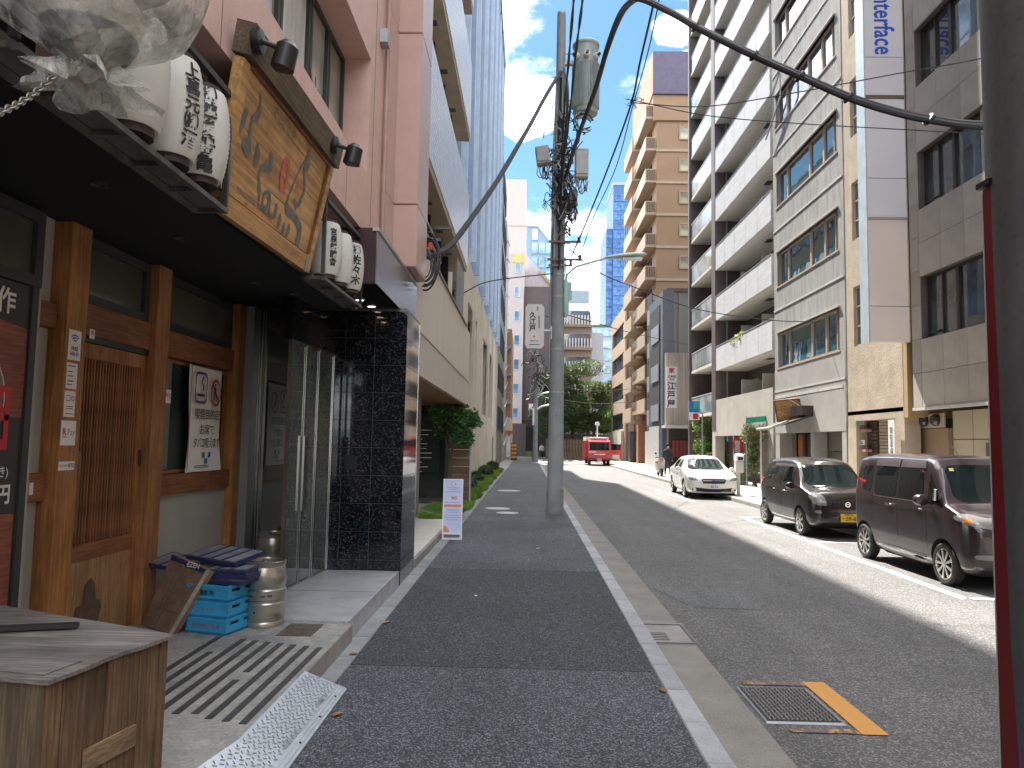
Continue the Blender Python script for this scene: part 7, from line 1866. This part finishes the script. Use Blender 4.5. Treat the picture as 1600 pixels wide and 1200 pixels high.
def make_car(name, label, spec, loc, rz=0, cat='car'):
    """front of the car at local y=0 looking to -Y. spec tables: stations (y, zb, zbelt, ztop, wbelt, wtop)"""
    tab = spec['st']; L = tab[-1][0]; wy = spec['wheels']; r = spec['r']; wt_ = spec['track']
    T = thing(name, (0, 0, 0), label, cat)
    mb = MB(); rows = []
    ysn = sorted(set([s[0] for s in tab] + [L * i / 26 for i in range(27)]))
    for y in ysn:
        zb, ze, zt, wb, wtp = lerp_tab(tab, y)
        h = zt - ze
        P = [(0, zb), (wb * .80, zb), (wb * .93, zb + .05), (wb * .985, zb + (ze - zb) * .28), (wb, zb + (ze - zb) * .62), (wb * .99, ze)]
        if h > .12: P += [(wb + (wtp - wb) * .45, ze + h * .42), (wtp + .012, ze + h * .84), (wtp - .045, zt - .035), (wtp * .6, zt - .004), (0, zt + .008)]
        else: P += [(wb * .965, ze + h * .35), (wb * .93, ze + h * .6), (wb * .84, ze + h * .85), (wb * .5, zt), (0, zt + .006)]
        rows.append([(x, y, z) for x, z in P] + [(-x, y, z) for x, z in P[-2:0:-1]])
    n = len(rows[0])
    for i in range(len(rows) - 1):
        for j in range(n): mb.quad(rows[i][j], rows[i][(j + 1) % n], rows[i + 1][(j + 1) % n], rows[i + 1][j])
    mb.add(rows[0], [tuple(range(n))]); mb.add(rows[-1], [tuple(range(n))[::-1]])
    bm = bmesh.new(); me = mb.mesh('b', spec['paint']); bm.from_mesh(me); bmesh.ops.remove_doubles(bm, verts=bm.verts, dist=1e-5); bmesh.ops.recalc_face_normals(bm, faces=bm.faces); bm.to_mesh(me); bm.free()
    o = bpy.data.objects.new('body', me); C.objects.link(o)
    sub = o.modifiers.new('s', 'SUBSURF'); sub.levels = 2
    me.materials.append(m_under)
    cut = MB()
    for y in wy:
        for s in (-1, 1): cut.lathe([(r + .055, -.17), (r + .055, .17)], (s * (wt_ + .08), y, r), 32, 'x', 1)
    cme = cut.mesh('c', [spec['paint'], m_under]); bmc = bmesh.new(); bmc.from_mesh(cme); bmesh.ops.recalc_face_normals(bmc, faces=bmc.faces); bmc.to_mesh(cme); bmc.free()
    co = bpy.data.objects.new('c', cme); C.objects.link(co)
    bo = o.modifiers.new('b', 'BOOLEAN'); bo.object = co; bo.operation = 'DIFFERENCE'; bo.solver = 'EXACT'
    dg = bpy.context.evaluated_depsgraph_get(); fin = bpy.data.meshes.new_from_object(o.evaluated_get(dg))
    bpy.data.objects.remove(o); bpy.data.objects.remove(co)
    fin.polygons.foreach_set('use_smooth', [True] * len(fin.polygons))
    try: fin.set_sharp_from_angle(angle=R(42))
    except Exception: pass
    fin.name = 'body'; link('body', fin, T)
    bm = bmesh.new(); bm.from_mesh(fin); bv = BVHTree.FromBMesh(bm)
    def decal(nm, pts, view, m, off=.005, rings=4, parent=None, sub_=3, mirror=False, round_=0):
        sides = [1, -1] if mirror else [1]
        res = None
        for sd_ in sides:
            D = []
            for i in range(len(pts)):
                a, b = Vector(pts[i]), Vector(pts[(i + 1) % len(pts)])
                for j in range(sub_): D.append(a.lerp(b, j / sub_))
            if round_:
                for _ in range(round_): D = [(D[i - 1] + D[i] * 2 + D[(i + 1) % len(D)]) / 4 for i in range(len(D))]
            c = sum(D, Vector((0, 0))) / len(D)
            vs = []; last = None
            def cast(p):
                if view == 'side': og, dr = Vector((sd_ * -3, p.x, p.y)), Vector((sd_, 0, 0))
                elif view == 'front': og, dr = Vector((sd_ * p.x, -3, p.y)), Vector((0, 1, 0))
                elif view == 'rear': og, dr = Vector((sd_ * p.x, L + 3, p.y)), Vector((0, -1, 0))
                else: og, dr = Vector((sd_ * p.x, p.y, 4)), Vector((0, 0, -1))
                h = bv.ray_cast(og, dr)
                if h[0] is None:
                    h2 = bv.find_nearest(og + dr * 3); return h2[0] + h2[1] * off, h2[1]
                nn = h[1]
                if nn.dot(dr) > 0: nn = -nn
                return h[0] + nn * off, nn
            N = len(D)
            q0, n0 = cast(c); vs.append(q0)
            fs = []
            for k_ in range(1, rings + 1):
                for p in D: vs.append(cast(c.lerp(p, k_ / rings))[0])
            for p in D:
                q, nn = cast(p); vs.append(q - nn * (off + .006))
            for i in range(N): fs.append((0, 1 + i, 1 + (i + 1) % N))
            for k_ in range(rings):
                for i in range(N): fs.append((1 + k_ * N + i, 1 + (k_ + 1) * N + i, 1 + (k_ + 1) * N + (i + 1) % N, 1 + k_ * N + (i + 1) % N))
            mm = MB().add(vs, fs); res = mk(nm, mm, m, parent or T, smooth=True)
        return res
    def strip(nm, pts, view, m, w=.011, off=.0015, mirror=True, parent=None):
        for a, b in zip(pts[:-1], pts[1:]):
            a, b = Vector(a), Vector(b); d = (b - a); nn = Vector((-d.y, d.x)).normalized() * w / 2
            decal(nm, [a - nn, b - nn, b + nn, a + nn], view, m, off, 1, parent, 6, mirror)
    for y in wy:
        for s in (-1, 1): wheel(T, s * (wt_ - .005), y, r, r, .165, s, spec.get('spokes', 9), spec.get('rr', .72))
    spec['detail'](T, decal, strip, L)
    bm.free()
    T.location = loc; T.rotation_euler.z = rz
    return T
def plate(T, x, y, z, txt, top, bgm, ink, w=.33):
    o = box('number_plate', x - w / 2, x + w / 2, y - .012, y, z - w / 4, z + w / 4, bgm, T)
    text(txt, w * .34, (x + .01, y - .014, z - w * .06), '-y', ink, o, .015, 1.0); text(top, w * .13, (x, y - .014, z + w * .18), '-y', ink, o, .0)
m_yel = mat('yellow_plate', (.72, .42, .02), .4, var=.03); m_whp = mat('white_plate', (.7, .7, .68), .4, var=.03)
def mirror(T, x, y, z, m, w=.15, h=.13):
    for s in (-1, 1):
        o = mk('wing_mirror', MB().lathe([(.001, -.05), (h * .42, -.045), (h * .5, 0), (h * .47, .05), (h * .40, .06)], (0, 0, 0), 16, 'y').xf(Matrix.Translation((s * (x + w * .55), y, z)) @ Matrix.Diagonal((w / h * 1.0, 1, 1, 1))), m, T, smooth=True)
        mk('mirror_stalk', MB().box(min(s * (x - .06), s * (x + .03)), max(s * (x - .06), s * (x + .03)), y - .02, y + .02, z - .05, z - .02), m_black, o)
# --- tall purple-brown kei van
def van_detail(T, decal, strip, L):
    decal('windscreen', [(-.56, 1.13), (.56, 1.13), (.52, 1.62), (-.52, 1.62)], 'front', m_cg, .004, 6, round_=1, sub_=6)
    decal('quarter_glass', [(.66, 1.10), (.99, 1.10), (.99, 1.50)], 'side', m_cgd, .004, 3, mirror=True)
    decal('side_window', [(1.10, 1.085), (1.80, 1.085), (1.80, 1.555), (1.42, 1.575), (1.16, 1.50)], 'side', m_cgd, .005, 4, mirror=True, round_=1, sub_=6)
    decal('side_window', [(1.90, 1.085), (2.60, 1.085), (2.60, 1.555), (1.90, 1.565)], 'side', m_cgd, .005, 4, mirror=True, round_=1, sub_=6)
    decal('quarter_glass', [(2.72, 1.12), (3.08, 1.16), (3.06, 1.54), (2.72, 1.555)], 'side', m_cgd, .004, 3, mirror=True, round_=1, sub_=5)
    decal('window_visor', [(1.12, 1.56), (1.16, 1.66), (1.82, 1.675), (1.82, 1.555)], 'side', mat('smoke_visor', (.08, .07, .075), .2), .012, 2, mirror=True)
    decal('window_visor', [(1.86, 1.555), (1.86, 1.675), (2.62, 1.66), (2.62, 1.555)], 'side', mat('smoke_visor', (.08, .07, .075)), .012, 2, mirror=True)
    decal('door_pillar', [(1.81, 1.085), (1.89, 1.085), (1.89, 1.58), (1.81, 1.58)], 'side', m_grille, .004, 2, mirror=True)
    strip('panel_gap', [(1.02, .34), (1.02, 1.08)], 'side', m_gap); strip('panel_gap', [(1.85, .34), (1.85, 1.08)], 'side', m_gap); strip('panel_gap', [(2.68, .68), (2.68, 1.6)], 'side', m_gap)
    strip('panel_gap', [(1.02, .34), (2.35, .34)], 'side', m_gap); strip('panel_gap', [(.66, .98), (1.02, .98)], 'side', m_gap)
    strip('chrome_line', [(1.1, 1.072), (2.62, 1.072)], 'side', m_chrome, .012, .006)
    strip('sill_line', [(.85, .31), (2.35, .31)], 'side', m_chrome, .010, .012)
    decal('side_skirt', [(.80, .20), (2.42, .20), (2.42, .30), (.80, .30)], 'side', MATS['van_paint'], .018, 2, mirror=True)
    for y in (1.16, 2.02): decal('door_handle', [(y, .945), (y + .17, .945), (y + .17, .985), (y, .985)], 'side', m_chrome, .028, 1, mirror=True, round_=1)
    decal('headlight', [(.36, .80), (.69, .85), (.715, .98), (.60, .985), (.36, .93)], 'front', m_lens, .010, 4, mirror=True, round_=1, sub_=5)
    decal('headlight', [(.03, .87), (.33, .90), (.36, .965), (.12, .955)], 'side', m_lens, .010, 3, mirror=True, round_=1)
    decal('indicator', [(.62, .87), (.69, .885), (.69, .94), (.63, .94)], 'front', m_amber, .014, 2, mirror=True)
    decal('grille', [(-.33, .60), (.33, .60), (.36, .78), (-.36, .78)], 'front', m_grille, .006, 3); strip('grille_bar', [(-.34, .785), (.34, .785)], 'front', m_chrome, .02, .014, False); strip('grille_bar', [(-.32, .66), (.32, .66)], 'front', m_chrome, .012, .014, False)
    strip('grille_bar', [(-.33, .60), (-.36, .78)], 'front', m_chrome, .018, .014, False); strip('grille_bar', [(.33, .60), (.36, .78)], 'front', m_chrome, .018, .014, False)
    decal('lower_intake', [(-.30, .30), (.30, .30), (.34, .46), (-.34, .46)], 'front', m_grille, .005, 3)
    decal('fog_lamp', [(.36, .42), (.63, .43), (.63, .49), (.36, .49)], 'front', m_lens, .010, 2, mirror=True, round_=1)
    plate(T, 0, -.02, .52, '・・31', '品川 580', m_yel, m_ink)
    mirror(T, .74, .92, 1.12, MATS['van_paint'], .20, .17)
    mk('wiper', MB().tube([(-.5, .42, 1.115), (-.1, .46, 1.15), (.3, .50, 1.16)], .008, 6), m_black, T); mk('mirror_pod', MB().tube([(-.735, .78, 1.13), (-.745, .74, 1.28)], [.03, .022], 8), m_chrome, T)
    decal('tail_lamp', [(.58, .95), (.70, .95), (.70, 1.45), (.58, 1.45)], 'rear', m_redl, .01, 2, mirror=True)
    decal('rear_window', [(-.54, 1.1), (.54, 1.1), (.5, 1.55), (-.5, 1.55)], 'rear', m_cgd, .005, 4)
    decal('inspection_sticker', [(-.47, 1.53), (-.41, 1.53), (-.41, 1.57), (-.47, 1.57)], 'front', mat('yellow_sticker', (.6, .5, .2), .5), .008, 1)
    mk('antenna', MB().cyl((-.25, .98, 1.72), (-.25, 1.2, 1.90), .006, 6), m_black, T)
van = dict(paint=paint('van_paint', (.020, .010, .0125), metal=.05), wheels=(.62, 3.0), r=.285, track=.655, spokes=9, rr=.74, detail=van_detail, st=[
    (0.0, .34, .66, .76, .50, .44), (.03, .26, .74, .84, .60, .52), (.09, .20, .84, .92, .67, .58), (.20, .18, .93, .985, .715, .62), (.42, .17, 1.02, 1.06, .735, .66), (.56, .17, 1.06, 1.11, .738, .68),
    (.64, .17, 1.07, 1.22, .738, .665), (.92, .17, 1.075, 1.62, .738, .635), (1.03, .17, 1.075, 1.715, .738, .63), (1.2, .17, 1.075, 1.75, .738, .632), (2.2, .17, 1.08, 1.768, .738, .635), (2.95, .18, 1.09, 1.755, .735, .632), (3.28, .20, 1.10, 1.72, .725, .615), (3.36, .26, 1.08, 1.60, .70, .55), (3.40, .34, 1.02, 1.45, .66, .52)])
make_car('parked_van', 'tall purple-brown boxy mini van nearest in the parking bay, chrome door handles', van, (6.41, 9.72, -.1))
# --- rounder dark brown kei hatch
def suv_detail(T, decal, strip, L):
    decal('windscreen', [(-.57, 1.02), (.57, 1.02), (.52, 1.46), (-.52, 1.46)], 'front', m_cg, .004, 6, round_=1, sub_=6)
    decal('side_window', [(.98, 1.005), (1.66, 1.005), (1.66, 1.40), (1.36, 1.42), (1.12, 1.33)], 'side', m_cgd, .005, 4, mirror=True, round_=1, sub_=6)
    decal('side_window', [(1.76, 1.005), (2.40, 1.02), (2.40, 1.38), (1.76, 1.405)], 'side', m_cgd, .005, 4, mirror=True, round_=1, sub_=6)
    decal('quarter_glass', [(2.50, 1.06), (2.90, 1.12), (2.82, 1.34), (2.50, 1.37)], 'side', m_cgd, .004, 3, mirror=True, round_=2, sub_=5)
    decal('window_visor', [(1.10, 1.39), (1.2, 1.46), (2.42, 1.465), (2.42, 1.40)], 'side', mat('smoke_visor', (.08, .07, .075)), .012, 2, mirror=True)
    strip('panel_gap', [(.98, .32), (.94, 1.0)], 'side', m_gap); strip('panel_gap', [(1.71, .32), (1.71, 1.0)], 'side', m_gap); strip('panel_gap', [(2.47, .66), (2.46, 1.36)], 'side', m_gap); strip('panel_gap', [(.98, .32), (2.2, .32)], 'side', m_gap)
    strip('sill_line', [(.85, .27), (2.25, .27)], 'side', m_chrome, .012, .010)
    for y in (1.5, 2.22): decal('door_handle', [(y, .85), (y + .15, .85), (y + .15, .89), (y, .89)], 'side', m_chrome if y < 2 else MATS['suv_paint'], .025, 1, mirror=True, round_=1)
    decal('headlight', [(.38, .66), (.62, .68), (.70, .84), (.63, .93), (.45, .88)], 'front', m_lens, .012, 4, mirror=True, round_=2, sub_=5)
    decal('grille', [(-.36, .64), (.36, .64), (.40, .76), (-.40, .76)], 'front', m_grille, .006, 3)
    for i in range(9): strip('grille_bar', [(-.32 + i * .08, .65), (-.32 + i * .08, .75)], 'front', m_dsteel, .008, .010, False)
    mb = MB()
    mk('badge', MB().lathe([(.038, 0), (.052, 0), (.052, -.015), (.038, -.015)], (0, -.015, .70), 20, 'y', cap=False).box(-.058, .058, -.03, -.012, .693, .707), m_chrome, T)
    strip('bumper_line', [(-.6, .565), (.6, .565)], 'front', mat('copper_line', (.28, .16, .12), .25, .5), .012, .008, False)
    decal('fog_lamp', [(.50, .50), (.62, .51), (.62, .58), (.51, .575)], 'front', m_lens, .012, 2, mirror=True, round_=2)
    decal('lower_intake', [(-.34, .24), (.34, .24), (.38, .34), (-.38, .34)], 'front', m_grille, .005, 3)
    plate(T, .02, -.02, .435, '・59-83', '練馬 580', m_yel, m_ink)
    mirror(T, .72, .88, 1.02, MATS['suv_paint'], .19, .15)
    mk('wiper', MB().tube([(-.5, .50, 1.01), (-.1, .52, 1.04), (.3, .54, 1.05)], .008, 6), m_black, T)
    decal('tail_lamp', [(.56, .85), (.70, .85), (.69, 1.2), (.58, 1.2)], 'rear', m_redl, .01, 2, mirror=True); decal('rear_window', [(-.5, 1.05), (.5, 1.05), (.45, 1.4), (-.45, 1.4)], 'rear', m_cgd, .005, 4)
    decal('inspection_sticker', [(-.49, 1.40), (-.45, 1.40), (-.45, 1.44), (-.49, 1.44)], 'front', m_whitep, .008, 1)
    mk('antenna', MB().cyl((-.3, 1.6, 1.58), (-.3, 1.75, 1.72), .006, 6), m_black, T)
suv = dict(paint=paint('suv_paint', (.014, .008, .006), metal=.1), wheels=(.66, 2.98), r=.285, track=.65, spokes=7, rr=.74, detail=suv_detail, st=[
    (0.0, .36, .60, .70, .48, .42), (.03, .28, .68, .78, .58, .50), (.09, .22, .78, .86, .655, .57), (.20, .20, .86, .925, .70, .61), (.42, .19, .94, .985, .725, .65), (.60, .19, .97, 1.03, .735, .67),
    (.72, .19, .985, 1.12, .737, .64), (1.05, .19, .995, 1.45, .737, .585), (1.22, .19, 1.0, 1.545, .737, .575), (1.5, .19, 1.0, 1.60, .737, .57), (2.1, .19, 1.01, 1.615, .737, .57), (2.8, .20, 1.04, 1.585, .73, .56), (3.18, .24, 1.06, 1.50, .71, .54), (3.34, .30, 1.02, 1.36, .68, .50), (3.395, .38, .95, 1.15, .62, .46)])
make_car('parked_hatchback', 'rounded dark brown mini hatchback behind the purple van with a yellow number plate', suv, (6.45, 15.15, -.1))
# --- white hatch
def imp_detail(T, decal, strip, L):
    decal('windscreen', [(-.66, .98), (.66, .98), (.56, 1.36), (-.56, 1.36)], 'front', m_cg, .004, 6, round_=1, sub_=6)
    decal('side_window', [(1.55, .97), (2.30, .97), (2.30, 1.33), (2.10, 1.33)], 'side', m_cgd, .005, 4, mirror=True, round_=1)
    decal('side_window', [(2.40, .97), (3.15, 1.0), (3.10, 1.30), (2.40, 1.335)], 'side', m_cgd, .005, 4, mirror=True, round_=1)
    strip('panel_gap', [(1.40, .34), (1.42, .95)], 'side', m_gap); strip('panel_gap', [(2.35, .34), (2.35, .95)], 'side', m_gap)
    decal('headlight', [(.50, .62), (.80, .66), (.83, .76), (.62, .74)], 'front', m_lens, .010, 3, mirror=True, round_=1)
    decal('grille', [(-.36, .54), (.36, .54), (.42, .66), (.36, .70), (-.36, .70), (-.42, .66)], 'front', m_grille, .008, 3); strip('grille_bar', [(-.36, .64), (.36, .64)], 'front', m_chrome, .02, .014, False)
    mk('badge', MB().lathe([(.001, 0), (.05, 0), (.05, -.02), (.001, -.02)], (0, -.01, .645), 16, 'y'), mat('badge_blue', (.03, .08, .3), .2), T)
    decal('lower_intake', [(-.76, .26), (.76, .26), (.80, .42), (.55, .36), (-.55, .36), (-.80, .42)], 'front', m_grille, .006, 4)
    for s in (-.72, .72): mk('fog_lamp', MB().lathe([(.04, -.02), (.001, -.025)], (s, .03, .33), 12, 'y'), m_lens, T)
    strip('lip_line', [(-.7, .235), (.7, .235)], 'front', m_whitep, .02, .012, False)
    plate(T, 0, -.02, .45, '40-76', '品川 300', m_whp, mat('plate_green', (.05, .2, .1), .5))
    mirror(T, .86, 1.5, 1.0, MATS['imp_paint'], .19, .14)
    for y in (2.1, 3.0): decal('door_handle', [(y, .83), (y + .18, .83), (y + .18, .86), (y, .86)], 'side', MATS['imp_paint'], .022, 1, mirror=True)
    decal('rear_window', [(-.5, 1.05), (.5, 1.05), (.45, 1.3), (-.45, 1.3)], 'rear', m_cgd, .005, 4)
imp = dict(paint=paint('imp_paint', (.70, .69, .66), metal=.1), wheels=(.92, 3.55), r=.315, track=.79, spokes=5, rr=.76, detail=imp_detail, st=[
    (0.0, .32, .58, .66, .62, .56), (.05, .24, .64, .73, .74, .68), (.15, .20, .70, .79, .82, .74), (.35, .18, .77, .85, .87, .78), (.8, .17, .85, .92, .886, .80), (1.20, .17, .92, .985, .888, .80), (1.36, .17, .945, 1.04, .888, .78),
    (1.95, .17, .96, 1.36, .888, .63), (2.2, .17, .97, 1.44, .888, .61), (2.6, .17, .975, 1.475, .888, .61), (3.2, .18, .98, 1.44, .885, .60), (3.9, .20, .97, 1.20, .87, .60), (4.25, .24, .94, 1.02, .85, .64), (4.42, .30, .88, .95, .80, .62), (4.46, .38, .80, .86, .74, .6)])
make_car('parked_car', 'white hatchback parked further up the kerb with a black grille and sunlit bonnet', imp, (6.42, 25.7, -.1), R(-2))
# --- red fire truck
m_fr = paint('truck_red', (.62, .025, .03), metal=0)
T = thing('fire_truck', (6.9, 64, -.1), 'small red and white fire service truck facing us at the end of the street', 'truck')
yf = 63.0; x0, x1 = 5.2, 7.05
mb = MB().prism([(yf + .05, .35), (yf, .5), (yf, 1.0), (yf + .05, 1.15), (yf + .25, 1.95), (yf + .4, 2.05), (yf + 1.7, 2.1), (yf + 1.7, .35)], 'x', x0, x1)
mk('cab', mb, m_fr, T); mk('windscreen', MB().prism([(yf + .06, 1.2), (yf + .225, 1.86), (yf + .205, 1.87), (yf + .04, 1.205)], 'x', x0 + .1, x1 - .1), m_cg, T)
box('body', x0 - .15, x1 + .1, yf + 1.72, yf + 5, .45, 2.0, m_fr, T); box('white_top', x0 - .1, x1 + .05, yf + 1.75, yf + 4.9, 2.01, 2.35, m_whitep, T)
mk('roof_gear', MB().box(x0 + .2, x1 - .2, yf + .5, yf + 1.6, 2.11, 2.3, 0, .05), mat('pink_white', (.6, .4, .38), .5), T); mk('beacon', MB().cyl((6.1, yf + 2, 2.35), (6.1, yf + 2, 3.4), .06, 8).lathe([(.2, 0), (.22, .12), (.16, .3), (.001, .32)], (6.1, yf + 2, 3.35), 12), m_whitep, T)
mk('bumper', MB().box(x0, x1, yf - .1, yf - .005, .35, .6, 0, .03), mat('maroon', (.25, .02, .02), .4), T); box('grille_strip', x0 + .45, x1 - .45, yf - .02, yf - .003, .82, .92, m_chrome, T)
for x in (x0 + .22, x1 - .22): mk('headlight', MB().box(x - .14, x + .14, yf - .03, yf - .003, .62, .82, 0, .02), m_lens, T)
plate(T, 6.1, yf - .11, .42, '119', '品川', m_whp, m_ink, .36)
for x in (x0 + .12, x1 - .12):
    for y in (yf + .8, yf + 4): mk('wheel', MB().lathe([(.1, -.12), (.34, -.12), (.36, -.08), (.36, .08), (.34, .12), (.1, .12)], (x, y, .36), 24, 'x'), m_tyre, T, smooth=True)
box('underbody', x0 + .1, x1 - .1, yf + .2, yf + 4.8, .25, .5, m_under, T)
D_ = mk('open_door', MB().box(x1 + .02, x1 + .98, yf + .45, yf + .52, .45, 1.25).box(x1 + .02, x1 + .1, yf + .45, yf + .52, 1.25, 1.95).box(x1 + .9, x1 + .98, yf + .45, yf + .52, 1.25, 1.75), m_fr, T)
box('door_glass', x1 + .1, x1 + .9, yf + .48, yf + .49, 1.25, 1.75, m_cg, D_); box('side_mirror', x1 + .55, x1 + .7, yf + .2, yf + .3, 1.4, 1.7, m_black, T)
box('door_pocket', x1 + .2, x1 + .8, yf + .44, yf + .449, .5, .85, m_white, D_)
T.location.z = -.1
# --- scooter
T = thing('parked_scooter', (7.3, 41.5, .03), 'small white and grey scooter with an orange lamp parked on the pavement', 'scooter')
sx_, sy_ = 7.35, 41.2
for dy in (-.45, .6): mk('wheel', MB().lathe([(.08, -.05), (.2, -.05), (.22, 0), (.2, .05), (.08, .05)], (sx_, sy_ + dy, .25), 20, 'x'), m_tyre, T, smooth=True)
mk('body', MB().prism([(sy_ - .35, .35), (sy_ - .28, .95), (sy_ - .18, .98), (sy_ - .1, .38), (sy_ + .25, .36), (sy_ + .35, .72), (sy_ + .85, .74), (sy_ + .8, .40), (sy_ + .2, .24), (sy_ - .2, .24)], 'x', sx_ - .15, sx_ + .15), mat('scooter_white', (.45, .43, .42), .3), T)
mk('seat', MB().box(sx_ - .14, sx_ + .14, sy_ + .3, sy_ + .88, .745, .82, 0, .03), m_black, T); mk('handlebar', MB().tube([(sx_ - .32, sy_ - .15, 1.06), (sx_, sy_ - .25, 1.02), (sx_ + .32, sy_ - .15, 1.06)], .02, 8), m_black, T)
mk('front_shield', MB().prism([(sx_ - .18, .4), (sx_ + .18, .4), (sx_ + .2, .9), (sx_ + .1, 1.05), (sx_ - .1, 1.05), (sx_ - .2, .9)], 'y', sy_ - .38, sy_ - .352), mat('scooter_white', (.45, .43, .42)), T)
mk('headlamp', MB().box(sx_ - .08, sx_ + .08, sy_ - .42, sy_ - .385, .85, .98, 0, .02), mat('orange_lamp', (.65, .15, .03), .3), T)
for s in (-1, 1): mk('mirror', MB().tube([(sx_ + s * .2, sy_ - .2, 1.05), (sx_ + s * .28, sy_ - .2, 1.25)], .01, 6).lathe([(.06, 0), (.06, .015)], (sx_ + s * .28, sy_ - .2, 1.28), 12, 'y'), m_black, T)
# --- person in dark clothes near the scooter, walking away
T = thing('person', (7.95, 42.2, .03), 'man in dark navy clothes standing behind the scooter on the right pavement', 'person')
def skin(name, vs, es, rad, m, parent, sub_=2):
    me = bpy.data.meshes.new(name); me.from_pydata(vs, es, []); o = bpy.data.objects.new(name, me); C.objects.link(o)
    o.modifiers.new('k', 'SKIN'); me.skin_vertices[0].data[0].use_root = True
    for v, r_ in zip(me.skin_vertices[0].data, rad): v.radius = r_ if isinstance(r_, tuple) else (r_, r_)
    s = o.modifiers.new('s', 'SUBSURF'); s.levels = sub_
    dg = bpy.context.evaluated_depsgraph_get(); f = bpy.data.meshes.new_from_object(o.evaluated_get(dg)); bpy.data.objects.remove(o)
    f.name = name; f.materials.clear(); [f.materials.append(x) for x in (m if isinstance(m, list) else [m])]; f.polygons.foreach_set('use_smooth', [True] * len(f.polygons)); return f
px0, py0 = 7.95, 42.2
V = [(0, 0, .95), (0, .0, 1.15), (0, .01, 1.38), (0, .0, 1.50), (0, -.01, 1.62), (0, -.01, 1.70),
     (.09, 0, .88), (.11, -.03, .50), (.12, .02, .10), (.13, -.10, .04), (-.09, 0, .88), (-.11, .06, .50), (-.12, .14, .12), (-.13, .04, .05),
     (.19, .0, 1.38), (.25, .03, 1.12), (.23, -.10, .90), (.23, -.14, .80), (-.19, .0, 1.38), (-.25, -.02, 1.12), (-.25, -.12, .90), (-.24, -.15, .80)]
Eg = [(0, 1), (1, 2), (2, 3), (3, 4), (4, 5), (0, 6), (6, 7), (7, 8), (8, 9), (0, 10), (10, 11), (11, 12), (12, 13), (2, 14), (14, 15), (15, 16), (16, 17), (2, 18), (18, 19), (19, 20), (20, 21)]
Rd = [(.16, .11), (.15, .11), (.17, .11), .06, .095, .085, .10, .075, .05, .045, .10, .075, .05, .045, .075, .05, .04, .035, .075, .05, .04, .035]
mskin = mat('skin', (.42, .25, .18), .6)
me = skin('body', V, Eg, Rd, [mat('navy_clothes', (.022, .026, .04), .8), mskin, mat('dark_trousers', (.02, .02, .024), .8)], T)
mi = [1 if (p.center.z > 1.49 or (p.center.z < .87 and p.center.z > .72 and abs(p.center.x) > .17)) else (2 if p.center.z < .93 else 0) for p in me.polygons]
me.polygons.foreach_set('material_index', mi); me.transform(Matrix.Translation((px0, py0, .03))); link('body', me, T)
mk('hair', MB().lathe([(.001, .13), (.07, .11), (.105, .05), (.108, -.02), (.10, -.06)], (px0, py0 + .015, 1.70), 18, cap=False), mat('dark_hair', (.02, .015, .012), .7), T, smooth=True)
mk('white_mask', MB().box(px0 - .05, px0 + .05, py0 - .112, py0 - .098, 1.60, 1.66, 0, .006), m_whitep, T)
# far pedestrians at the crossing
for i, (x, y, lab) in enumerate(((1.7, 87, 'tiny far pedestrian in pale clothes left of the utility pole'), (7.0, 88.4, 'tiny far pedestrian in brown beside the fence right of the pole'), (7.7, 88.6, 'tiny far pedestrian in black nearest the red truck'))):
    t = thing('person', (x, y, 0), lab, 'person', 'far pedestrians at the crossing')
    m_ = [mat('pale_clothes', (.5, .48, .44), .8), mat('brown_clothes', (.2, .12, .08), .8), mat('black_clothes', (.02, .02, .02), .8)][i]
    me = skin('body', V, Eg, Rd, [m_, mskin, mat('dark_trousers', (.02, .02, .024))], t, 1)
    me.polygons.foreach_set('material_index', [1 if p.center.z > 1.49 else (2 if p.center.z < .93 else 0) for p in me.polygons]); me.transform(Matrix.Translation((x, y, -.08)) @ Matrix.Rotation(i * 2, 4, 'Z')); link('body', me, t)
    mk('hair', MB().lathe([(.001, .13), (.07, .11), (.105, .05), (.10, -.04)], (x, y + .01, 1.62), 12, cap=False), mat('dark_hair', (.02, .015, .012)), t)

# ------------------------------------------------------------------ the street behind the camera: offices added for reflections, kept low for sky light
B = simple_bld('brick_office', 10.4, 22, -40, 3.8, 12.5, mat('warm_brick', (.34, .24, .17), .7, var=.1), 'added warm brick office behind the camera along the right pavement')
wgrid(B, '-x', 10.4, [0, -5, -10, -15, -20, -26, -32], [5, 8.5], 3.2, 1.7, m_wf, m_fg, cols=2)
B = simple_bld('grey_office', -16, -2.2, -40, -6.2, 11, mat('grey_stone', (.33, .32, .30), .7, var=.1), 'added grey office behind the camera on the restaurant side')
wgrid(B, '+x', -2.2, [-10, -16, -22, -28], [5, 8.5], 3.2, 1.7, m_wf, m_fg, cols=2)
tree(8.6, -12, 9, 2.4, 'yellow-green street tree on the right pavement behind the camera', 51, lt, 4500, group='street trees behind the camera')
tree(8.6, -24, 9.5, 2.6, 'second street tree on the right pavement behind the camera', 52, lt, 4500, group='street trees behind the camera')
